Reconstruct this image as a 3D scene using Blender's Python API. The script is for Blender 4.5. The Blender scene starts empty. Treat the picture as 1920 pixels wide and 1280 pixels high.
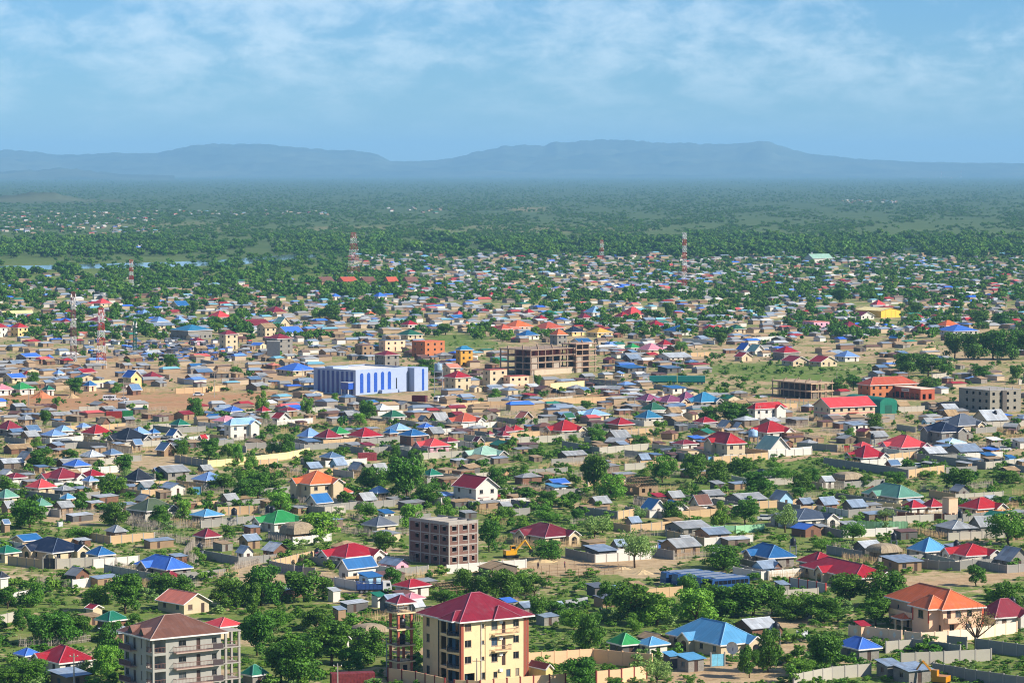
import bpy, math, random
import numpy as np
from mathutils import Vector, Matrix

random.seed(7); RNG = np.random.default_rng(7)
SC = bpy.context.scene
COL = SC.collection
R = math.radians

# ------------------------------------------------------------------ camera
CAM_H, FPX, HOR = 97.0, 5800.0, 312.0          # metres, pixels (1920 wide), horizon row
PITCH = math.atan((640 - HOR) / FPX)
cam_d = bpy.data.cameras.new('camera'); cam = bpy.data.objects.new('camera', cam_d); COL.objects.link(cam)
cam.location = (0, 0, CAM_H); cam.rotation_euler = (math.pi / 2 - PITCH, 0, 0)
cam_d.sensor_width = 36.0; cam_d.lens = 36.0 * FPX / 1920.0
cam_d.clip_start = 1.0; cam_d.clip_end = 150000.0
SC.camera = cam

# ------------------------------------------------------------------ sky, sun, exposure
SUN_EL, SUN_AZ = R(33), R(108)                  # azimuth clockwise from +Y (view direction)
world = bpy.data.worlds.new('World'); SC.world = world; world.use_nodes = True
nt = world.node_tree; nt.nodes.clear()
N = nt.nodes.new; LK = nt.links.new
wo = N('ShaderNodeOutputWorld'); bg = N('ShaderNodeBackground'); bg.inputs['Strength'].default_value = 0.068
sky = N('ShaderNodeTexSky'); sky.sky_type = 'NISHITA'; sky.sun_disc = False
sky.sun_elevation = SUN_EL; sky.sun_rotation = SUN_AZ; sky.altitude = 500
sky.air_density = 1.0; sky.dust_density = 0.0; sky.ozone_density = 4.0
tint = N('ShaderNodeMix'); tint.data_type = 'RGBA'; tint.blend_type = 'MULTIPLY'; tint.inputs[0].default_value = 1.0
tint.inputs[7].default_value = (0.50, 0.82, 1.22, 1)
LK(sky.outputs[0], tint.inputs[6])
tc = N('ShaderNodeTexCoord'); sep = N('ShaderNodeSeparateXYZ'); LK(tc.outputs['Generated'], sep.inputs[0])
def wmath(op, a, b=None, clamp=False):
    m = N('ShaderNodeMath'); m.operation = op; m.use_clamp = clamp
    for i, v in enumerate((a, b)):
        if v is None: continue
        if isinstance(v, (int, float)): m.inputs[i].default_value = v
        else: LK(v, m.inputs[i])
    return m.outputs[0]
zz = wmath('MULTIPLY', wmath('LOGARITHM', wmath('ADD', wmath('MULTIPLY', wmath('MAXIMUM', sep.outputs[2], 0.0), 18.0), 1.0), 2.71828), 3.4)   # flat cloud decks, thinner towards the horizon
comb = N('ShaderNodeCombineXYZ')
LK(wmath('MULTIPLY', sep.outputs[0], 12.0), comb.inputs[0]); LK(wmath('MULTIPLY', sep.outputs[1], 12.0), comb.inputs[1]); LK(zz, comb.inputs[2])
def cloud_noise(scale, detail, rough, off):
    mp = N('ShaderNodeMapping'); mp.inputs['Location'].default_value = off; mp.inputs['Scale'].default_value = scale
    LK(comb.outputs[0], mp.inputs[0])
    n = N('ShaderNodeTexNoise'); n.inputs['Scale'].default_value = 1.0; n.inputs['Detail'].default_value = detail
    n.inputs['Roughness'].default_value = rough; n.inputs['Distortion'].default_value = 0.25; LK(mp.outputs[0], n.inputs['Vector'])
    return n.outputs[0]
c1 = cloud_noise((4.2, 4.2, 3.0), 9, 0.62, (3.2, 1.7, 0.4)); c2 = cloud_noise((1.0, 1.0, 0.8), 3, 0.5, (9.1, 4.3, 2.0))
cs = wmath('ADD', wmath('MULTIPLY', c1, 0.62), wmath('MULTIPLY', c2, 0.38))
mr = N('ShaderNodeMapRange'); mr.interpolation_type = 'SMOOTHSTEP'; LK(cs, mr.inputs[0])
mr.inputs[1].default_value = 0.43; mr.inputs[2].default_value = 0.68
fd = N('ShaderNodeMapRange'); fd.interpolation_type = 'SMOOTHSTEP'; LK(sep.outputs[2], fd.inputs[0]); fd.inputs[1].default_value = 0.0; fd.inputs[2].default_value = 0.04
cf = wmath('MULTIPLY', wmath('MULTIPLY', mr.outputs[0], 0.46), fd.outputs[0])
cm = N('ShaderNodeMix'); cm.data_type = 'RGBA'; LK(cf, cm.inputs[0]); LK(tint.outputs[2], cm.inputs[6])
cm.inputs[7].default_value = (9.5, 10.8, 11.6, 1)
LK(cm.outputs[2], bg.inputs['Color']); LK(bg.outputs[0], wo.inputs['Surface'])

sun_d = bpy.data.lights.new('sun', 'SUN'); sun_d.energy = 5.0; sun_d.angle = R(0.53); sun_d.color = (1.0, 0.935, 0.85)
sun = bpy.data.objects.new('sun', sun_d); COL.objects.link(sun)
sdir = Vector((math.sin(SUN_AZ) * math.cos(SUN_EL), math.cos(SUN_AZ) * math.cos(SUN_EL), math.sin(SUN_EL)))
sun.rotation_euler = sdir.to_track_quat('Z', 'Y').to_euler(); sun.location = (300, 300, 400)
SC.view_settings.view_transform = 'Standard'; SC.view_settings.look = 'None'
SC.view_settings.exposure = 0.62; SC.view_settings.gamma = 1.0
SC.cycles.use_denoising = True; SC.cycles.filter_width = 1.1; SC.cycles.max_bounces = 4; SC.cycles.diffuse_bounces = 2; SC.cycles.glossy_bounces = 2
SC.cycles.transparent_max_bounces = 4; SC.cycles.volume_bounces = 0; SC.cycles.sample_clamp_indirect = 4
SC.cycles.use_adaptive_sampling = True; SC.cycles.adaptive_threshold = 0.012

# ------------------------------------------------------------------ pixel -> place
CP, SP = math.cos(PITCH), math.sin(PITCH)
def ray(px, py):
    u, v = (px - 960.0) / FPX, -(py - 640.0) / FPX
    return Vector((u, CP + v * SP, -SP + v * CP))
def G(px, py, z=0.0):                            # where the sight line meets the level z
    r = ray(px, py); t = (z - CAM_H) / r.z
    return Vector((r.x * t, r.y * t, z))
def zat(py, Y):                                  # height seen at row py at distance Y
    r = ray(960, py); return CAM_H + r.z / r.y * Y
def ppm(py): return (py - HOR) / CAM_H           # pixels per metre on the ground at row py
def proj(p):
    q = Vector((p[0], p[1], p[2] - CAM_H)); dep = q.y * CP - q.z * SP; up = q.y * SP + q.z * CP
    return 960 + FPX * q.x / dep, 640 - FPX * up / dep

# ------------------------------------------------------------------ materials
def lin(c): return tuple(((x / 255.0) / 12.92 if x / 255.0 <= 0.04045 else ((x / 255.0 + 0.055) / 1.055) ** 2.4) for x in c)
MATS = {}
class NT:
    def __init__(s, name):
        s.m = bpy.data.materials.new(name); s.m.use_nodes = True; s.t = s.m.node_tree
        s.b = s.t.nodes['Principled BSDF']
    def n(s, typ, **kw):
        x = s.t.nodes.new(typ)
        for k, v in kw.items():
            if hasattr(x, k): setattr(x, k, v)
            else: x.inputs[k].default_value = v
        return x
    def l(s, a, b): s.t.links.new(a, b)
    def math(s, op, a, b=0.0, clamp=False):
        x = s.t.nodes.new('ShaderNodeMath'); x.operation = op; x.use_clamp = clamp
        for i, v in enumerate((a, b)):
            if isinstance(v, (int, float)): x.inputs[i].default_value = v
            else: s.l(v, x.inputs[i])
        return x.outputs[0]
    def mix(s, f, a, b, mode='MIX'):
        x = s.t.nodes.new('ShaderNodeMix'); x.data_type = 'RGBA'; x.blend_type = mode
        for i, v in ((0, f), (6, a), (7, b)):
            if isinstance(v, (int, float)): x.inputs[i].default_value = v
            elif isinstance(v, tuple): x.inputs[i].default_value = (*v[:3], 1)
            else: s.l(v, x.inputs[i])
        return x.outputs[2]
    def noise(s, vec, scale, detail=3, rough=0.55):
        x = s.n('ShaderNodeTexNoise'); x.inputs['Scale'].default_value = scale; x.inputs['Detail'].default_value = detail
        x.inputs['Roughness'].default_value = rough
        if vec is not None: s.l(vec, x.inputs['Vector'])
        return x.outputs[0]
    def rng(s, v, a, b, c=0.0, d=1.0):
        x = s.n('ShaderNodeMapRange', interpolation_type='SMOOTHSTEP'); s.l(v, x.inputs[0])
        for i, q in enumerate((a, b, c, d)): x.inputs[i + 1].default_value = q
        return x.outputs[0]
CAPS = {}
def cap_of(mat): return CAPS.get(mat.name, mat)
def tin(rgb, bare=False, rough=0.5, cap=True):
    key = ('tin', rgb, bare, cap)
    if key in MATS: return MATS[key]
    k = NT('sheet_roof'); c = lin(rgb); b = k.b
    uv = k.n('ShaderNodeUVMap'); obj = k.n('ShaderNodeObjectInfo'); tcn = k.n('ShaderNodeTexCoord')
    sx = k.n('ShaderNodeSeparateXYZ'); k.l(uv.outputs[0], sx.inputs[0])
    cell = k.n('ShaderNodeCombineXYZ')
    k.l(k.math('FLOOR', k.math('MULTIPLY', sx.outputs[0], 1.15)), cell.inputs[0])
    k.l(k.math('FLOOR', k.math('MULTIPLY', sx.outputs[1], 0.42)), cell.inputs[1]); k.l(obj.outputs['Random'], cell.inputs[2])
    wn = k.n('ShaderNodeTexWhiteNoise'); k.l(cell.outputs[0], wn.inputs[0])
    amp = 0.36 if bare else 0.20
    sheet = k.math('ADD', k.math('MULTIPLY', wn.outputs[0], amp), 1 - amp * 0.55)
    val = k.n('ShaderNodeCombineColor')
    rnd = k.math('ADD', k.math('MULTIPLY', obj.outputs['Random'], 0.22), 0.88)
    v = k.math('MULTIPLY', sheet, rnd)
    for i in range(3): k.l(v, val.inputs[i])
    col = k.mix(1.0, c, val.outputs[0], 'MULTIPLY')
    seam = k.math('LESS_THAN', k.math('FRACT', k.math('MULTIPLY', sx.outputs[0], 1.15)), 0.1)
    col = k.mix(k.math('MULTIPLY', seam, 0.32), col, tuple(x * .4 for x in c))
    nz = k.noise(tcn.outputs['Object'], 0.38, 6, 0.7)
    dust = k.rng(nz, 0.48, 0.78, 0.0, 0.55 if not bare else 0.5)
    col = k.mix(dust, col, (0.36, 0.25, 0.14) if bare else tuple(min(1, x * 0.7 + 0.10) for x in c))
    mp = k.n('ShaderNodeMapping'); mp.inputs['Scale'].default_value = (1.6, 0.16, 1); k.l(uv.outputs[0], mp.inputs[0])
    col = k.mix(k.rng(k.noise(mp.outputs[0], 1.0, 4, .6), .5, .78, 0, .4), col, tuple(x * .45 + .012 for x in c))
    if bare:
        rs = k.rng(k.noise(tcn.outputs['Object'], 1.3, 4), 0.6, 0.75, 0, 0.5); col = k.mix(rs, col, (0.17, 0.075, 0.03))
    # ribs of the sheeting: fine relief only
    k.l(col, b.inputs['Base Color']); b.inputs['Roughness'].default_value = rough
    wv = k.n('ShaderNodeTexWave'); wv.inputs['Scale'].default_value = 1.4; k.l(uv.outputs[0], wv.inputs['Vector'])
    bp = k.n('ShaderNodeBump'); bp.inputs['Strength'].default_value = 0.25; bp.inputs['Distance'].default_value = 0.05
    k.l(wv.outputs['Fac'], bp.inputs['Height']); k.l(bp.outputs[0], b.inputs['Normal'])
    b.inputs['Specular IOR Level'].default_value = 0.35
    if bare: b.inputs['Metallic'].default_value = 0.25
    MATS[key] = k.m
    if cap: CAPS[k.m.name] = tin(tuple(int(x * .72 + 62) for x in rgb), False, rough, False)
    MATS[key] = k.m; return k.m
def plaster(rgb, grime=0.35, blocks=False, rough=0.85):
    key = ('pl', rgb, grime, blocks)
    if key in MATS: return MATS[key]
    k = NT('wall_surface'); c = lin(rgb); b = k.b
    tcn = k.n('ShaderNodeTexCoord'); uv = k.n('ShaderNodeUVMap')
    n1 = k.noise(tcn.outputs['Object'], 0.35, 5, 0.65); n2 = k.noise(tcn.outputs['Object'], 2.5, 3)
    mp = k.n('ShaderNodeMapping'); mp.inputs['Scale'].default_value = (2.2, 0.25, 1); k.l(uv.outputs[0], mp.inputs[0])
    st = k.noise(mp.outputs[0], 1.0, 3)
    f = k.math('MULTIPLY', k.rng(n1, 0.42, 0.75), grime)
    col = k.mix(f, c, tuple(x * 0.55 + 0.02 for x in c))
    col = k.mix(k.rng(st, 0.55, 0.8, 0, grime * 0.8), col, tuple(x * 0.6 for x in c))
    col = k.mix(k.rng(n2, 0.3, 0.8, 0, 0.22), col, tuple(min(1, x * 1.12) for x in c))
    if blocks:
        br = k.n('ShaderNodeTexBrick'); k.l(uv.outputs[0], br.inputs['Vector'])
        br.inputs['Scale'].default_value = 1.0; br.inputs['Brick Width'].default_value = 0.45; br.inputs['Row Height'].default_value = 0.22
        br.inputs['Mortar Size'].default_value = 0.018
        br.inputs['Color1'].default_value = (1, 1, 1, 1); br.inputs['Color2'].default_value = (0.8, 0.8, 0.8, 1); br.inputs['Mortar'].default_value = (0.62, 0.6, 0.58, 1)
        col = k.mix(1.0, col, br.outputs[0], 'MULTIPLY')
    k.l(col, b.inputs['Base Color']); b.inputs['Roughness'].default_value = rough
    MATS[key] = k.m; return k.m
def flat(name, rgb, rough=0.6, metal=0.0, spec=0.4, var=0.12):
    key = ('fl', name, rgb)
    if key in MATS: return MATS[key]
    k = NT(name); c = lin(rgb); tcn = k.n('ShaderNodeTexCoord')
    col = k.mix(k.rng(k.noise(tcn.outputs['Object'], 1.7, 3), 0.35, 0.75, 0, 1), c, tuple(x * (1 - 2 * var) for x in c))
    k.l(col, k.b.inputs['Base Color']); k.b.inputs['Roughness'].default_value = rough; k.b.inputs['Metallic'].default_value = metal
    k.b.inputs['Specular IOR Level'].default_value = spec
    MATS[key] = k.m; return k.m
def thatch():
    if 'th' in MATS: return MATS['th']
    k = NT('thatch'); tcn = k.n('ShaderNodeTexCoord'); uv = k.n('ShaderNodeUVMap')
    mp = k.n('ShaderNodeMapping'); mp.inputs['Scale'].default_value = (5, 0.7, 1); k.l(uv.outputs[0], mp.inputs[0])
    n = k.noise(mp.outputs[0], 1.0, 4); n2 = k.noise(tcn.outputs['Object'], 0.6, 3)
    col = k.mix(k.rng(n, 0.3, 0.7), (0.20, 0.145, 0.085), (0.38, 0.30, 0.19)); col = k.mix(k.rng(n2, 0.5, 0.75, 0, 0.5), col, (0.12, 0.09, 0.06))
    k.l(col, k.b.inputs['Base Color']); k.b.inputs['Roughness'].default_value = 0.95
    bp = k.n('ShaderNodeBump'); bp.inputs['Strength'].default_value = 0.6; bp.inputs['Distance'].default_value = 0.1
    k.l(n, bp.inputs['Height']); k.l(bp.outputs[0], k.b.inputs['Normal'])
    MATS['th'] = k.m; return k.m
def leaf(name, dark, light, tr=0.18):
    if name in MATS: return MATS[name]
    k = NT(name); geo = k.n('ShaderNodeNewGeometry'); oi = k.n('ShaderNodeObjectInfo')
    a = lin(dark); c = lin(light)
    f = k.math('ADD', k.math('MULTIPLY', geo.outputs['Random Per Island'], 0.65), k.math('MULTIPLY', oi.outputs['Random'], 0.35))
    col = k.mix(f, a, c)
    hs = k.n('ShaderNodeHueSaturation'); k.l(col, hs.inputs['Color'])
    k.l(k.math('ADD', k.math('MULTIPLY', oi.outputs['Random'], 0.035), 0.482), hs.inputs['Hue'])
    k.l(k.math('ADD', k.math('MULTIPLY', oi.outputs['Random'], -0.4), 1.2), hs.inputs['Value'])
    k.l(hs.outputs[0], k.b.inputs['Base Color']); k.b.inputs['Roughness'].default_value = 0.6; k.b.inputs['Specular IOR Level'].default_value = 0.25
    tl = k.n('ShaderNodeBsdfTranslucent'); k.l(hs.outputs[0], tl.inputs[0])
    mx = k.n('ShaderNodeMixShader'); mx.inputs[0].default_value = tr; out = k.t.nodes['Material Output']
    k.l(k.b.outputs[0], mx.inputs[1]); k.l(tl.outputs[0], mx.inputs[2]); k.l(mx.outputs[0], out.inputs['Surface'])
    MATS[name] = k.m; return k.m
GLASS = flat('dark_glass', (26, 30, 38), 0.15, 0, 0.6, 0.2)
FRAME = flat('window_frame', (120, 112, 104), 0.6)
WHITE = flat('white_paint', (228, 224, 214), 0.6)
TRIM = flat('white_fascia', (222, 214, 204), 0.6)
CONC = plaster((158, 150, 138), 0.4)
DOORM = flat('door_paint', (70, 48, 36), 0.6)
BLACKP = flat('black_plastic', (22, 23, 27), 0.4)
STEEL = flat('galvanised_steel', (140, 144, 148), 0.45, 0.4)
WOOD = flat('weathered_wood', (150, 124, 92), 0.9, 0, 0.2, 0.25)
TYRE = flat('tyre_rubber', (20, 20, 20), 0.8)
BARK = flat('bark', (92, 76, 58), 0.95, 0, 0.1, 0.25)

# ------------------------------------------------------------------ mesh building
class MB:
    def __init__(s): s.v = []; s.f = []; s.mi = []
    def poly(s, pts, mi=0):
        i = len(s.v); s.v += [tuple(p) for p in pts]; s.f.append(tuple(range(i, i + len(pts)))); s.mi.append(mi); return s
    def box(s, x0, y0, z0, x1, y1, z1, mi=0):
        i = len(s.v)
        s.v += [(x0, y0, z0), (x1, y0, z0), (x1, y1, z0), (x0, y1, z0), (x0, y0, z1), (x1, y0, z1), (x1, y1, z1), (x0, y1, z1)]
        for q in ((0, 3, 2, 1), (4, 5, 6, 7), (0, 1, 5, 4), (1, 2, 6, 5), (2, 3, 7, 6), (3, 0, 4, 7)):
            s.f.append(tuple(i + k for k in q)); s.mi.append(mi)
        return s
    def bar(s, p, q, w, mi=0, n=4, w2=None):
        p, q = Vector(p), Vector(q); d = (q - p)
        if d.length < 1e-6: return s
        d.normalize(); a = d.orthogonal().normalized(); b = d.cross(a); i = len(s.v); w2 = w if w2 is None else w2
        for c, ww in ((p, w), (q, w2)):
            for k in range(n):
                t = 2 * math.pi * (k + 0.5) / n; s.v.append(tuple(c + (a * math.cos(t) + b * math.sin(t)) * ww * 0.707))
        for k in range(n):
            m = (k + 1) % n; s.f.append((i + k, i + m, i + n + m, i + n + k)); s.mi.append(mi)
        s.f.append(tuple(i + n + k for k in range(n))); s.mi.append(mi)
        s.f.append(tuple(i + k for k in reversed(range(n)))); s.mi.append(mi)
        return s
    def lathe(s, prof, n=10, c=(0, 0), mi=0):
        i = len(s.v)
        for r, z in prof:
            for k in range(n):
                t = 2 * math.pi * k / n; s.v.append((c[0] + r * math.cos(t), c[1] + r * math.sin(t), z))
        for j in range(len(prof) - 1):
            for k in range(n):
                m = (k + 1) % n; s.f.append((i + j * n + k, i + j * n + m, i + (j + 1) * n + m, i + (j + 1) * n + k)); s.mi.append(mi)
        return s
    def mesh(s, name, mats, smooth=False):
        me = bpy.data.meshes.new(name); me.from_pydata(s.v, [], s.f); me.update()
        mats = mats if isinstance(mats, (list, tuple)) else [mats]
        for m in mats: me.materials.append(m)
        if len(mats) > 1: me.polygons.foreach_set('material_index', s.mi)
        uvl = me.uv_layers.new(name='UVMap'); dat = np.zeros(len(me.loops) * 2, dtype=np.float32); j = 0
        for p in me.polygons:
            n = p.normal
            if abs(n.z) > 0.985: e, g = Vector((1, 0, 0)), Vector((0, 1, 0))
            else: e = Vector((-n.y, n.x, 0)).normalized(); g = n.cross(e)
            for li in p.loop_indices:
                co = me.vertices[me.loops[li].vertex_index].co; dat[2 * li] = co.dot(e); dat[2 * li + 1] = co.dot(g)
        uvl.data.foreach_set('uv', dat)
        if smooth: me.polygons.foreach_set('use_smooth', [True] * len(me.polygons))
        return me
    def build(s, name, mats, parent=None, loc=(0, 0, 0), rz=0.0, smooth=False):
        return put(name, s.mesh(name, mats, smooth), parent, loc, rz)
def put(name, me, parent=None, loc=(0, 0, 0), rz=0.0, sc=None):
    o = bpy.data.objects.new(name, me); COL.objects.link(o); o.location = loc
    if rz: o.rotation_euler = (0, 0, rz)
    if sc: o.scale = sc
    if parent is not None: o.parent = parent
    return o
def empty(name, loc, rz=0.0):
    o = bpy.data.objects.new(name, None); COL.objects.link(o); o.location = loc; o.rotation_euler = (0, 0, rz); o.empty_display_size = 0.5
    return o
THINGS = []        # (object, description, px, py) that get a label from a landmark at the end
LANDMARKS = []     # (short name, px, py)
def tag(o, label=None, cat=None, group=None, kind=None):
    if label: o['label'] = label
    if cat: o['category'] = cat
    if group: o['group'] = group
    if kind: o['kind'] = kind
    return o
def later(o, desc, cat, px, py, group=None): tag(o, None, cat, group); THINGS.append((o, desc, px, py))
OCC = []           # occupied discs on the ground (x, y, r)
def occupy(x, y, r): OCC.append((x, y, r))
KEEP = []          # image boxes that random things must not stand in
def free(p, r, grow=1.0):
    if not OCC: return True
    a = np.asarray(OCC_NP[0]); d = (a[:, 0] - p.x) ** 2 + (a[:, 1] - p.y) ** 2
    return not np.any(d < ((a[:, 2] + r) * grow) ** 2)
OCC_NP = [None]
def refresh(): OCC_NP[0] = np.array(OCC)

# ------------------------------------------------------------------ building kit
MESHC = {}
CURT = [flat('curtain', (148, 136, 116), .8), flat('blue_glass', (62, 84, 104), .2, 0, .6), flat('grey_glass', (84, 88, 90), .25, 0, .6), flat('shutter', (96, 70, 52), .7)]
def vary(o):
    if random.random() < .38: o.material_slots[0].link = 'OBJECT'; o.material_slots[0].material = random.choice(CURT)
    return o
def win_mesh(w, h, pane_mat):
    key = (round(w, 1), round(h, 1))
    if key not in MESHC:
        w, h = key; f = MB(); t = 0.09; d = 0.06
        f.box(0, -d, 0, w, 0.02, t); f.box(0, -d, h - t, w, 0.02, h); f.box(0, -d, t, t, 0.02, h - t); f.box(w - t, -d, t, w, 0.02, h - t)
        f.box(w / 2 - 0.03, -d * 0.7, t, w / 2 + 0.03, 0.02, h - t); f.box(-0.1, -0.16, -0.1, w + 0.1, 0.01, -0.005)
        p = MB(); p.box(t, -0.02, t, w - t, 0.03, h - t)
        MESHC[key] = (f.mesh('window', FRAME), p.mesh('pane', GLASS))
    return MESHC[key]
def pane_only(w, h):
    key = ('p', round(w, 1), round(h, 1))
    if key not in MESHC: MESHC[key] = MB().box(0, -0.035, 0, key[1], 0.03, key[2]).mesh('window', GLASS)
    return MESHC[key]
def door_mesh(w, h, mat):
    key = ('d', round(w, 1), round(h, 1), mat.name)
    if key not in MESHC: MESHC[key] = MB().box(0, -0.05, 0.02, key[1], 0.03, key[2]).mesh('door', mat)
    return MESHC[key]
FACES = {'f': 0.0, 'l': -math.pi / 2}
def on_face(face, s, w):   # local position and turn of a piece starting s metres from the near corner
    return ((s, 0.0), 0.0) if face == 'f' else ((0.0, s + w), -math.pi / 2)
def add_window(root, face, s, z, w, h, simple=False):
    (x, y), rz = on_face(face, s, w)
    if simple: return put('window', pane_only(w, h), root, (x, y, z), rz)
    fm, pm = win_mesh(w, h, GLASS); o = put('window', fm, root, (x, y, z), rz); put('pane', pm, o); return o
def add_door(root, face, s, z, w, h, mat=None):
    (x, y), rz = on_face(face, s, w); return put('door', door_mesh(w, h, mat or DOORM), root, (x, y, z), rz)
def wall_quads(mb, face, length, z0, z1, holes, depth=0.25, off=0.0, mi=0):
    """one outer wall with real openings: quads round the holes and reveals inside them"""
    xs = sorted({0.0, length, *[q for h in holes for q in (h[0], h[0] + h[2])]}); zs = sorted({z0, z1, *[q for h in holes for q in (h[1], h[1] + h[3])]})
    def P(s, z, d): return (s, off + d, z) if face == 'f' else (off + d, s, z)
    def quad(a, b, c, d): mb.poly([a, b, c, d] if face == 'f' else [d, c, b, a], mi)
    for i in range(len(xs) - 1):
        for j in range(len(zs) - 1):
            cx, cz = (xs[i] + xs[i + 1]) / 2, (zs[j] + zs[j + 1]) / 2
            if any(h[0] < cx < h[0] + h[2] and h[1] < cz < h[1] + h[3] for h in holes): continue
            quad(P(xs[i], zs[j], 0), P(xs[i + 1], zs[j], 0), P(xs[i + 1], zs[j + 1], 0), P(xs[i], zs[j + 1], 0))
    for (s, z, w, h) in holes:
        quad(P(s, z, 0), P(s + w, z, 0), P(s + w, z, depth), P(s, z, depth)); quad(P(s, z + h, depth), P(s + w, z + h, depth), P(s + w, z + h, 0), P(s, z + h, 0))
        quad(P(s, z, 0), P(s, z, depth), P(s, z + h, depth), P(s, z + h, 0)); quad(P(s + w, z, depth), P(s + w, z, 0), P(s + w, z + h, 0), P(s + w, z + h, depth))
    return mb
def shell(root, Rl, Ll, z0, z1, fh, lh, mat, name='wall'):
    mb = MB(); wall_quads(mb, 'f', Rl, z0, z1, fh); wall_quads(mb, 'l', Ll, z0, z1, lh)
    mb.poly([(Rl, 0, z0), (Rl, Ll, z0), (Rl, Ll, z1), (Rl, 0, z1)]); mb.poly([(Rl, Ll, z0), (0, Ll, z0), (0, Ll, z1), (Rl, Ll, z1)])
    return mb.build(name, mat, root)
def hip(root, x0, y0, x1, y1, z, rise, mat, cap=True, fascia=None, name='roof', soft=False):
    w, l = x1 - x0, y1 - y0; k = min(w, l) / 2 * 0.98
    if w >= l: a, b = (x0 + k, (y0 + y1) / 2), (x1 - k, (y0 + y1) / 2)
    else: a, b = ((x0 + x1) / 2, y0 + k), ((x0 + x1) / 2, y1 - k)
    A, B = (*a, z + rise), (*b, z + rise); c = [(x0, y0, z), (x1, y0, z), (x1, y1, z), (x0, y1, z)]; m = MB()
    if w >= l: m.poly([c[0], c[1], B, A]).poly([c[1], c[2], B]).poly([c[2], c[3], A, B]).poly([c[3], c[0], A]); hipl = [(c[0], A), (c[3], A), (c[1], B), (c[2], B)]
    else: m.poly([c[0], c[1], A]).poly([c[1], c[2], B, A]).poly([c[2], c[3], B]).poly([c[3], c[0], A, B]); hipl = [(c[0], A), (c[1], A), (c[2], B), (c[3], B)]
    m.poly([(x0, y0, z - 0.02), (x0, y1, z - 0.02), (x1, y1, z - 0.02), (x1, y0, z - 0.02)])
    ro = m.build(name, mat, root)
    if cap:
        q = MB()
        for p0, p1 in hipl + [(A, B)]: q.bar(p0, p1, 0.17)
        q.build('ridge_cap', cap_of(mat), ro)
    if fascia:
        t, h = 0.06, 0.26; f = MB(); f.box(x0 - t, y0 - t, z - h, x1 + t, y0, z + 0.01); f.box(x0 - t, y0, z - h, x0, y1, z + 0.01)
        f.box(x1, y0, z - h, x1 + t, y1, z + 0.01); f.box(x0 - t, y1, z - h, x1 + t, y1 + t, z + 0.01); f.build('fascia', fascia, ro)
    return ro
def gable(root, Rl, Ll, z, rise, mat, wall, axis, o=0.45, fascia=None, name='roof'):
    """axis 'x': ridge runs along the front, gable end on the left side; 'y': gable end on the front face"""
    t = 0.07; m = MB(); e = MB(); g = MB()
    dz = rise * o / ((Ll if axis == 'x' else Rl) / 2)
    if axis == 'x':
        yc = Ll / 2
        for (ya, yb) in ((-o, yc), (Ll + o, yc)):
            pts = [(-o, ya, z - dz), (Rl + o, ya, z - dz), (Rl + o, yb, z + rise), (-o, yb, z + rise)]; pts = pts if ya < yb else pts[::-1]
            m.poly(pts); m.poly([(x, y, q - t) for x, y, q in pts[::-1]])
        for x in (0, Rl): MB().poly([(x, 0, z), (x, yc, z + rise - t), (x, Ll, z)][:: 1 if x else -1]).build('gable_wall', wall, root)
        ridge = [(-o, yc, z + rise), (Rl + o, yc, z + rise)]
        if fascia:
            for x in (-o - 0.03, Rl + o + 0.03): e.bar((x, -o, z - dz - 0.08), (x, yc, z + rise - 0.08), 0.2); e.bar((x, Ll + o, z - dz - 0.08), (x, yc, z + rise - 0.08), 0.2)
            e.bar((-o, -o - 0.03, z - dz - 0.08), (Rl + o, -o - 0.03, z - dz - 0.08), 0.2)
    else:
        xc = Rl / 2
        for (xa, xb) in ((-o, xc), (Rl + o, xc)):
            pts = [(xa, -o, z - dz), (xb, -o, z + rise), (xb, Ll + o, z + rise), (xa, Ll + o, z - dz)]; pts = pts if xa < xb else pts[::-1]
            m.poly(pts[::-1] if False else pts); m.poly([(x, y, q - t) for x, y, q in pts[::-1]])
        for y in (0, Ll): MB().poly([(0, y, z), (Rl, y, z), (xc, y, z + rise - t)][:: -1 if y else 1]).build('gable_wall', wall, root)
        ridge = [(xc, -o, z + rise), (xc, Ll + o, z + rise)]
        if fascia:
            for y in (-o - 0.03, Ll + o + 0.03): e.bar((-o, y, z - dz - 0.08), (xc, y, z + rise - 0.08), 0.2); e.bar((Rl + o, y, z - dz - 0.08), (xc, y, z + rise - 0.08), 0.2)
            e.bar((-o - 0.03, -o, z - dz - 0.08), (-o - 0.03, Ll + o, z - dz - 0.08), 0.2)
    ro = m.build(name, mat, root); MB().bar(*ridge, 0.15).build('ridge_cap', cap_of(mat), ro)
    if fascia: e.build('fascia', fascia, ro)
    return ro
def shed_roof(root, Rl, Ll, z, rise, mat, axis='x', o=0.3, name='roof'):
    m = MB(); t = 0.06
    if axis == 'x': c = [(-o, -o, z), (Rl + o, -o, z), (Rl + o, Ll + o, z + rise), (-o, Ll + o, z + rise)]
    else: c = [(-o, -o, z), (Rl + o, -o, z + rise), (Rl + o, Ll + o, z + rise), (-o, Ll + o, z)]
    m.poly(c); m.poly([(x, y, q - t) for x, y, q in c[::-1]])
    for i in range(4):
        a, b = c[i], c[(i + 1) % 4]; m.poly([(a[0], a[1], a[2] - t), (b[0], b[1], b[2] - t), b, a])
    return m.build(name, mat, root)
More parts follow.
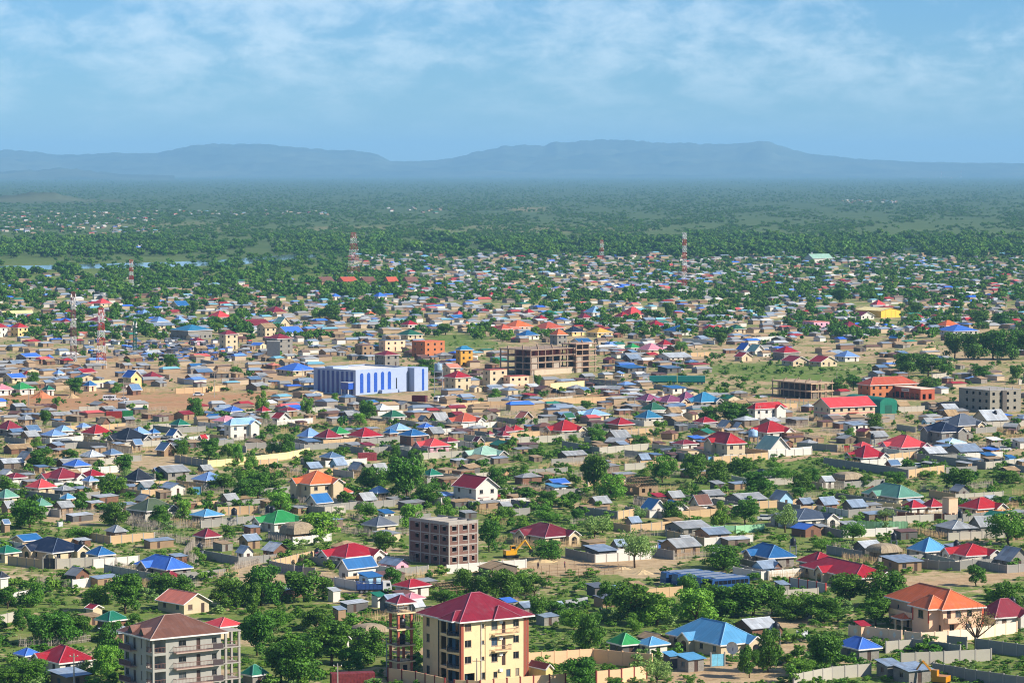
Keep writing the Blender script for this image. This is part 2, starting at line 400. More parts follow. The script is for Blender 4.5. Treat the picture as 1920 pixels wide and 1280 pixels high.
def thatch_roof(root, Rl, Ll, z, rise, o=0.6):
    n = 6; m = MB(); prev = None
    for k in range(n + 1):
        t = k / n; s = math.cos(t * math.pi / 2) ** 0.8; h = z - 0.25 + (rise + 0.25) * math.sin(t * math.pi / 2) ** 0.9
        cx, cy = Rl / 2, Ll / 2; rx, ry = (Rl / 2 + o) * s + 0.05, (Ll / 2 + o) * s + 0.05
        if Rl > Ll: rx += (Rl - Ll) / 2 * t * 0.8
        else: ry += (Ll - Rl) / 2 * t * 0.8
        ring = [(cx + rx * c_ * random.uniform(0.96, 1.04), cy + ry * s_ * random.uniform(0.96, 1.04), h) for c_, s_ in ((-1, -1), (0, -1.08), (1, -1), (1.08, 0), (1, 1), (0, 1.08), (-1, 1), (-1.08, 0))]
        if prev:
            for i in range(8): j = (i + 1) % 8; m.poly([prev[i], prev[j], ring[j], ring[i]])
        prev = ring
    m.poly(prev); return m.build('roof', thatch(), root, smooth=True)
def frame_of(xc, yb, pl, pr, a=55, z=0.0):
    """near-corner pixel (at height z), left and right extents in pixels -> root location, turn, front length, side length"""
    P = G(xc, yb, z); s = FPX / math.hypot(P.x, P.y)
    return Vector((P.x, P.y, 0)), R(90 - a) - math.atan2(P.x, P.y), pr / (s * math.sin(R(a))), pl / (s * math.cos(R(a))), s

COLOURS = {  # roof paints: (rgb, word)
 'red': ((164, 28, 32), 'red'), 'crim': ((154, 22, 36), 'crimson'), 'mar': ((128, 34, 46), 'maroon'), 'drk': ((112, 30, 40), 'dark red'), 'cor': ((204, 66, 66), 'coral'),
 'pink': ((214, 130, 140), 'pink'), 'sal': ((216, 122, 96), 'salmon'), 'ora': ((212, 102, 52), 'orange'), 'org': ((176, 80, 54), 'rust orange'), 'mau': ((134, 70, 98), 'mauve'),
 'nav': ((18, 32, 56), 'navy'), 'blk': ((26, 32, 42), 'black'), 'blu': ((38, 98, 150), 'blue'), 'roy': ((62, 108, 190), 'royal blue'), 'lbl': ((136, 174, 208), 'pale blue'),
 'sky': ((84, 146, 184), 'sky blue'), 'tea': ((44, 116, 150), 'teal blue'), 'sla': ((92, 120, 150), 'slate blue'), 'per': ((116, 150, 198), 'periwinkle'), 'wbl': ((178, 208, 226), 'whitish blue'),
 'grn': ((20, 104, 78), 'green'), 'bgr': ((42, 138, 70), 'bright green'), 'dgr': ((34, 92, 66), 'dark green'), 'pgr': ((152, 188, 164), 'pale green'), 'mgr': ((92, 142, 120), 'grey green'),
 'oli': ((72, 84, 60), 'olive'), 'gry': ((158, 160, 158), 'grey tin'), 'lgy': ((188, 192, 192), 'light grey tin'), 'dgy': ((92, 98, 106), 'dark grey'), 'bgy': ((140, 156, 172), 'bluish grey tin'),
 'sl2': ((66, 76, 90), 'slate'), 'wht': ((220, 220, 212), 'white'), 'tan': ((176, 146, 104), 'tan'), 'bro': ((108, 72, 58), 'brown'), 'yel': ((224, 204, 132), 'pale yellow'), 'mus': ((206, 158, 64), 'mustard'), 'th': ((150, 120, 80), 'thatched')}
BARE = {'gry', 'lgy', 'bgy', 'tan'}
WALLS = {'w': ((208, 200, 184), 'white'), 'c': ((198, 178, 142), 'cream'), 'y': ((224, 190, 124), 'yellow'), 'g': ((142, 136, 124), 'grey'), 'b': ((128, 88, 64), 'brick'), 'm': ((146, 118, 86), 'mud'),
 'p': ((222, 160, 172), 'pink'), 'k': ((88, 84, 78), 'dark'), 'pe': ((232, 188, 150), 'peach'), 'o': ((184, 108, 62), 'orange'), 'mu': ((198, 146, 50), 'mustard'), 's': ((118, 102, 84), 'stone'), 'lb': ((150, 186, 206), 'pale blue')}
def wallmat(w): return plaster(WALLS[w][0], 0.35 if w in 'wcyp' else 0.5, w in ('g', 'b', 's'))
def roofmat(c): return thatch() if c == 'th' else tin(COLOURS[c][0], c in BARE)
YARDS = []
HIPW = {'h': 'hip-roofed', 'gl': 'gabled', 'gr': 'gabled', 's': 'lean-to roofed', 'f': 'flat-roofed', 't': 'thatched'}
def house(x0, x1, yt, ye, rc='gry', wc='c', kind='h', st=1, fr=0.42, a=None, wh=None, label=None, cat='house', land=None, name=None, group=None, desc=None, wins=True, fascia=True, keep=0, wins_l=None):
    W = x1 - x0
    if a is None: a = random.uniform(50, 60)
    hw = wh if wh else (2.7 * st + 0.1 if st > 1 else 2.5)
    P = G(x0 + fr * W, ye, hw); s = FPX / math.hypot(P.x, P.y); rz = R(90 - a) - math.atan2(P.x, P.y)
    Rl = (1 - fr) * W / (s * math.sin(R(a))); Ll = fr * W / (s * math.cos(R(a)))
    ux, uy = Vector((math.cos(rz), math.sin(rz), 0)), Vector((-math.sin(rz), math.cos(rz), 0))
    o = min(0.5, 0.1 * min(Rl, Ll)) if kind not in ('f',) else 0.0
    loc = Vector((P.x, P.y, 0)) + (ux + uy) * o; Rl = max(1.6, Rl - 2 * o); Ll = max(1.6, Ll - 2 * o)
    ctr = loc + ux * Rl / 2 + uy * Ll / 2
    rise = zat(yt, ctr.y) - hw
    rise = max(0.5, min(rise, 0.46 * min(Rl, Ll) + 0.3)) if kind in ('h', 't') else max(0.35, min(rise, 0.5 * (Ll if kind == 'gl' else Rl)))
    root = empty(name or ('house' if cat == 'house' else cat.replace(' ', '_')), loc, rz)
    py = proj(loc)[1]; big = s > 5.2
    # openings
    fh, lh = [], []; z0 = 0.0
    if wins and Rl > 2.5:
        for fl in range(st):
            zb = fl * 2.7 + .9
            n = max(1, int(Rl / 3.2)); pitch = Rl / n
            for i in range(n):
                if fl == 0 and i == n // 2: fh.append((pitch * i + pitch / 2 - 0.45, 0.04, 0.9, 2.05, 'd'))
                else: fh.append((pitch * i + pitch / 2 - 0.6, zb, 1.2, 1.15, 'w'))
            if Ll > 3:
                n = max(1, int(Ll / 3.8)); pitch = Ll / n
                for i in range(n): lh.append((pitch * i + pitch / 2 - 0.55, zb, 1.1, 1.15, 'w'))
    wm = wallmat(wc)
    sh = shell(root, Rl, Ll, z0, hw, [h[:4] for h in fh], [h[:4] for h in lh], wm)
    for face, hs in (('f', fh), ('l', lh)):
        for (q, z, w, h, kd) in hs:
            (x, y), r2 = on_face(face, q, w); d = 0.12; x, y = (x, y + d) if face == 'f' else (x + d, y)
            if kd == 'd': put('door', door_mesh(w, h, DOORM), root, (x, y, z), r2)
            elif big: fm, pm = win_mesh(w, h, GLASS); wo_ = put('window', fm, root, (x, y, z), r2); vary(put('pane', pm, wo_))
            else: put('window', pane_only(w, h), root, (x, y, z), r2)
    rm = roofmat(rc); fa = TRIM if (fascia and rc not in BARE) else None
    if kind == 'h': hip(root, -o, -o, Rl + o, Ll + o, hw, rise, rm, s > 4.2, fa)
    elif kind == 'gl': gable(root, Rl, Ll, hw, rise, rm, wm, 'x', o, fa)
    elif kind == 'gr': gable(root, Rl, Ll, hw, rise, rm, wm, 'y', o, fa)
    elif kind == 's': shed_roof(root, Rl, Ll, hw, min(rise, 0.7), rm, 'x', o); MB().poly([(0, Ll, hw), (Rl, Ll, hw), (Rl, Ll, hw + min(rise, 0.7) - 0.08), (0, Ll, hw + min(rise, 0.7) - 0.08)]).build('upper_wall', wm, root)
    elif kind == 't': thatch_roof(root, Rl, Ll, hw, max(1.2, rise))
    elif kind == 'f':
        MB().box(-0.05, -0.05, hw, Rl + 0.05, Ll + 0.05, hw + 0.18).build('roof_slab', rm if rc != 'gry' else CONC, root)
    if kind == 'h' and s > 4.6 and rc not in BARE and rise > 1.0:
        for face, LL in (('f', Rl), ('l', Ll)):
            if LL < 8.5: continue
            w = 3.4; q0 = LL * (.62 if face == 'f' else .5); d = 1.5; hr = min(1.3, rise * .6); back = o + hr / max(.1, rise) * (min(Rl, Ll) / 2 + o)
            def PT(a_, b_, z_): return (q0 + a_, b_, z_) if face == 'f' else (b_, q0 + a_, z_)
            def Q(m_, pts): m_.poly(pts if face == 'f' else pts[::-1])
            wl = MB(); Q(wl, [PT(0, -d, 0), PT(w, -d, 0), PT(w, -d, hw), PT(0, -d, hw)]); Q(wl, [PT(0, -d, hw), PT(w, -d, hw), PT(w / 2, -d, hw + hr)]); Q(wl, [PT(w, -d, 0), PT(w, 0, 0), PT(w, 0, hw), PT(w, -d, hw)]); Q(wl, [PT(0, 0, 0), PT(0, -d, 0), PT(0, -d, hw), PT(0, 0, hw)]); wl.build('porch_wall', wm, root)
            rf = MB(); e = .35; zl = hw - .12; Q(rf, [PT(-e, -d - e, zl), PT(w / 2, -d - e, hw + hr), PT(w / 2, back, hw + hr), PT(-e, 0, zl)]); Q(rf, [PT(w + e, -d - e, zl), PT(w + e, 0, zl), PT(w / 2, back, hw + hr), PT(w / 2, -d - e, hw + hr)]); po = rf.build('porch_roof', rm, root)
            fb = MB(); fb.bar(PT(-e, -d - e - .03, zl - .06), PT(w / 2, -d - e - .03, hw + hr - .06), .2).bar(PT(w + e, -d - e - .03, zl - .06), PT(w / 2, -d - e - .03, hw + hr - .06), .2); fb.build('bargeboard', TRIM, po)
            op = MB(); n_ = 8; aw = 1.7; Q(op, [PT(w / 2 - aw / 2, -d - .02, .1), PT(w / 2 + aw / 2, -d - .02, .1)] + [PT(w / 2 + aw / 2 * math.cos(t), -d - .02, 1.5 + aw * .4 * math.sin(t)) for t in np.linspace(0, math.pi, n_)]); op.build('arched_opening', GLASS, root)
    occupy(ctr.x, ctr.y, 0.5 * max(Rl, Ll) + 0.8)
    if s > 4.3 and 0 < x0 < 1900: YARDS.append((loc.copy(), rz, Rl, Ll, *proj(loc)))
    words = desc or f"{COLOURS[rc][1] + ' ' if kind != 't' else ''}{HIPW[kind]} {'two-storey ' if st == 2 else ''}{'building' if cat == 'building' else 'house'} with {WALLS[wc][1]} walls"
    cx, cy = proj(ctr + Vector((0, 0, hw)))
    if label: tag(root, label, cat, group)
    else: later(root, words, cat, cx, cy, group or 'houses of the town')
    if land: LANDMARKS.append((land, cx, cy, root))
    return root, Rl, Ll, hw, s

# ------------------------------------------------------------------ ground, river, hills, haze
def Gnp(px, py):
    u, v = (px - 960.0) / FPX, -(py - 640.0) / FPX
    rx, ry, rz = u, CP + v * SP, -SP + v * CP; t = -CAM_H / rz
    return rx * t, ry * t
ZONES = [  # x, y, rx, ry, greenness, red soil  (where grass or bare soil lies in the place)
 (560, 1086, 110, 13, 0.0, 0.05), (660, 1105, 60, 8, 0.1, 0), (1100, 1058, 170, 18, 0.05, 0.1), (1210, 1072, 60, 10, 0.1, 0), (1350, 1258, 140, 24, 0.02, 0.1), (1480, 1168, 50, 10, 0.1, 0.2),
 (1490, 1222, 50, 14, 0.1, 0.1), (1790, 1085, 110, 13, 0.1, 0.1), (140, 972, 60, 10, 0.1, 0.1), (230, 752, 330, 20, 0.25, 0.75), (60, 748, 120, 10, 0.1, 0.95), (300, 862, 60, 14, 0.1, 0.1),
 (1460, 697, 170, 17, 0.95, 0), (1360, 725, 130, 12, 0.45, 0.2), (860, 642, 70, 14, 0.95, 0), (820, 753, 170, 10, 0.0, 0.15), (1120, 745, 140, 9, 0.15, 0.45), (1240, 712, 160, 16, 0.5, 0.15), (1560, 690, 80, 10, 0.8, 0),
 (1030, 842, 90, 18, 1, 0), (1600, 872, 180, 18, 0.95, 0), (1850, 885, 90, 16, 0.8, 0), (1300, 905, 170, 25, 1, 0), (300, 700, 330, 14, 0.0, 0.25), (360, 668, 180, 10, 0.0, 0.15),
 (470, 1070, 40, 18, 0.2, 0), (700, 1060, 60, 10, 0.1, 0), (930, 1068, 70, 8, 0.0, 0.3), (1560, 1185, 70, 22, 0.75, 0), (1890, 1245, 60, 22, 0.8, 0), (1700, 1225, 60, 9, 0.7, 0), (240, 1020, 60, 16, 0.75, 0.05),
 (60, 1075, 80, 14, 0.6, 0), (1060, 1150, 70, 40, 0.9, 0), (560, 1170, 90, 40, 0.95, 0), (1250, 1165, 160, 40, 0.9, 0), (1700, 960, 180, 14, 0.5, 0), (600, 985, 60, 10, 0.2, 0), (1010, 985, 120, 25, 0.9, 0),
 (860, 1000, 0, 0, 0, 0), (450, 905, 150, 30, 0.7, 0), (380, 1262, 60, 10, 0.05, 0.1), (780, 1215, 50, 20, 0.15, 0.2), (700, 1265, 80, 14, 0.3, 0.2), (990, 392, 60, 4, 0.45, 0.4), (1000, 430, 260, 9, 0.6, 0.0),
 (330, 425, 160, 12, 0.6, 0.1), (700, 430, 150, 8, 0.6, 0), (620, 545, 260, 8, 0.2, 0.3), (1000, 530, 260, 8, 0.3, 0.2)]
def soil(px, py):
    g = np.interp(py, [326, 430, 520, 570, 650, 780, 860, 950, 1280], [1.5, 1.0, 0.95, 0.62, 0.40, 0.46, 0.6, 0.68, 0.72]); r = np.interp(py, [326, 600, 760, 860, 1280], [0.1, 0.12, 0.25, 0.12, 0.08])
    for (x, y, rx, ry, gg, rr) in ZONES:
        if rx == 0: continue
        d = np.sqrt(((px - x) / rx) ** 2 + ((py - y) / ry) ** 2); w = np.clip((1.25 - d) / 0.5, 0, 1); w = w * w * (3 - 2 * w)
        g = g * (1 - w) + gg * w; r = r * (1 - w) + rr * w
    return g, r
rows = np.concatenate([np.array([326.0, 327, 329, 332, 336]), np.arange(340, 1300, 5.0), np.array([1320, 1380, 1500, 1800, 2400])])
cols = np.arange(-760, 2700, 14.0)
PX, PY = np.meshgrid(cols, rows); gx, gy = Gnp(PX, PY); ny_, nx_ = PX.shape
vx, vy = gx.ravel(), gy.ravel(); verts = np.stack([vx, vy, np.zeros_like(vx)], 1)
near = np.array([[c, -400.0, 0.0] for c in np.linspace(-260, 260, nx_)]); verts = np.vstack([verts, near])
faces = []
for i in range(ny_):
    for j in range(nx_ - 1):
        a = i * nx_ + j; faces.append((a, a + nx_, a + nx_ + 1, a + 1))
def sheet(name, V, F, mat, attrs=None):
    me = bpy.data.meshes.new(name); me.from_pydata([tuple(v) for v in V], [], F); me.update(); me.materials.append(mat)
    for k, arr in (attrs or {}).items():
        at = me.attributes.new(k, 'FLOAT', 'POINT'); at.data.foreach_set('value', np.asarray(arr, dtype=np.float32))
    o = bpy.data.objects.new(name, me); COL.objects.link(o); return o
def ground_mat():
    k = NT('earth'); tcn = k.n('ShaderNodeTexCoord'); P = tcn.outputs['Object']
    ag = k.n('ShaderNodeAttribute', attribute_name='green'); ar = k.n('ShaderNodeAttribute', attribute_name='redsoil')
    n0 = k.noise(P, 0.006, 4, 0.6); n1 = k.noise(P, 0.045, 5, 0.6); n2 = k.noise(P, 0.35, 4, 0.6); n3 = k.noise(P, 2.2, 3, 0.6)
    m = k.math('ADD', k.math('MULTIPLY', n1, 0.9), k.math('MULTIPLY', n2, 0.75)); m = k.math('ADD', m, k.math('MULTIPLY', n0, 0.35))
    g = k.math('ADD', ag.outputs['Fac'], k.math('MULTIPLY', k.math('SUBTRACT', m, 1.0), 2.3))
    gm = k.rng(g, 0.32, 0.72)
    sand = k.mix(k.rng(n2, 0.3, 0.7), (0.50, 0.375, 0.215), (0.37, 0.265, 0.145)); red = k.mix(n2, (0.46, 0.235, 0.11), (0.36, 0.185, 0.09))
    so = k.mix(k.math('MULTIPLY', ar.outputs['Fac'], 1.0, True), sand, red); so = k.mix(k.rng(n3, 0.55, 0.8, 0, 0.35), so, (0.20, 0.15, 0.085))
    gr = k.mix(k.rng(n2, 0.3, 0.7), (0.08, 0.155, 0.02), (0.19, 0.255, 0.048)); gr = k.mix(k.rng(n3, 0.4, 0.75, 0, 0.6), gr, (0.06, 0.11, 0.022))
    n4 = k.noise(P, 0.16, 5, 0.7); gr = k.mix(k.rng(n4, 0.46, 0.66, 0, 0.5), gr, (0.25, 0.215, 0.09)); gr = k.mix(k.rng(n3, 0.52, 0.7, 0, 0.5), gr, (0.045, 0.085, 0.018)); gr = k.mix(k.rng(n1, 0.5, 0.72, 0, 0.5), gr, (0.27, 0.23, 0.095))
    ab = k.n('ShaderNodeAttribute', attribute_name='bush'); nb_ = k.noise(P, 0.012, 6, 0.7)
    bc = k.mix(k.rng(nb_, 0.35, 0.68), (0.03, 0.07, 0.022), (0.075, 0.115, 0.04))
    k.l(k.mix(ab.outputs['Fac'], k.mix(gm, so, gr), bc), k.b.inputs['Base Color']); k.b.inputs['Roughness'].default_value = 0.97; k.b.inputs['Specular IOR Level'].default_value = 0.1
    bp = k.n('ShaderNodeBump'); bp.inputs['Strength'].default_value = 0.6; bp.inputs['Distance'].default_value = 0.35
    k.l(k.math('ADD', n2, k.math('MULTIPLY', n3, 0.5)), bp.inputs['Height']); k.l(bp.outputs[0], k.b.inputs['Normal'])
    return k.m
EARTH = ground_mat()
gg, rr = soil(PX.ravel(), PY.ravel()); gg = np.concatenate([gg, np.full(nx_, 0.6)]); rr = np.concatenate([rr, np.full(nx_, 0.1)])
tag(sheet('ground', verts, faces, EARTH, {'green': gg, 'redsoil': rr, 'bush': np.concatenate([np.interp(PY.ravel(), [326, 395, 440, 470, 520], [.95, .85, .6, .7, 0]) * np.clip(gg[:PY.size] * 1.3, 0, 1), np.zeros(nx_)])}), 'sandy ground with grass patches under the whole town', None, None, 'structure')

def track(name, pts, width, label, mat, z=0.03):
    P = [G(*p) for p in pts]; Q = []
    for i in range(len(P) - 1):
        n = max(2, int((P[i + 1] - P[i]).length / 5))
        for k in range(n): Q.append(P[i].lerp(P[i + 1], k / n))
    Q.append(P[-1]); V, F = [], []
    for i, q in enumerate(Q):
        t = (Q[min(i + 1, len(Q) - 1)] - Q[max(i - 1, 0)]).normalized(); nn = Vector((-t.y, t.x, 0)); w = width / 2 * random.uniform(0.75, 1.2)
        V += [tuple(q + nn * w + Vector((0, 0, z))), tuple(q - nn * width / 2 * random.uniform(0.75, 1.2) + Vector((0, 0, z)))]
        if i: F.append((2 * i - 2, 2 * i - 1, 2 * i + 1, 2 * i))
    o = sheet(name, V, F, mat, {'green': np.full(len(V), -0.15), 'redsoil': np.full(len(V), 0.25 if z < 0.035 else 0.9)}); tag(o, label, None, None, 'structure')
track('dirt_road', [(470, 1084), (540, 1086), (600, 1093), (650, 1104)], 9, 'pale sandy road in front of the red-roofed compound', EARTH)
track('dirt_road', [(985, 1066), (1060, 1062), (1120, 1058), (1190, 1056)], 10, 'sandy lane beside the rail fence and the sand heaps', EARTH)
track('dirt_road', [(1180, 1292), (1290, 1272), (1400, 1247), (1475, 1232)], 10, 'wide sandy road in front of the sky blue roofed villa', EARTH)
track('dirt_road', [(0, 748), (120, 748), (260, 751), (420, 745), (520, 735)], 14, 'red earth road on the left with the parked minibus', EARTH, 0.04)
track('dirt_road', [(-60, 760), (100, 761), (240, 760), (380, 757)], 9, 'lower red earth track past the rusty pipes', EARTH, 0.04)
track('dirt_road', [(1100, 742), (1260, 737), (1420, 741), (1520, 752)], 8, 'reddish track between long wall and blue roofs', EARTH, 0.04)
track('dirt_road', [(1450, 866), (1530, 854), (1600, 846)], 6, 'pale path beside grey panel wall and pale green roof', EARTH)
track('dirt_road', [(1690, 1094), (1770, 1092), (1860, 1082), (1960, 1070)], 8, 'sandy lane behind the orange-tiled villa', EARTH)

k = NT('river_water'); k.b.inputs['Base Color'].default_value = (0.16, 0.24, 0.30, 1); k.b.inputs['Roughness'].default_value = 0.08
tcn = k.n('ShaderNodeTexCoord'); nb = k.noise(tcn.outputs['Object'], 0.08, 3); bp = k.n('ShaderNodeBump'); bp.inputs['Strength'].default_value = 0.03
k.l(nb, bp.inputs['Height']); k.l(bp.outputs[0], k.b.inputs['Normal'])
def water(pts, label):
    V = [tuple(G(*p) + Vector((0, 0, 0.06))) for p in pts]; n = len(V) // 2; F = [(i, i + 1, 2 * n - 2 - i, 2 * n - 1 - i) for i in range(n - 1)]
    tag(sheet('river', V, F, k.m), label, None, None, 'structure')
water([(-300, 511), (60, 506), (200, 503), (330, 500), (450, 496), (545, 487), (600, 482), (600, 476), (540, 478), (440, 485), (330, 491), (200, 494), (60, 498), (-300, 503)], 'calm pale blue river reach behind the trees on the left')
water([(1560, 466), (1700, 469), (1850, 469), (2300, 472), (2300, 466), (1850, 462), (1700, 462), (1560, 463)], 'thin strip of river behind the trees on the right')

def hill_mat(name, a, b):
    k = NT(name); tcn = k.n('ShaderNodeTexCoord'); n = k.noise(tcn.outputs['Object'], 0.0012, 6, 0.65); n2 = k.noise(tcn.outputs['Object'], 0.008, 4)
    k.l(k.mix(k.math('ADD', k.math('MULTIPLY', n2, 0.5), k.math('MULTIPLY', k.rng(n, 0.35, 0.7), 0.6)), a, b), k.b.inputs['Base Color']); k.b.inputs['Roughness'].default_value = 1.0
    k.b.inputs['Specular IOR Level'].default_value = 0.0; return k.m
HM = hill_mat('hill_scrub', (0.03, 0.055, 0.03), (0.13, 0.15, 0.08))
def hills(prof, dist, depth, seed, label, amp=0.10):
    xs = np.arange(prof[0][0], prof[-1][0] + 1, 4.0); top = np.interp(xs, [p[0] for p in prof], [p[1] for p in prof])
    rg = np.random.default_rng(seed)
    def fbm(x, y, f0=0.004):
        v = np.zeros_like(x)
        for o in range(5):
            f = f0 * 2 ** o; ph = rg.uniform(0, 6.28, 6)
            v += (np.sin(x * f * 1.3 + ph[0] + 1.7 * np.sin(y * f + ph[1])) * np.cos(y * f * 1.1 + ph[2] + 1.3 * np.sin(x * f * 0.7 + ph[3]))) / 1.8 ** o
        return v
    nz_ = 60; V = []; T = np.linspace(0, 1, nz_)
    Hc = np.array([zat(t, dist) for t in top]) * 1.0; Hc = np.maximum(Hc, 2)
    Xc = (xs - 960) / FPX * dist
    jag = fbm(xs * 9, xs * 0, 0.012); JG = 0.03 * dist / FPX * 60 * jag * np.clip(Hc / Hc.max(), 0, 1)
    for i, t in enumerate(T):
        Y = dist - depth + t * depth * 1.5; sh = np.clip(t / 0.66, 0, 1) if t <= 0.66 else np.clip((1 - t) / 0.34, 0, 1)
        sh = sh * sh * (3 - 2 * sh); r = fbm(Xc, np.full_like(Xc, Y), 0.0016) * amp * (1 - sh ** 3) * min(1, t * 6)
        z = Hc * np.clip(sh + r * np.sqrt(max(0, t)), 0, 1.0) + JG * sh ** 10 - 0.5
        V.append(np.stack([Xc * (Y / dist), np.full_like(Xc, Y), z], 1))
    V = np.vstack(V); n = len(xs); F = [(i * n + j, i * n + j + 1, (i + 1) * n + j + 1, (i + 1) * n + j) for i in range(nz_ - 1) for j in range(n - 1)]
    o = sheet('hills', V, F, HM); o.data.polygons.foreach_set('use_smooth', [True] * len(F)); tag(o, label, None, None, 'structure')
hills([(-700, 305), (-300, 296), (0, 281), (70, 284), (110, 291), (200, 287), (300, 287), (345, 276), (370, 271), (480, 270), (560, 276), (620, 282), (660, 281), (690, 286), (705, 289), (716, 294), (735, 302), (800, 302), (850, 296), (890, 286), (930, 278), (945, 273),
  (1020, 273), (1045, 264), (1062, 268), (1130, 261), (1250, 268), (1380, 271), (1425, 264), (1445, 266), (1470, 277), (1520, 289), (1600, 297), (1700, 303), (1800, 305), (1920, 306), (2300, 309), (2700, 311)], 33000, 5000, 3, 'long blue mountain range along the whole horizon', 0.35)
hills([(-500, 326), (-100, 322), (10, 322), (50, 318), (70, 320), (100, 316), (135, 315), (175, 321), (230, 326), (330, 329)], 25000, 2500, 8, 'low rocky hills in front of the range at far left', 0.3)
hills([(-400, 384), (-80, 374), (20, 366), (70, 360), (105, 362), (150, 372), (230, 380)], 8800, 700, 5, 'small scrub-covered hill on the left plain', 0.2)

me = bpy.data.meshes.new('haze'); q = MB().box(-13000, -500, -1.5, 13000, 42000, 415); me.from_pydata(q.v, [], q.f); me.update()
k = NT('hazy_air'); k.t.nodes.remove(k.b); pv = k.n('ShaderNodeVolumePrincipled')
pv.inputs['Color'].default_value = (0.35, 0.70, 1.0, 1); pv.inputs['Density'].default_value = 4.3e-5; pv.inputs['Anisotropy'].default_value = 0.0
k.l(pv.outputs[0], k.t.nodes['Material Output'].inputs['Volume']); me.materials.append(k.m)
hz = bpy.data.objects.new('haze', me); COL.objects.link(hz); tag(hz, 'pale blue haze in the air over the plain', None, None, 'stuff')
hz.display_type = 'WIRE'

# ------------------------------------------------------------------ trees (meshes of unit width and unit height)
LEAF = {'d': leaf('leaf_dark', (32, 72, 14), (104, 150, 40)), 'm': leaf('leaf_mid', (52, 98, 20), (128, 170, 50)), 'p': leaf('leaf_pale', (86, 120, 54), (152, 182, 96)),
        'y': leaf('leaf_bright', (66, 122, 26), (140, 188, 62)), 'b': leaf('leaf_banana', (60, 112, 28), (120, 168, 50)), 'r': leaf('leaf_dry', (96, 92, 44), (150, 136, 76))}
def crown_mesh(name, seed, n, lobes, size, mat, zlo=0.2, zhi=1.0, spread=0.34, flat_top=1.0, core=0.25):
    rg = np.random.default_rng(seed); C, Rr = [], []
    for i in range(lobes):
        t = rg.uniform(0, 1); ang = rg.uniform(0, 6.283); rad = spread * math.sqrt(rg.uniform(0, 1)) * (1 - 0.55 * max(0, t - 0.45) ** 1.0 * flat_top)
        r = rg.uniform(0.11, 0.21) * (1 - 0.25 * t * flat_top); z = zlo + r + (zhi - zlo - 2 * r) * t
        C.append((rad * math.cos(ang), rad * math.sin(ang), z)); Rr.append(r)
    C, Rr = np.array(C), np.array(Rr); pk = rg.choice(len(C), n, p=Rr ** 2 / np.sum(Rr ** 2))
    d = rg.normal(size=(n, 3)); d[:, 2] += 0.25; d /= np.linalg.norm(d, axis=1)[:, None]
    rr_ = Rr[pk] * np.where(rg.uniform(size=n) < core, rg.uniform(0.3, 0.9, n), rg.uniform(0.86, 1.14, n))
    P = C[pk] + d * rr_[:, None] * np.array([1, 1, 0.85])
    nrm = d + rg.normal(size=(n, 3)) * 0.55; nrm /= np.linalg.norm(nrm, axis=1)[:, None]
    a = np.cross(nrm, rg.normal(size=(n, 3))); a /= np.linalg.norm(a, axis=1)[:, None]; b = np.cross(nrm, a)
    s = size * rg.uniform(0.6, 1.35, n)[:, None]; V = np.stack([P - a * s, P - b * s * 0.55, P + a * s, P + b * s * 0.55], 1).reshape(-1, 3)
    V[:, 2] = np.clip(V[:, 2], 0.02, 1.02)
    me = bpy.data.meshes.new(name); me.vertices.add(4 * n); me.vertices.foreach_set('co', V.ravel().astype(np.float32))
    me.loops.add(4 * n); me.loops.foreach_set('vertex_index', np.arange(4 * n, dtype=np.int32)); me.polygons.add(n)
    me.polygons.foreach_set('loop_start', np.arange(0, 4 * n, 4, dtype=np.int32)); me.polygons.foreach_set('loop_total', np.full(n, 4, dtype=np.int32))
    me.update(); me.validate(); me.materials.append(mat); return me
def trunk_mesh(seed, h0=0.3, limbs=5, r=0.035, top=0.7, reach=0.28, twigs=0):
    rg = random.Random(seed); m = MB(); m.bar((0, 0, 0), (rg.uniform(-.02, .02), rg.uniform(-.02, .02), h0), r * 1.3, n=7, w2=r)
    for i in range(limbs):
        an = 6.283 * (i + rg.uniform(-.3, .3)) / limbs; q = Vector((reach * math.cos(an) * rg.uniform(.5, 1), reach * math.sin(an) * rg.uniform(.5, 1), rg.uniform(.6, 1) * top))
        mid = Vector((0, 0, h0)).lerp(q, 0.45) + Vector((0, 0, -0.02)); m.bar((0, 0, h0 * 0.92), mid, r * 0.8, n=5, w2=r * 0.55); m.bar(mid, q, r * 0.55, n=5, w2=r * 0.2)
        for j in range(twigs):
            e = q + Vector((rg.uniform(-.2, .2), rg.uniform(-.2, .2), rg.uniform(-.02, .28))); m.bar(mid.lerp(q, rg.uniform(.3, 1)), e, r * 0.25, n=3, w2=r * 0.08)
    return m.mesh('trunk', BARK, True)
TV = {}
for i, (kk, nm, n, lb, sz, zl, sp, ft) in enumerate([
   ('d0', 'd', 5200, 26, .031, .0, .36, .85), ('d1', 'd', 5400, 30, .03, .0, .38, .6), ('d2', 'd', 4600, 20, .032, .04, .35, .9), ('m0', 'm', 4800, 24, .031, .0, .37, .8), ('m1', 'm', 4400, 28, .031, .0, .39, .5),
   ('m2', 'm', 3600, 16, .033, .1, .34, 1.0), ('y0', 'y', 4600, 26, .031, .0, .38, .7), ('p0', 'p', 2600, 20, .026, .22, .38, .4), ('p1', 'p', 2200, 14, .026, .3, .38, .2)]):
    TV[kk] = (crown_mesh('crown', 100 + i, n, lb, sz, LEAF[nm], zl, 1.0, sp, ft), trunk_mesh(i, 0.2 if kk[0] != 'p' else 0.3, 5 if kk[0] != 'p' else 7, 0.03))
TV['c0'] = (crown_mesh('crown', 140, 2200, 26, .03, LEAF['p'], .06, 1.0, .2, 1.6), trunk_mesh(31, .5, 4, .03, .9, .1))
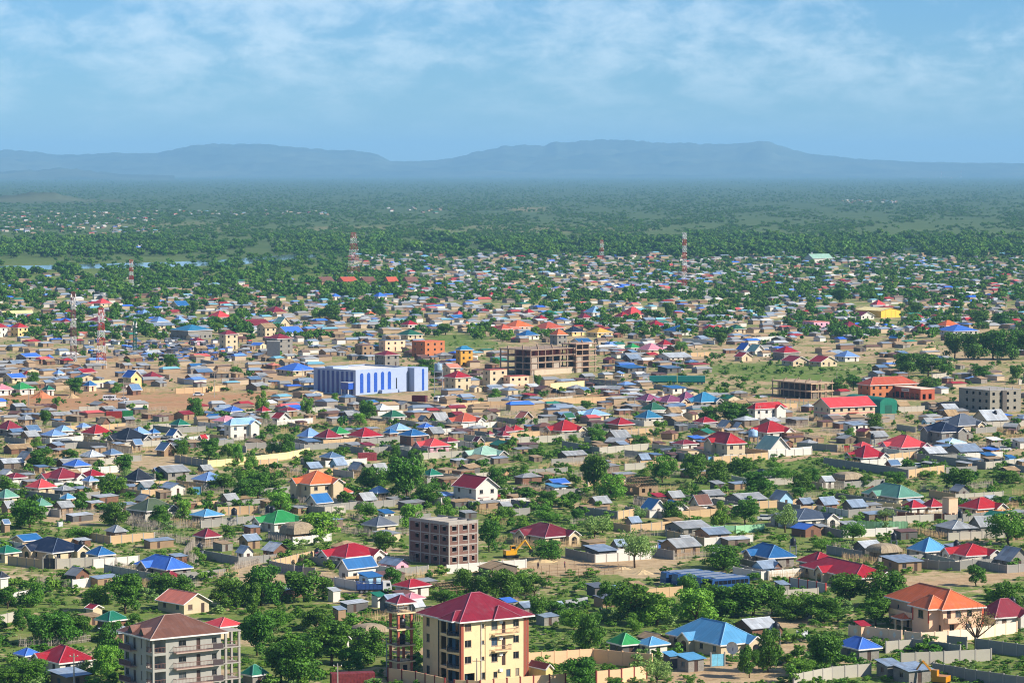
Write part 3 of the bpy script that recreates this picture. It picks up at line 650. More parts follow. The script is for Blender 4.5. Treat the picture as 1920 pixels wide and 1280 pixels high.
TV['x0'] = (crown_mesh('crown', 150, 420, 26, .022, LEAF['r'], .42, 1.0, .42, .3, .6), trunk_mesh(40, .28, 8, .04, .85, .42, 9))
TV['s0'] = (crown_mesh('crown', 160, 520, 9, .07, LEAF['m'], 0.0, 1.0, .34, .8), None)
TV['s1'] = (crown_mesh('crown', 161, 420, 7, .075, LEAF['d'], 0.0, 1.0, .34, .8), None)
TV['s2'] = (crown_mesh('crown', 162, 360, 8, .07, LEAF['p'], 0.0, 1.0, .36, .6), None)
TV['f0'] = (crown_mesh('crown', 170, 420, 9, .085, LEAF['d'], .04, 1.0, .33, 1), None)
TV['f1'] = (crown_mesh('crown', 171, 380, 7, .09, LEAF['m'], .04, 1.0, .33, 1), None)
def banana_mesh(seed):
    rg = random.Random(seed); m = MB()
    for i in range(13):
        an = rg.uniform(0, 6.28); L = rg.uniform(.35, .55); c, s = math.cos(an), math.sin(an); pr = None; z0 = rg.uniform(.3, .5)
        for k in range(6):
            t = k / 5; r_ = L * t; z = z0 + .55 * t * (1.25 - t * rg.uniform(.9, 1.2)); w = .075 * math.sin(math.pi * min(1, .12 + t * .86)); L_, R_ = (r_ * c - s * w, r_ * s + c * w, z - .02), (r_ * c + s * w, r_ * s - c * w, z - .02)
            if pr: m.poly([pr[0], pr[1], R_, L_])
            pr = (L_, R_)
    return m.mesh('crown', LEAF['b'])
TV['b0'] = (banana_mesh(3), MB().bar((0, 0, 0), (.02, 0, .45), .06, n=6, w2=.04).mesh('trunk', LEAF['b']))
TWORD = {'d': 'dark green leafy tree', 'm': 'green leafy tree', 'y': 'bright green leafy tree', 'p': 'pale feathery acacia-like tree', 'c': 'tall narrow grey-green tree', 'x': 'nearly bare tree', 'b': 'banana plant', 's': 'low shrub', 'f': 'green leafy tree'}
def tree(x, y, w, h, v, label=None):
    P = G(x, y); s = FPX / math.hypot(P.x, P.y); cm, tm = TV[v]; nm = {'b': 'banana_plant', 's': 'shrub'}.get(v[0], 'tree')
    o = empty(nm, (P.x, P.y, -0.02), random.uniform(0, 6.28)); o.scale = (w / s, w / s, h / s)
    put('crown', cm, o)
    if tm: put('trunk', tm, o)
    size = 'large ' if w / s > 8 else ('small ' if w / s < 4 else '')
    if label: tag(o, label, 'tree', 'trees of the town')
    else: later(o, size + TWORD[v[0]], {'b': 'plant', 's': 'shrub'}.get(v[0], 'tree'), x, y - h / 2, 'trees of the town')
    occupy(P.x, P.y, 0.3 * w / s); return o

# ------------------------------------------------------------------ compound walls and fences
def fence(pts, kind='P', h=2.2, mat=None, post=None, desc=None, label=None, step=3.0, gap=None):
    """P panels between posts, S upright sticks, M metal sheets, R rails"""
    P = [G(*p) for p in pts]; cx = sum(p[0] for p in pts) / len(pts); cy = sum(p[1] for p in pts) / len(pts)
    names = {'P': 'concrete_fence', 'S': 'stick_fence', 'M': 'sheet_metal_fence', 'R': 'rail_fence', 'N': 'post_fence'}
    o = empty(names[kind], P[0]); base = P[0]
    if kind == 'P':
        mat = mat or plaster((160, 150, 132), .45, True); post = post or CONC
        kp, ko = ('pan', mat.name, round(h, 1)), ('post', post.name, round(h, 1))
        if kp not in MESHC: MESHC[kp] = MB().box(0, -.09, 0, 1, .09, h).mesh('panel', mat)
        if ko not in MESHC: MESHC[ko] = MB().box(-.14, -.15, 0, .14, .15, h + .12).mesh('post', post)
    sb, rb = MB(), MB()
    for i in range(len(P) - 1):
        a, b = P[i], P[i + 1]; L = (b - a).length; d = (b - a) / L; an = math.atan2(d.y, d.x)
        if kind == 'P':
            n = max(1, round(L / step)); w = L / n
            for k_ in range(n):
                q = a + d * (w * k_) - base
                put('post', MESHC[ko], o, q, an)
                put('panel', MESHC[kp], o, q + d * .15, an, (w - .3, 1, random.uniform(.985, 1.015)))
            if i == len(P) - 2: put('post', MESHC[ko], o, b - base, an)
        elif kind == 'S':
            n = int(L / .14)
            for k_ in range(n):
                q = a + d * (L * (k_ + random.uniform(-.3, .3)) / n) - base + Vector((random.uniform(-.06, .06), random.uniform(-.06, .06), 0)); hh = h * random.uniform(.72, 1.15)
                sb.bar(q, q + Vector((random.uniform(-.12, .12), random.uniform(-.12, .12), hh)), random.uniform(.035, .075), n=3, w2=.03)
            for z in (.5, 1.3):
                rb.bar(a - base + Vector((0, 0, z)), b - base + Vector((0, 0, z)), .06)
        elif kind == 'M':
            n = max(1, round(L / .9)); mt = mat or tin((168, 172, 174), True)
            km = ('sheet', mt.name, round(h, 1))
            if km not in MESHC: MESHC[km] = MB().box(0, -.015, .03, 1, .015, h).mesh('metal_sheet', mt)
            for k_ in range(n): put('metal_sheet', MESHC[km], o, a + d * (L * k_ / n) - base, an, (L / n * .98, 1, random.uniform(.96, 1.04)))
        else:
            n = max(1, round(L / step)); kn = ('fpost', round(h, 1))
            if kn not in MESHC: MESHC[kn] = MB().bar((0, 0, 0), (.03, .02, h), .09, n=5, w2=.07).mesh('post', WOOD)
            for k_ in range(n + 1): put('post', MESHC[kn], o, a + d * (L * k_ / n) - base, random.uniform(0, 6))
            if kind == 'R':
                for z in (.45, 1.0): MB().bar(a - base + Vector((0, 0, h * z * .9)), b - base + Vector((0, 0, h * z * .9)), .08).build('rail', WOOD, o)
        for t in np.arange(0, L, 3.0): p_ = a + d * t; occupy(p_.x, p_.y, .9)
    if kind == 'S':
        so = sb.build('sticks', mat or SM, o); so['kind'] = 'stuff'; rb.build('rail', mat or SM, o)
    w = desc or {'P': 'grey concrete panel wall with posts', 'S': 'weathered upright stick fence', 'M': 'corrugated sheet metal fence', 'R': 'pale pole rail fence', 'N': 'row of thin wooden fence posts'}[kind]
    if label: tag(o, label, 'fence' if kind != 'P' else 'wall')
    else: later(o, w, 'wall' if kind == 'P' else 'fence', cx, cy, 'compound walls and fences')
    return o
def stick_mat(name, a, b):
    k = NT(name); geo = k.n('ShaderNodeNewGeometry'); k.l(k.mix(geo.outputs['Random Per Island'], lin(a), lin(b)), k.b.inputs['Base Color']); k.b.inputs['Roughness'].default_value = .95; return k.m
SM = stick_mat('grey_sticks', (112, 102, 92), (196, 182, 162)); SM2 = stick_mat('straw_sticks', (150, 122, 84), (220, 190, 142))

# ------------------------------------------------------------------ small street things
def tank(x, y, stand=3.0, r=.8, label=None, h=1.8, mat=None, loc=None, desc='black water tank on a steel stand'):
    P = loc or G(x, y); o = empty('water_tank', P)
    if stand > .2:
        f = MB()
        for sx in (-1, 1):
            for sy in (-1, 1): f.bar((sx * r, sy * r, 0), (sx * r, sy * r, stand), .12)
        for z in (stand * .5, stand):
            for q in ((-1, -1, 1, -1), (1, -1, 1, 1), (1, 1, -1, 1), (-1, 1, -1, -1)): f.bar((q[0] * r, q[1] * r, z), (q[2] * r, q[3] * r, z), .1)
        f.bar((-r, -r, 0), (r, -r, stand), .06).bar((r, -r, 0), (r, r, stand), .06); f.build('stand', STEEL, o)
        MB().box(-r * 1.1, -r * 1.1, stand + .05, r * 1.1, r * 1.1, stand + .12).build('platform', STEEL, o)
    z = stand + .12; b = MB().lathe([(.01, z), (r * .95, z), (r, z + h * .2), (r * .97, z + h * .25), (r, z + h * .5), (r * .97, z + h * .55), (r, z + h * .8), (r * .7, z + h * .93), (.3, z + h), (.3, z + h * 1.06), (.01, z + h * 1.06)], 14)
    t = b.build('tank_body', mat or BLACKP, o, smooth=True); MB().lathe([(.32, z + h * 1.06), (.32, z + h * 1.1), (.01, z + h * 1.1)], 10).build('lid', mat or BLACKP, t)
    if label: tag(o, label, 'tank', 'water tanks')
    else: later(o, desc, 'tank', x, y - 20, 'water tanks')
    occupy(P.x, P.y, r); return o
def pole(x, y, ytop, desc='thin concrete power pole', m=None):
    P = G(x, y); s = FPX / math.hypot(P.x, P.y); h = (y - ytop) / s; o = empty('power_pole', P)
    MB().bar((0, 0, 0), (0, 0, h), .24, n=8, w2=.14).build('shaft', m or CONC, o); MB().box(-.8, -.05, h - .6, .8, .05, h - .48).build('cross_arm', WOOD, o)
    for q in (-.7, 0, .7): MB().lathe([(.06, h - .48), (.09, h - .4), (.05, h - .28), (.01, h - .25)], 6, (q, 0)).build('insulator', WHITE, o)
    later(o, desc, 'pole', x, (y + ytop) / 2, 'poles'); return o
def wheel(root, x, y, r, w=.22):
    t = put('wheel', wheel_mesh(r, w), root, (x, y, r)); return t
def wheel_mesh(r, w):
    key = ('wh', r, w)
    if key not in MESHC:
        m = MB(); n = 12
        for k_ in range(n):
            t0, t1 = 6.2832 * k_ / n, 6.2832 * (k_ + 1) / n; p = [(r * math.cos(t), q, r * math.sin(t)) for t, q in ((t0, -w / 2), (t1, -w / 2), (t1, w / 2), (t0, w / 2))]; m.poly(p)
            for q in (-w / 2, w / 2):
                m.poly([(r * math.cos(t0), q, r * math.sin(t0)), (r * math.cos(t1), q, r * math.sin(t1)), (r * .55 * math.cos(t1), q, r * .55 * math.sin(t1)), (r * .55 * math.cos(t0), q, r * .55 * math.sin(t0))])
                m.poly([(r * .55 * math.cos(t0), q, r * .55 * math.sin(t0)), (r * .55 * math.cos(t1), q, r * .55 * math.sin(t1)), (0, q, 0)], 1)
        MESHC[key] = m.mesh('wheel', [TYRE, STEEL])
    return MESHC[key]
def vehicle(kind, x, y, ang, rgb, label, cat, nose=0.0):
    P = G(x, y) - Vector((math.cos(R(ang)), math.sin(R(ang)), 0)) * nose; o = empty(kind, P, R(ang)); paint = flat('car_paint', rgb, .3, 0, .5, .06)
    def prof(pts, hw, mat, name, tap=0.0, par=o):
        m = MB(); n = len(pts); zt = max(p[1] for p in pts)
        sd = [[(px_, sg * (hw - tap * (pz > zt - .05)), pz) for px_, pz in pts] for sg in (-1, 1)]
        m.poly(sd[0]); m.poly(sd[1][::-1])
        for i in range(n): j = (i + 1) % n; m.poly([sd[0][j], sd[0][i], sd[1][i], sd[1][j]])
        return m.build(name, mat, par)
    if kind in ('car', 'pickup'):
        L = 4.4 if kind == 'car' else 5.0
        b = prof([(0, .35), (L, .35), (L, .8), (L - .15, .95), (L * .72, 1.0), (.1, 1.0), (0, .85)], .85, paint, 'body')
        c0, c1 = (L * .12, L * .66) if kind == 'car' else (L * .38, L * .7)
        prof([(c0, 1.0), (c1 + .5, 1.0), (c1, 1.5), (c0 + .3, 1.52)], .78, GLASS, 'windows', .12, b); prof([(c0 + .28, 1.525), (c1, 1.505), (c1 - .1, 1.56), (c0 + .4, 1.57)], .68, paint, 'roof')
        for wx in (L * .19, L * .81):
            for wy in (-.78, .78): wheel(o, wx, wy, .34)
        for wy in (-.6, .6): MB().box(L - .02, wy - .18, .66, L + .03, wy + .18, .82).build('headlight', WHITE, o)
    elif kind in ('minibus', 'bus'):
        L, H, hw = (5.6, 2.3, .95) if kind == 'minibus' else (10.5, 3.1, 1.22)
        b = prof([(0, .4), (L, .4), (L, H * .5), (L - .25, H), (.08, H), (0, H * .8)], hw, paint, 'body')
        n = 5 if kind == 'minibus' else 8
        for sg in (-1, 1):
            for i in range(n): x0 = .35 + i * (L - 1.0) / n; MB().box(x0, sg * hw - .015, H * .55, x0 + (L - 1.0) / n - .12, sg * hw + .015, H * .84).build('side_window', GLASS, o)
        MB().poly([(L + .015, -hw * .9, H * .53), (L + .015, hw * .9, H * .53), (L - .2, hw * .86, H * .9), (L - .2, -hw * .86, H * .9)]).build('windscreen', GLASS, o)
        MB().box(-.015, -hw * .8, H * .55, .01, hw * .8, H * .82).build('rear_window', GLASS, o)
        if kind == 'bus': MB().box(1, -hw * .8, H, L - 1.2, hw * .8, H + .12).build('roof_top', flat('bus_roof', (132, 142, 154), .5), o)
        for wx in (L * .18, L * .78):
            for wy in (-hw + .1, hw - .1): wheel(o, wx, wy, .45 if kind == 'bus' else .34, .26)
        for wy in (-hw * .7, hw * .7): MB().box(L - .01, wy - .15, .62, L + .04, wy + .15, .85).build('headlight', WHITE, o)
    elif kind == 'lorry':
        L = 8.0; MB().box(0, -.5, .7, L - .3, .5, .95).build('chassis', BLACKP, o); cb = flat('lorry_blue', (38, 70, 128), .5)
        bd = MB(); bd.box(0, -1.2, .98, 5.9, 1.2, 1.1); bd.box(0, -1.2, 1.1, .06, 1.2, 2.2); bd.box(5.84, -1.2, 1.1, 5.9, 1.2, 2.3)
        for sg in (-1, 1): bd.box(.06, sg * 1.2 - .04, 1.1, 5.84, sg * 1.2 + .04, 2.0)
        lb = bd.build('cargo_body', cb, o)
        for i in range(7):
            for sg in (-1, 1): MB().box(.1 + i * .94, sg * 1.24 - .03, 1.1, .2 + i * .94, sg * 1.24 + .03, 2.75).build('stake', cb, lb)
        for sg in (-1, 1): MB().box(.05, sg * 1.2 - .04, 2.6, 5.85, sg * 1.2 + .04, 2.72).build('top_rail', cb, lb)
        prof([(6.0, .6), (8.0, .6), (8.0, 1.7), (7.75, 2.7), (6.0, 2.75)], 1.15, paint, 'cab'); MB().poly([(8.02, -1, 1.72), (8.02, 1, 1.72), (7.8, .95, 2.55), (7.8, -.95, 2.55)]).build('windscreen', GLASS, o)
        for sg in (-1, 1): MB().box(6.8, sg * 1.15 - .02, 1.7, 7.6, sg * 1.15 + .02, 2.4).build('side_window', GLASS, o)
        for wx in (1.1, 2.3, 7.1):
            for wy in (-1, 1): wheel(o, wx, wy, .5, .3)
    elif kind == 'articulated_lorry':
        box = flat('green_container', rgb, .55)
        for i in range(2): MB().box(i * 12.6, -1.2, 1.3, i * 12.6 + 12.2, 1.2, 3.9).build('container', box, o); MB().box(i * 12.6, -.6, .8, i * 12.6 + 12.2, .6, 1.28).build('chassis', BLACKP, o)
        prof([(25.2, .6), (28, .6), (28, 1.9), (27.7, 3.2), (25.2, 3.3)], 1.2, WHITE, 'cab'); MB().poly([(28.02, -1, 1.9), (28.02, 1, 1.9), (27.74, .95, 3.0), (27.74, -.95, 3.0)]).build('windscreen', GLASS, o)
        for wx in (1.5, 3, 10.5, 14, 15.5, 23, 27):
            for wy in (-1, 1): wheel(o, wx, wy, .5, .3)
    elif kind == 'excavator':
        for sg in (-1, 1): MB().box(-1.6, sg * 1.0 - .3, 0, 1.6, sg * 1.0 + .3, .75).build('track', TYRE, o)
        MB().box(-1.7, -1.2, .8, 1.2, 1.2, 1.9).build('body', paint, o); c = MB().box(.1, .1, 1.92, 1.3, 1.2, 3.0).build('cab', paint, o); MB().box(.2, .07, 2.2, 1.32, 1.15, 2.85).build('window', GLASS, c)
        bm = MB().bar((1.0, -.3, 1.7), (3.6, -.3, 4.3), .42, w2=.32).build('boom', paint, o); MB().bar((3.6, -.3, 4.3), (5.2, -.3, 2.0), .3, w2=.22).build('arm', paint, o)
        MB().poly([(4.8, -.8, 1.9), (5.6, -.8, 1.8), (5.4, -.8, .9), (4.7, -.8, 1.0)]).poly([(4.8, .2, 1.9), (4.7, .2, 1.0), (5.4, .2, .9), (5.6, .2, 1.8)]).poly([(4.8, -.8, 1.9), (4.7, -.8, 1.0), (4.7, .2, 1.0), (4.8, .2, 1.9)]).poly([(4.7, -.8, 1.0), (5.4, -.8, .9), (5.4, .2, .9), (4.7, .2, 1.0)]).build('bucket', BLACKP, o)
    tag(o, label, cat, cat + 's in view'); occupy(P.x, P.y, 3); return o
def container(x, y, ang, rgb, label, L=6.1):
    P = G(x, y); o = empty('shipping_container', P, R(ang)); c = flat('container_paint', rgb, .6, 0, .3, .2); m = MB(); n = int(L / .28)
    for ya, s_ in ((0, -1), (2.4, 1)):
        m = MB()
        for i in range(n): d = .04 if i % 2 else 0; m.box(i * L / n, ya + s_ * d - .02, .12, (i + 1) * L / n, ya + s_ * d + .02, 2.5)
        m.build('side_wall', c, o)
    MB().box(0, -.04, 2.5, L, 2.44, 2.6).box(0, -.04, 0, L, 2.44, .12).build('frame', c, o)
    for xx in (0, L - .05): MB().box(xx, .02, .12, xx + .05, 2.38, 2.5).build('end_door', c, o)
    for yy in (.5, 1.0, 1.4, 1.9): MB().bar((L + .04, yy, .2), (L + .04, yy, 2.4), .05).build('locking_bar', STEEL, o)
    tag(o, label, 'container', 'shipping containers'); occupy(P.x, P.y, 4)
RED_ST, WHT_ST = flat('red_steel', (188, 52, 44), .6), flat('white_steel', (224, 222, 216), .6)
def mast(x, y, ytop, w0, w1, bands, label, cols=(RED_ST, WHT_ST), name='lattice_mast', gear=True, first=1):
    P = G(x, y); s = FPX / math.hypot(P.x, P.y); h = (y - ytop) / s; a, b = w0 / s / 2, w1 / s / 2; o = empty(name, P, R(25)); th = max(.13, .02 * (a + b))
    for i in range(bands):
        z0, z1 = h * i / bands, h * (i + 1) / bands; m = MB(); sub = 2 if h / bands > 2.2 * a else 1
        for j in range(sub):
            za, zb = z0 + (z1 - z0) * j / sub, z0 + (z1 - z0) * (j + 1) / sub; ra, rb = a + (b - a) * za / h, a + (b - a) * zb / h
            cs_ = [(-1, -1), (1, -1), (1, 1), (-1, 1)]
            for q in range(4):
                c, d = cs_[q], cs_[(q + 1) % 4]; A, B = (c[0] * ra, c[1] * ra, za), (c[0] * rb, c[1] * rb, zb); C, D = (d[0] * ra, d[1] * ra, za), (d[0] * rb, d[1] * rb, zb)
                m.bar(A, B, th * 1.3); m.bar(A, D, th * .8); m.bar(C, B, th * .8); m.bar(B, D, th * .8)
        m.build('red_section' if (i + first) % 2 == 0 else 'white_section', cols[0] if (i + first) % 2 == 0 else cols[1], o)
    if gear:
        for i in range(5):
            an = i * 1.26; z = h * (.97 - .05 * (i % 3)); r_ = b + .5; MB().box(r_ * math.cos(an) - .18, r_ * math.sin(an) - .18, z - 1.6, r_ * math.cos(an) + .18, r_ * math.sin(an) + .18, z).build('panel_antenna', WHITE, o)
        for z in (h * .62, h * .8): MB().lathe([(.05, z - .5), (.75, z), (.05, z + .5)], 10, (a * .7, -a * .7)).build('dish', WHITE, o)
    tag(o, label, 'mast', 'masts over the town'); LANDMARKS.append(None); LANDMARKS.pop(); return o

# ------------------------------------------------------------------ landmark buildings
def rail(root, x0, y0, x1, y1, z, h=1.0, mat=None, name='balcony_rail', sp=.28):
    m = MB(); L = math.hypot(x1 - x0, y1 - y0); n = max(2, int(L / sp)); m.bar((x0, y0, z + h), (x1, y1, z + h), .08).bar((x0, y0, z + .12), (x1, y1, z + .12), .05)
    for i in range(n + 1): t = i / n; m.bar((x0 + (x1 - x0) * t, y0 + (y1 - y0) * t, z), (x0 + (x1 - x0) * t, y0 + (y1 - y0) * t, z + h), .035, n=3)
    return m.build(name, mat or flat('rail_paint', (150, 120, 104), .5), root)
def fit(root, face, holes, d=.16, doorm=None):
    for (q, z, w, h, kd) in holes:
        (x, y), r2 = on_face(face, q, w); x, y = (x, y + d) if face == 'f' else (x + d, y)
        if kd == 'd': put('door', door_mesh(w, h, doorm or DOORM), root, (x, y, z), r2)
        elif kd == 'w': fm, pm = win_mesh(w, h, GLASS); o = put('window', fm, root, (x, y, z), r2); vary(put('pane', pm, o))
def hero(name, xc, yb, pl, pr, a, label, cat, land, hgt):
    P, rz, Rl, Ll, s = frame_of(xc, yb, pl, pr, a); o = empty(name, P, rz); tag(o, label, cat)
    c = P + Vector((math.cos(rz) * Rl / 2 - math.sin(rz) * Ll / 2, math.sin(rz) * Rl / 2 + math.cos(rz) * Ll / 2, hgt / 2)); px, py = proj(c); LANDMARKS.append((land, px, py, o))
    occupy(c.x, c.y, .62 * max(Rl, Ll)); KEEP.append((xc - pl - 4, xc + pr + 4, yb - (hgt * s) - 10, yb + 14)); return o, Rl, Ll, s

# yellow apartment block
o, Rl, Ll, s = hero('apartment_block', 865, 1286, 74, 128, 57, 'yellow four-storey apartment block with maroon hip roof and brown corner strips', 'building', 'yellow apartment block', 15)
YM = plaster((226, 196, 148), .28); BRP = plaster((150, 74, 52), .2); ST = 3.05; H4 = 4 * ST; fh, lh = [], []
for f in range(4):
    z = f * ST
    if f: fh += [(.75, z + 1.1, 1.5, 1.35, 'w'), (4.55, z + 1.4, .6, .75, 'w'), (6.75, z + .9, 1.4, 1.6, 'w'), (9.1, z + .1, .85, 2.2, 'd'), (11.7, z + 1.1, 1.3, 1.35, 'w')]
    else: fh += [(.7, .1, 2.3, 2.2, 'a'), (4.3, .9, 1.0, 1.3, 'w'), (7.2, .9, .9, 1.2, 'w'), (10.1, .9, 1.0, 1.4, 'w'), (12.2, .9, .9, 1.4, 'w')]
    lh += [(.7, z + .12, 6.6, 2.5, 'a'), (Ll - 2.4, z + .8, 1.2, 1.6, 'w')]
shell(o, Rl, Ll, 0, H4, [h[:4] for h in fh], [h[:4] for h in lh], YM); fit(o, 'f', fh); fit(o, 'l', lh)
BL = plaster((70, 104, 130), .2)
for f in range(4):
    z = f * ST; MB().box(1.6, .6, z + .12, 1.7, 7.5, z + 2.62).build('loggia_wall', BL, o); MB().box(.02, .6, z, 1.7, 7.5, z + .12).build('loggia_floor', CONC, o)
    for y in (1.2, 3.4, 5.6): MB().box(1.55, y, z + .14, 1.62, y + 1.0, z + 2.3).build('door', GLASS, o)
    MB().box(.0, 4.9, z + .12, .25, 5.15, z + 2.62).build('loggia_pillar', YM, o)
    if f:
        m = MB(); n = 8; pts = [(-1.2 * math.sin(math.pi * k_ / n), .7 + 4.0 * k_ / n) for k_ in range(n + 1)]
        for i in range(n): (xa, ya), (xb, yb_) = pts[i], pts[i + 1]; m.poly([(xa, ya, z - .15), (xb, yb_, z - .15), (xb, yb_, z + .15), (xa, ya, z + .15)][::-1]); m.poly([(xa, ya, z + .15), (xb, yb_, z + .15), (0, yb_, z + .15), (0, ya, z + .15)][::-1])
        m.build('round_balcony', YM, o)
        for i in range(n): rail(o, *pts[i], *pts[i + 1], z + .15, .9, flat('dark_iron', (58, 50, 44), .5))
        if f >= 2:
            x1 = 12.4 if f == 3 else 10.7; MB().box(6.9, -1.1, z - .18, x1, 0, z + .05).build('balcony_slab', YM, o); rail(o, 6.95, -1.05, x1 - .05, -1.05, z + .05, .95); rail(o, x1 - .05, -1.05, x1 - .05, 0, z + .05, .95)
    for (x, zz_) in ((8.4, 2.1),): MB().box(x, -.32, z + zz_ - .1, x + .75, -.01, z + zz_ + .45).build('air_conditioner', WHITE, o)
MB().box(-.08, -.08, 0, .5, .02, H4).box(-.08, .02, 0, .02, .5, H4).build('corner_strip', BRP, o); MB().box(Rl - 1.0, -.08, 0, Rl - .45, .02, H4).box(Rl - .3, -.1, 0, Rl + .06, .3, H4).build('corner_strip', BRP, o)
MB().box(5.35, -.12, 0, 6.5, .02, H4).build('pilaster', YM, o); MB().bar((4.4, -.1, 0), (4.4, -.1, H4), .12).build('drain_pipe', WHITE, o); MB().bar((-.1, 7.7, 0), (-.1, 7.7, H4), .22).build('drain_pipe', BLACKP, o)
RM = tin((124, 26, 42)); rr_ = hip(o, -.9, -.9, Rl + .9, Ll + .9, H4 + .02, 4.1, RM, True, TRIM)
for (x0, x1, y0, y1) in ((6.4, 12.8, -1.4, 5),): hip(o, x0, y0, x1, y1, H4 + .04, 2.0, RM, True, TRIM, 'bay_roof')
hip(o, -1.6, .8, 5, 5.4, H4 + .04, 1.5, RM, True, TRIM, 'bay_roof')
LANDM_Y = o
# peach and brown boundary wall, gatehouse
PW, PB = plaster((228, 184, 140), .25), plaster((120, 44, 38), .2)
fence([(728, 1277), (780, 1284), (834, 1297)], 'P', 2.6, PW, PB, label='peach boundary wall with brown posts left of the yellow apartment block')
fence([(852, 1300), (900, 1302), (1000, 1292), (1060, 1288)], 'P', 2.6, PW, PB, label='peach boundary wall with brown posts in front of the yellow apartment block')
fence([(992, 1250), (1112, 1242)], 'P', 2.8, PW, PW, label='sunlit peach back wall of the empty walled plot'); fence([(1112, 1242), (1222, 1252)], 'P', 2.8, PW, PW, label='shaded far right wall of the empty walled plot')
fence([(1118, 1283), (1165, 1279), (1212, 1272)], 'P', 2.6, PW, PB, label='peach front wall with brown posts of the empty walled plot')
house(988, 1038, 1240, 1253, 'mar', 'y', 'gr', fr=.7, label='small gatehouse with maroon roof beside the yellow apartment block', cat='building', name='gatehouse')
# water tower of the apartment block
P = G(752, 1268); tw = empty('water_tower', P, R(33)); hw = 1.45; tag(tw, 'slim four-level tank tower with small maroon hat roof left of the yellow block', 'tower')
for i, z in enumerate((0.0, 3.1, 6.2, 9.3)):
    for sx in (-1, 1):
        for sy in (-1, 1): MB().box(sx * hw - .2, sy * hw - .2, z + .15, sx * hw + .2, sy * hw + .2, z + 3.1).build('column', plaster((176, 92, 70), .2), tw)
    MB().box(-hw - .55, -hw - .55, z + 3.1 - .1, hw + .55, hw + .55, z + 3.25).build('deck', YM, tw)
    rail(tw, -hw - .5, -hw - .5, hw + .5, -hw - .5, z + 3.25, .9, BLACKP); rail(tw, -hw - .5, -hw - .5, -hw - .5, hw + .5, z + 3.25, .9, BLACKP)
    if i == 0: MB().box(-hw + .22, -hw + .05, .1, hw - .22, hw - .2, 3.0).build('store_room', YM, tw); put('window', pane_only(.9, 1.3), tw, (-.4, -hw + .03, 1.2))
for z in (6.4, 9.5): MB().lathe([(.01, z), (.85, z), (.85, z + 1.6), (.4, z + 1.85), (.01, z + 1.9)], 12).build('tank', BLACKP, tw, smooth=True)
hip(tw, -hw - .7, -hw - .7, hw + .7, hw + .7, 14.4, 1.3, RM, True, TRIM)
for sx in (-1, 1):
    for sy in (-1, 1): MB().box(sx * hw - .06, sy * hw - .06, 12.55, sx * hw + .06, sy * hw + .06, 14.4).build('post', STEEL, tw)
occupy(P.x, P.y, 3)

# brown-roofed grey apartment block
o, Rl, Ll, s = hero('apartment_block', 287, 1317, 54, 129, 62, 'grey plastered apartment block with brown hip roof and long railed balconies', 'building', 'brown-roofed apartment block', 15)
GM = plaster((158, 154, 142), .4); ST = 2.95; H4 = 4 * ST; fh, lh = [], []
for f in range(4):
    z = f * ST; fh += [(.35, z + .12, 2.3, 2.45, 'a'), (5.3, z + 1.0, 1.55, 1.1, 'w'), (9.0, z + .1, .8, 2.1, 'd'), (12.2, z + .95, 1.0, 1.1, 'w')]
    lh += [(.4, z + .12, 2.2, 2.45, 'a'), (4.1, z + .6, .5, 1.7, 'w'), (9.3, z + .9, 1.3, 1.3, 'w'), (6.6, z + .1, .9, 2.1, 'd')]
shell(o, Rl, Ll, 0, H4, [h[:4] for h in fh], [h[:4] for h in lh], GM); fit(o, 'f', fh); fit(o, 'l', lh)
IR = flat('iron_rail', (118, 84, 74), .5)
for f in range(4):
    z = f * ST; MB().box(.3, 2.55, z + .12, 2.6, 2.6, z + 2.57).box(2.6, .3, z + .12, 2.66, 2.6, z + 2.57).build('loggia_wall', GM, o); MB().box(.02, .02, z - .05, 2.6, 2.6, z + .12).build('loggia_floor', CONC, o)
    MB().box(.9, 2.5, z + .14, 1.7, 2.56, z + 2.2).build('door', GLASS, o); rail(o, .35, .03, 2.65, .03, z + .12, .95, IR); rail(o, .03, .4, .03, 2.6, z + .12, .95, IR)
    if f:
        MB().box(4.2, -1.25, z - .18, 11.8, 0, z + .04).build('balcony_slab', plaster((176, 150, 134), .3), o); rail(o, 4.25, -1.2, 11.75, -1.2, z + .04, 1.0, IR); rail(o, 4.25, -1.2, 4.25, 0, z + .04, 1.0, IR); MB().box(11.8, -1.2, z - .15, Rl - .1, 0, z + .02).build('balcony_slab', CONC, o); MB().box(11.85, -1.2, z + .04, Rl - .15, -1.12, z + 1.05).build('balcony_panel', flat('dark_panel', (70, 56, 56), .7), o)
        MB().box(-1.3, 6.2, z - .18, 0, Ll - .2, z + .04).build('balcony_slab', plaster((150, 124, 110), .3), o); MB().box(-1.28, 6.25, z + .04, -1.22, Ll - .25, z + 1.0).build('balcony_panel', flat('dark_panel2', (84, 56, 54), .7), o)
hip(o, -1.0, -1.0, Rl + .9, Ll + 1.0, H4 + .02, 3.1, tin((112, 74, 58)), True, TRIM)
for y in (3.2, 7.6):
    m = MB(); m.poly([(-.6, y - .9, H4 + .3), (-.6, y + .9, H4 + .3), (-.6, y, H4 + 1.4)]); m.build('dormer_vent', BLACKP, o)
    MB().poly([(-.65, y - 1.0, H4 + .3), (-.65, y, H4 + 1.5), (1.6, y, H4 + 1.5), (.4, y - 1.0, H4 + .4)]).poly([(-.65, y + 1.0, H4 + .3), (.4, y + 1.0, H4 + .4), (1.6, y, H4 + 1.5), (-.65, y, H4 + 1.5)]).build('dormer_roof', tin((112, 74, 58)), o)
for (x, y) in ((15.2, .2), (18.0, .2), (15.2, 3.0), (18.0, 3.0)): MB().box(x - .2, y - .2, 0, x + .2, y + .2, H4 - .2).build('stair_column', CONC, o)
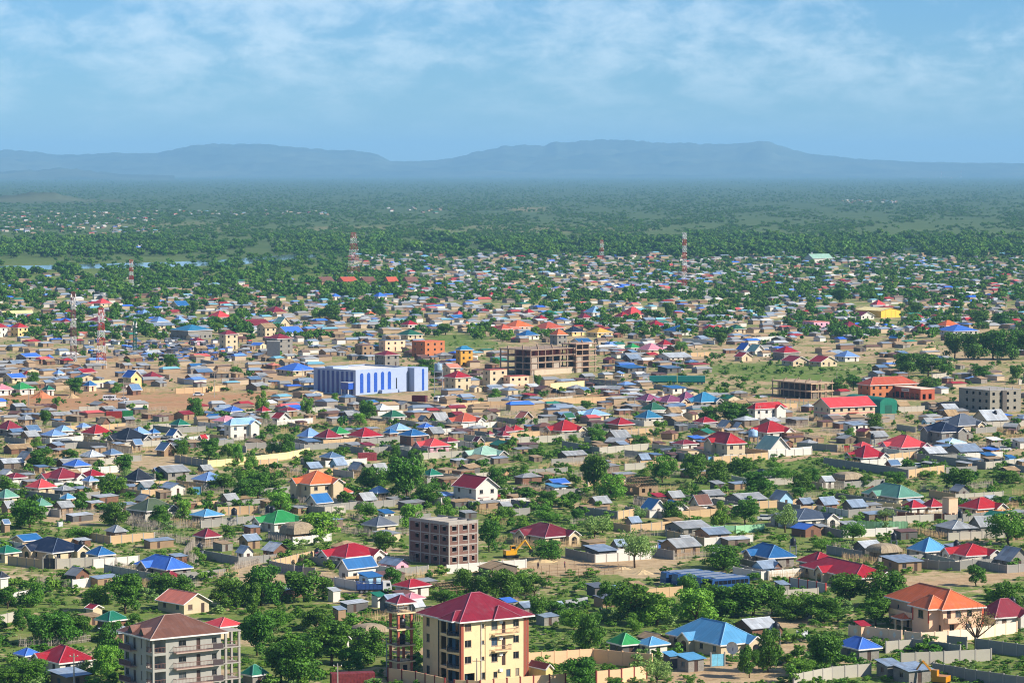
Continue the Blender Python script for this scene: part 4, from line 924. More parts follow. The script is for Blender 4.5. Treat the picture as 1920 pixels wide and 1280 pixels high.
for f in range(1, 5): MB().box(14.6, -.1, f * ST - .2, 18.3, 3.3, f * ST).build('stair_landing', CONC, o); rail(o, 15.4, .1, 17.8, .1, f * ST, .95, IR) if f < 4 else None

# brick apartment shell
o, Rl, Ll, s = hero('apartment_block', 842, 1061, 75, 54, 50, 'unfinished brick apartment block with bare concrete bands and open window holes', 'building', 'brick apartment shell', 10)
BK = plaster((124, 90, 76), .35, True); ST = 2.55; H4 = 4 * ST; fh, lh = [], []
for f in range(4):
    for x in (1.0, 4.4, 7.3): fh.append((x, f * ST + .9, 1.4 if x < 6 else .8, 1.1))
    for y in (1.2, 4.6, 8.0, 11.6): lh.append((y, f * ST + .9, 1.3, 1.0))
shell(o, Rl, Ll, 0, H4, fh, lh, BK)
for f in range(4):
    m = MB().box(.3, .3, f * ST - .05, Rl - .1, Ll - .1, f * ST + .02).build('floor_slab', CONC, o)
for f in range(1, 5): MB().box(-.06, -.06, f * ST - .28, Rl + .06, .03, f * ST).box(-.06, .03, f * ST - .28, .03, Ll + .06, f * ST).build('ring_beam', CONC, o)
for x in (0, 3.0, 6.2, Rl): MB().box(x - .17, -.09, 0, x + .17, .02, H4 + .5).build('column', CONC, o)
for y in (3.6, 7.2, 10.8, Ll): MB().box(-.09, y - .17, 0, .02, y + .17, H4 + .5).build('column', CONC, o)
for (q, z, w, h) in fh: MB().box(q - .1, -.08, z + h, q + w + .1, .03, z + h + .15).box(q - .1, -.1, z - .12, q + w + .1, .03, z).build('lintel', CONC, o)
for (q, z, w, h) in lh: MB().box(-.08, q - .1, z + h, .03, q + w + .1, z + h + .15).build('lintel', CONC, o)
MB().box(0, 0, H4 - .1, Rl, Ll, H4 + .02).build('roof_slab', CONC, o); m = MB()
for y in (3.6, 7.2, 10.8): m.box(.1, y - .12, H4 + .02, Rl - .1, y + .12, H4 + .35)
m.box(0, 0, H4 + .02, .2, Ll, H4 + .5).box(0, 0, H4 + .02, Rl, .2, H4 + .5).box(Rl - .2, .2, H4 + .02, Rl, Ll, H4 + .5).build('parapet', CONC, o)
for f in range(1, 4): MB().box(Rl, 1.5, f * ST - .1, Rl + 1.0, 5.5, f * ST + .05).build('balcony_slab', CONC, o)

# white hall with blue stripes
o, Rl, Ll, s = hero('hall', 667, 741, 80, 99, 45, 'large white flat-roofed hall with tall arched blue window strips', 'building', 'white hall with blue stripes', 10)
WM = plaster((154, 166, 190), .3); BS = flat('blue_glass_strip', (44, 84, 172), .25, 0, .6, .15); Hh = 10.4
shell(o, Rl, Ll, 0, Hh, [], [], WM); MB().box(.1, .1, Hh - .5, Rl - .1, Ll - .1, Hh - .3).build('roof_slab', plaster((220, 214, 200), .4), o)
for (x0, y0, x1, y1) in ((0, 0, Rl, .25), (0, .25, .25, Ll), (Rl - .25, .25, Rl, Ll), (.25, Ll - .25, Rl - .25, Ll)): MB().box(x0, y0, Hh, x1, y1, Hh + .35).build('parapet', WM, o)
for i in range(5):
    x = 2.6 + i * 4.2; m = MB(); w = 2.0; zb, zt = .8, 8.3; pts = [(x, -.06, zb), (x + w, -.06, zb)] + [(x + w / 2 + w / 2 * math.cos(t), -.06, zt + w / 2 * math.sin(t)) for t in np.linspace(0, math.pi, 7)]; m.poly(pts); m.build('window_strip', BS, o)
for i in range(8): y = 1.6 + i * 2.85; MB().box(-.07, y, .5, .02, y + 1.45, Hh - .5).build('window_strip', flat('blue_glass_shade', (34, 62, 140), .25, 0, .6, .15), o)  # left strips carry that side's shade as a darker blue
MB().box(24.5, -.05, .2, 25.1, .02, 6.2).build('door', GLASS, o); MB().box(14, -2.0, .1, 24, -.2, 1.6).build('low_annex', WM, o)
cb = MB().box(-3.4, 1.0, 2.6, -.02, 5.6, 5.4).build('entrance_canopy', BS, o); MB().box(-3.5, .9, 5.4, -.02, 5.7, 5.6).build('canopy_roof', WHITE, cb)
for y in (1.3, 5.2): MB().box(-3.3, y, 0, -3.0, y + .3, 2.6).build('canopy_post', WHITE, o)
MB().box(3, Ll - 9, Hh - .3, 12, Ll - 4, Hh + .9).build('plant_room', WM, o)
o2, R2, L2, s2 = hero('annex', 777, 734, 5, 26, 45, 'narrow white annex with one blue strip right of the striped hall', 'building', 'white annex', 10)
shell(o2, R2, 9, 0, 10.0, [], [], WM); MB().box(0, 0, 10.0, R2, 9, 10.2).build('roof_slab', WM, o2); MB().box(R2 * .55, -.06, .3, R2 * .55 + 1.3, .02, 9.6).build('window_strip', BS, o2)
# concrete frame, large
FRC = plaster((150, 126, 104), .5)
def skeleton(root, Rl, Ll, levels, ST, bx, by, cw=.45, props=None, infill=0, slabm=None):
    nx, ny = max(1, round(Rl / bx)), max(1, round(Ll / by)); slabm = slabm or FRC
    for i in range(nx + 1):
        for j in range(ny + 1):
            x, y = Rl * i / nx, Ll * j / ny; MB().box(x - cw / 2, y - cw / 2, 0, x + cw / 2, y + cw / 2, levels * ST + (.9 if (i + j) % 2 else .1)).build('column', FRC, root)
    for f in range(1, levels + 1): MB().box(-.6, -.6, f * ST - .45, Rl + .6, Ll + .6, f * ST).build('floor_slab', slabm, root)
    for f in range(levels): MB().box(Rl * .12, Ll * .35, f * ST, Rl * .9, Ll * .4, f * ST + ST - .46).box(Rl * .38, Ll * .1, f * ST, Rl * .41, Ll * .34, f * ST + ST - .46).box(Rl * .3, Ll * .4, f * ST, Rl * .33, Ll * .96, f * ST + ST - .46).build('darkening_wall', plaster((112, 88, 70), .5, True), root)  # walls added inside to darken the open bays
    if props:
        for k_ in range(int(Rl / .8)): MB().bar((k_ * .8 + .3, -.35, (levels - 1) * ST), (k_ * .8 + .3, -.35, levels * ST - .28), .14).build('prop', props, root)
        for k_ in range(int(Ll / .8)): MB().bar((-.35, k_ * .8 + .3, (levels - 1) * ST), (-.35, k_ * .8 + .3, levels * ST - .28), .14).build('prop', props, root)
    for k_ in range(infill):
        f = k_ % max(1, levels - 1); i = (k_ * 3) % nx; x0 = Rl * i / nx + .3; MB().box(x0 + .4, -.1, f * ST, Rl * (i + 1) / nx - .6, .1, f * ST + ST * .82).build('infill_wall', plaster((176, 160, 140), .4, True), root)
o, Rl, Ll, s = hero('unfinished_building', 995, 704, 57, 83, 45, 'four-storey bare concrete frame with reddish props under its top slab', 'building', 'large concrete frame', 12.5)
skeleton(o, Rl, Ll, 4, 3.0, 4.8, 4.9, .5, flat('red_props', (142, 62, 48), .8), 5); MB().box(2, -.5, 0, Rl, -.2, 2.6).build('ground_wall', plaster((186, 168, 140), .4), o)
for i in range(1, 4): MB().box(Rl * .55, 4, i * 3 - 3, Rl * .55 + 2.5, 4.4, i * 3).build('stair_wall', CONC, o)
o, Rl, Ll, s = hero('unfinished_building', 1080, 699, 3, 36, 45, 'narrow five-level concrete frame with brick bands beside the larger frame', 'building', 'narrow concrete frame', 13); skeleton(o, Rl, 9, 5, 2.75, 4, 4.5, .4, None, 3, plaster((172, 138, 110), .4))
o, Rl, Ll, s = hero('unfinished_building', 1521, 748, 73, 39, 50, 'open two-storey concrete frame with thin columns beside a grass field', 'building', 'small concrete frame', 6.6); skeleton(o, Rl, Ll, 2, 3.3, 3.8, 3.6, .34, None, 2, plaster((182, 152, 118), .4))
for i in range(9):
    p = G(1448 + i * 8.4, 757 + (i % 3) * 3); c_ = MB().box(-.17, -.17, 0, .17, .17, 2.6).box(-.3, -.3, 0, .3, .3, .25).build('concrete_column', CONC, None, p); later(c_, 'lone bare concrete column', 'column', 1448 + i * 8.4, 750, 'starter columns')
# yellow warehouse
o, Rl, Ll, s = hero('warehouse', 1652, 596, 48, 36, 45, 'large warehouse with pale yellow roof and yellow sheet walls', 'warehouse', 'yellow warehouse', 7)
shell(o, Rl, Ll, 0, 4.6, [], [], plaster((226, 178, 62), .2)); gable(o, Rl, Ll, 4.6, 1.6, tin((226, 206, 140)), plaster((226, 178, 62), .2), 'y', .5)
for x in (4, 9, 13): MB().box(x, -.05, 0, x + .25, .02, 4.5).build('wall_rib', plaster((196, 150, 50), .2), o)
# orange complex
r_, a1, a2, a3, _ = house(1606, 1722, 706, 722, 'org', 'o', 'h', 2, .22, 55, label='rust orange hip-roofed two-storey building beside the flat orange shop', cat='building', land='rust orange complex')
o, Rl, Ll, s = hero('shop', 1726, 750, 76, 26, 55, 'long flat orange shop with glazed front and white sign board', 'shop', 'flat orange shop', 4.4)
OM = plaster((172, 84, 54), .3); lh = [(1.2 + i * 3.6, .2, 2.4, 2.4) for i in range(int(Ll / 3.7))]; shell(o, Rl, Ll, 0, 4.5, [(1, .3, 1.6, 2.2), (4, .3, 1.6, 2.2)], lh, OM)
for (q, z, w, h) in lh: put('shop_window', pane_only(w, h), o, (.14, q + w, z), -math.pi / 2)
MB().box(-.2, -.2, 4.5, Rl + .2, Ll + .2, 4.75).build('roof_slab', plaster((226, 196, 170), .2), o); sg = MB().box(-.16, 8.2, 3.0, -.02, 13.6, 4.2).build('sign_board', WHITE, o)
MB().box(-.18, 8.8, 3.4, -.165, 13.0, 3.8).build('sign_lettering', flat('sign_grey', (110, 104, 110), .6), sg)
# green barrel warehouse
o, Rl, Ll, s = hero('warehouse', 1650, 776, 68, 32, 55, 'green sheet-metal warehouse with a curved roof behind the red-gabled block', 'warehouse', 'green warehouse', 6.5)
GMt = tin((16, 116, 90)); m = MB(); n = 10
for i in range(n):
    t0, t1 = math.pi * i / n, math.pi * (i + 1) / n; f_ = lambda t: (Rl / 2 - Rl / 2 * math.cos(t), 4.2 + 2.0 * math.sin(t)); (xa, za), (xb, zb) = f_(t0), f_(t1); m.poly([(xa, 0, za), (xb, 0, zb), (xb, Ll, zb), (xa, Ll, za)])
m.build('roof', GMt, o); shell(o, Rl, Ll, 0, 4.2, [], [], GMt); MB().poly([(Rl / 2 - Rl / 2 * math.cos(math.pi * i / n), .02, 4.2 + 2 * math.sin(math.pi * i / n)) for i in range(n + 1)][::-1]).build('end_wall', GMt, o)
MB().box(Rl * .3, -.06, 0, Rl * .7, .02, 3.4).build('door', flat('green_door', (14, 84, 66), .5), o)
# red-gabled cream block
r_, Rl, Ll, hw_, s = house(1522, 1644, 744, 763, 'cor', 'c', 'gl', 2, .28, 57, label='long cream two-storey block with coral gabled roof and grey end wall', cat='building', land='cream block with coral roof')
MB().box(.0, -.04, 2.65, Rl, .02, 3.0).box(-.04, 0, 2.65, .02, Ll, 3.0).build('pink_band', plaster((222, 140, 130), .2), r_); MB().box(Rl * .4, -1.1, 2.9, Rl * .6, -.05, 3.05).build('balcony_slab', plaster((196, 92, 72), .2), r_); rail(r_, Rl * .4, -1.05, Rl * .6, -1.05, 3.05, .9, plaster((196, 92, 72), .2))
# grey unfinished block right
o, Rl, Ll, s = hero('apartment_block', 1856, 774, 58, 57, 50, 'grey unfinished three-level concrete block with dark side and open windows', 'building', 'grey unfinished block', 9)
fh = [(1.2 + 3.6 * i, f * 2.9 + 1, 1.3, 1.2) for f in range(3) for i in range(int(Rl / 3.7))]; lh = [(1.5 + 4 * i, f * 2.9 + 1, 1.4, 1.2) for f in range(3) for i in range(int(Ll / 4.2))]; shell(o, Rl, Ll, 0, 8.7, fh, lh, plaster((150, 142, 124), .4, True))
for f in range(3): MB().box(.3, .3, f * 2.9 - .04, Rl - .1, Ll - .1, f * 2.9 + .02).build('floor_slab', CONC, o)
MB().box(-.1, -.1, 8.7, Rl + .1, Ll + .1, 8.95).build('roof_slab', CONC, o); MB().box(Rl * .36, -.9, 0, Rl * .5, .0, 8.6).build('stair_bay', plaster((96, 88, 78), .4, True), o)
for x in range(5): MB().box(x * Rl / 4 - .15, .1, 8.95, x * Rl / 4 + .15, .4, 10).build('starter_column', CONC, o)

# orange-tiled villa
o, Rl, Ll, s = hero('villa', 1768, 1192, 104, 72, 57, 'peach two-storey villa with orange tiled hip roof and balconies', 'house', 'orange-tiled villa', 9)
PE = plaster((230, 186, 148), .18); H2 = 5.6; TL = tin((214, 104, 56), rough=.75)
fh = [(.9, 3.3, 1.0, 2.0, 'd'), (3.0, 3.7, 1.5, 1.4, 'w'), (5.8, 3.7, 1.3, 1.4, 'w'), (1.6, .8, 1.2, 1.5, 'w'), (5.6, .8, 1.4, 1.5, 'w')]; lh = [(3.2, .7, 1.6, 1.6, 'w'), (.8, .05, .9, 2.1, 'd'), (9.2, .05, 1.1, 2.1, 'd'), (13, .05, 1.0, 2.1, 'd'), (16.5, .8, 1.8, 1.7, 'w'), (4.5, 3.5, 1.2, 1.5, 'w'), (10.2, 3.4, 2.0, 1.7, 'w'), (17.0, 3.6, .7, .8, 'w')]
shell(o, Rl, Ll, 0, H2, [h[:4] for h in fh], [h[:4] for h in lh], PE); fit(o, 'f', fh); fit(o, 'l', lh)
hip(o, -.7, -.7, Rl + .7, Ll + .7, H2 + .02, 3.2, TL, True, TRIM); MB().box(-2.4, 1.5, 0, -.01, 8.0, H2 - .01).build('bay_wall', PE, o); hip(o, -3.1, .8, 3.5, 8.8, H2 + .05, 2.3, TL, True, TRIM, 'bay_roof')
put('window', win_mesh(1.8, 1.6, GLASS)[0], o, (-2.42, 5.6, 3.4), -math.pi / 2); put('pane', win_mesh(1.8, 1.6, GLASS)[1], [c for c in o.children if c.name.startswith('window')][-1])
for y in (1.55, 7.6): MB().box(-2.5, y, 2.6, -2.38, y + .35, 5.2).build('brick_quoin', plaster((186, 70, 46), .2), o)
MB().box(-2.3, 8.2, 2.75, -.01, Ll - .4, 2.95).build('balcony_slab', PE, o); MB().box(-2.3, 8.2, 2.95, -2.15, Ll - .4, 3.85).box(-2.15, Ll - .55, 2.95, 0, Ll - .4, 3.85).build('balcony_parapet', PE, o); MB().box(.3, -1.5, 2.75, 4.6, -.01, 2.95).build('balcony_slab', PE, o); MB().box(.3, -1.5, 2.95, 4.6, -1.36, 3.8).box(.3, -1.36, 2.95, .44, -.01, 3.8).build('balcony_parapet', PE, o)
for y in (10.0, 12.6): MB().lathe([(.28, 0), (.22, .2), (.22, 2.3), (.3, 2.5)], 10, (-3.6, y)).build('porch_column', plaster((232, 206, 160), .1), o)
hip(o, -4.2, 9.2, -.2, 13.4, 2.55, .9, TL, True, TRIM, 'porch_roof'); MB().box(Rl - .02, .5, 0, Rl + .8, 1.4, H2 - .2).build('brick_pier', plaster((190, 84, 50), .2), o)
VW = plaster((232, 196, 164), .2)
fence([(1592, 1192), (1640, 1196), (1690, 1202)], 'P', 2.3, VW, VW, step=3.4, label='peach compound wall with diamond marks left of the orange-tiled villa'); fence([(1697, 1203), (1727, 1207)], 'P', 2.3, VW, VW, label='short peach wall before the orange-tiled villa'); fence([(1727, 1207), (1778, 1204), (1845, 1195), (1906, 1186)], 'P', 2.4, plaster((232, 208, 176), .2), VW, label='peach wall coloured paler for sunlight right of the orange-tiled villa')  # last stretch gets a paler panel colour for the sun on it
dm = flat('white_diamond', (224, 216, 206), .7)
dmesh = MB().poly([(0, -.1, .6), (.45, -.1, 1.25), (0, -.1, 1.9), (-.45, -.1, 1.25)]).mesh('diamond_mark', dm)
for f_ in [o_ for o_ in COL.objects if str(o_.get('label', '')).startswith(('peach compound wall', 'short peach wall'))]:
    for p_ in [c for c in f_.children if c.name.startswith('panel')]: a_ = p_.rotation_euler.z; put('diamond_mark', dmesh, f_, p_.location + Vector((math.cos(a_), math.sin(a_), 0)) * p_.scale.x / 2, a_)

# ------------------------------------------------------------------ houses: left, right, ridge row, eave row (photo pixels), roof, wall, kind, extras
def D(**k): return k
NAMED = [
 (30, 167, 1007, 1036, 'nav', 'c', 'h', D(fr=.5, label='navy hip-roofed bungalow behind the arched gate', land='navy-roofed bungalow')),
 (1245, 1431, 1162, 1209, 'sky', 'c', 'h', D(fr=.57, label='big sky blue hip-roofed villa with cream walls', land='big sky blue villa')),
 (1496, 1673, 1050, 1084, 'crim', 'c', 'h', D(fr=.6, label='long crimson hip-roofed bungalow with cream arches behind red-post wall', land='long crimson bungalow')),
 (590, 728, 1018, 1045, 'crim', 'w', 'h', D(fr=.42, label='wide crimson hip-roofed house behind the blue-roofed white house', land='wide crimson house')),
 (630, 710, 1044, 1064, 'blu', 'w', 'gl', D(fr=.28, wh=3.5, label='white house with blue gabled roof beside the parked blue lorry', land='blue-roofed white house')),
 (708, 771, 1045, 1058, 'bgy', 'p', 'gr', D(fr=.55, label='pink house with grey tin roof and pink gable end')),
 (540, 648, 882, 908, 'ora', 'c', 'h', D(fr=.38, st=2, label='cream two-storey house with bright orange hip roof', land='orange-roofed two-storey house')),
 (845, 938, 891, 914, 'crim', 'w', 'gr', D(fr=.5, st=2, label='two-storey house with crimson gable roof and yellow ground floor', land='crimson-gabled two-storey house')),
 (866, 953, 836, 854, 'pgr', 'g', 'h', D(fr=.4, label='grey bungalow with pale green hip roof', land='pale green-roofed bungalow')),
 (417, 490, 779, 797, 'lbl', 'w', 'h', D(fr=.2, st=2, label='white two-storey house with pale blue hip roof', land='white house with pale blue roof')),
 (1315, 1401, 810, 832, 'red', 'c', 'h', D(fr=.55, st=2, label='cream two-storey house with red hip roof and upper veranda', land='red-roofed veranda house')),
 (1400, 1477, 752, 767, 'red', 'w', 'h', D(fr=.2, st=2, label='white two-storey house with red hip roof by dark trees', land='white two-storey house')),
 (197, 285, 802, 825, 'blk', 'g', 'h', D(fr=.45, label='wide black hip-roofed bungalow with pale grey walls', land='wide black-roofed bungalow')),
 (1615, 1731, 907, 933, 'mgr', 'c', 'h', D(fr=.6, label='cream bungalow with wide grey green hip roof', land='grey green-roofed bungalow')),
 (955, 1089, 980, 1007, 'drk', 'c', 'h', D(fr=.5, label='wide dark red hip-roofed bungalow with cream wall right of the brick shell', land='wide dark red bungalow')),
 (290, 398, 1107, 1131, 'sal', 'c', 'gr', D(fr=.5, label='cream bungalow with salmon pink gabled roof', land='salmon-roofed bungalow')),
 (250, 363, 1041, 1068, 'roy', 'g', 'h', D(fr=.55, label='long royal blue hip-roofed house beside stick fences', land='royal blue house')),
 (60, 180, 1209, 1243, 'crim', 'w', 'h', D(fr=.42, label='white house with crimson hip roof at bottom left', land='bottom left crimson house')),
 (236, 333, 934, 958, 'oli', 'g', 'h', D(fr=.4, label='wide olive green hip-roofed bungalow half hidden by trees', land='olive-roofed bungalow')),
 (1440, 1580, 952, 975, 'sl2', 'w', 'h', D(fr=.4, label='long slate-roofed bungalow with white walls', land='slate-roofed bungalow')),
 (1722, 1812, 791, 810, 'nav', 'g', 'h', D(fr=.48, st=2, label='grey two-storey house with navy hip roof', land='navy-roofed two-storey house')),
 (1643, 1748, 815, 839, 'cor', 'p', 'h', D(fr=.45, label='wide coral red hip-roofed house with pinkish walls', land='coral-roofed house')),
 (1828, 1936, 1121, 1158, 'mar', 'w', 'h', D(fr=.35, label='maroon hip-roofed house right of the orange-tiled villa', land='maroon house at right edge')),
 (1388, 1494, 1019, 1046, 'blu', 'g', 'h', D(fr=.5, label='wide blue hip-roofed house left of the long crimson bungalow', land='wide blue house')),
 (1565, 1655, 1193, 1217, 'roy', 'g', 'h', D(fr=.5, label='small royal blue hip-roofed house with grey block walls at bottom right', land='small royal blue house')),
 (470, 580, 956, 981, 'bgr', 'w', 'h', D(fr=.4, label='bright green hip-roofed house beside a thatched hut', land='bright green house')),
]
for r_ in NAMED: house(*r_[:7], **r_[7])
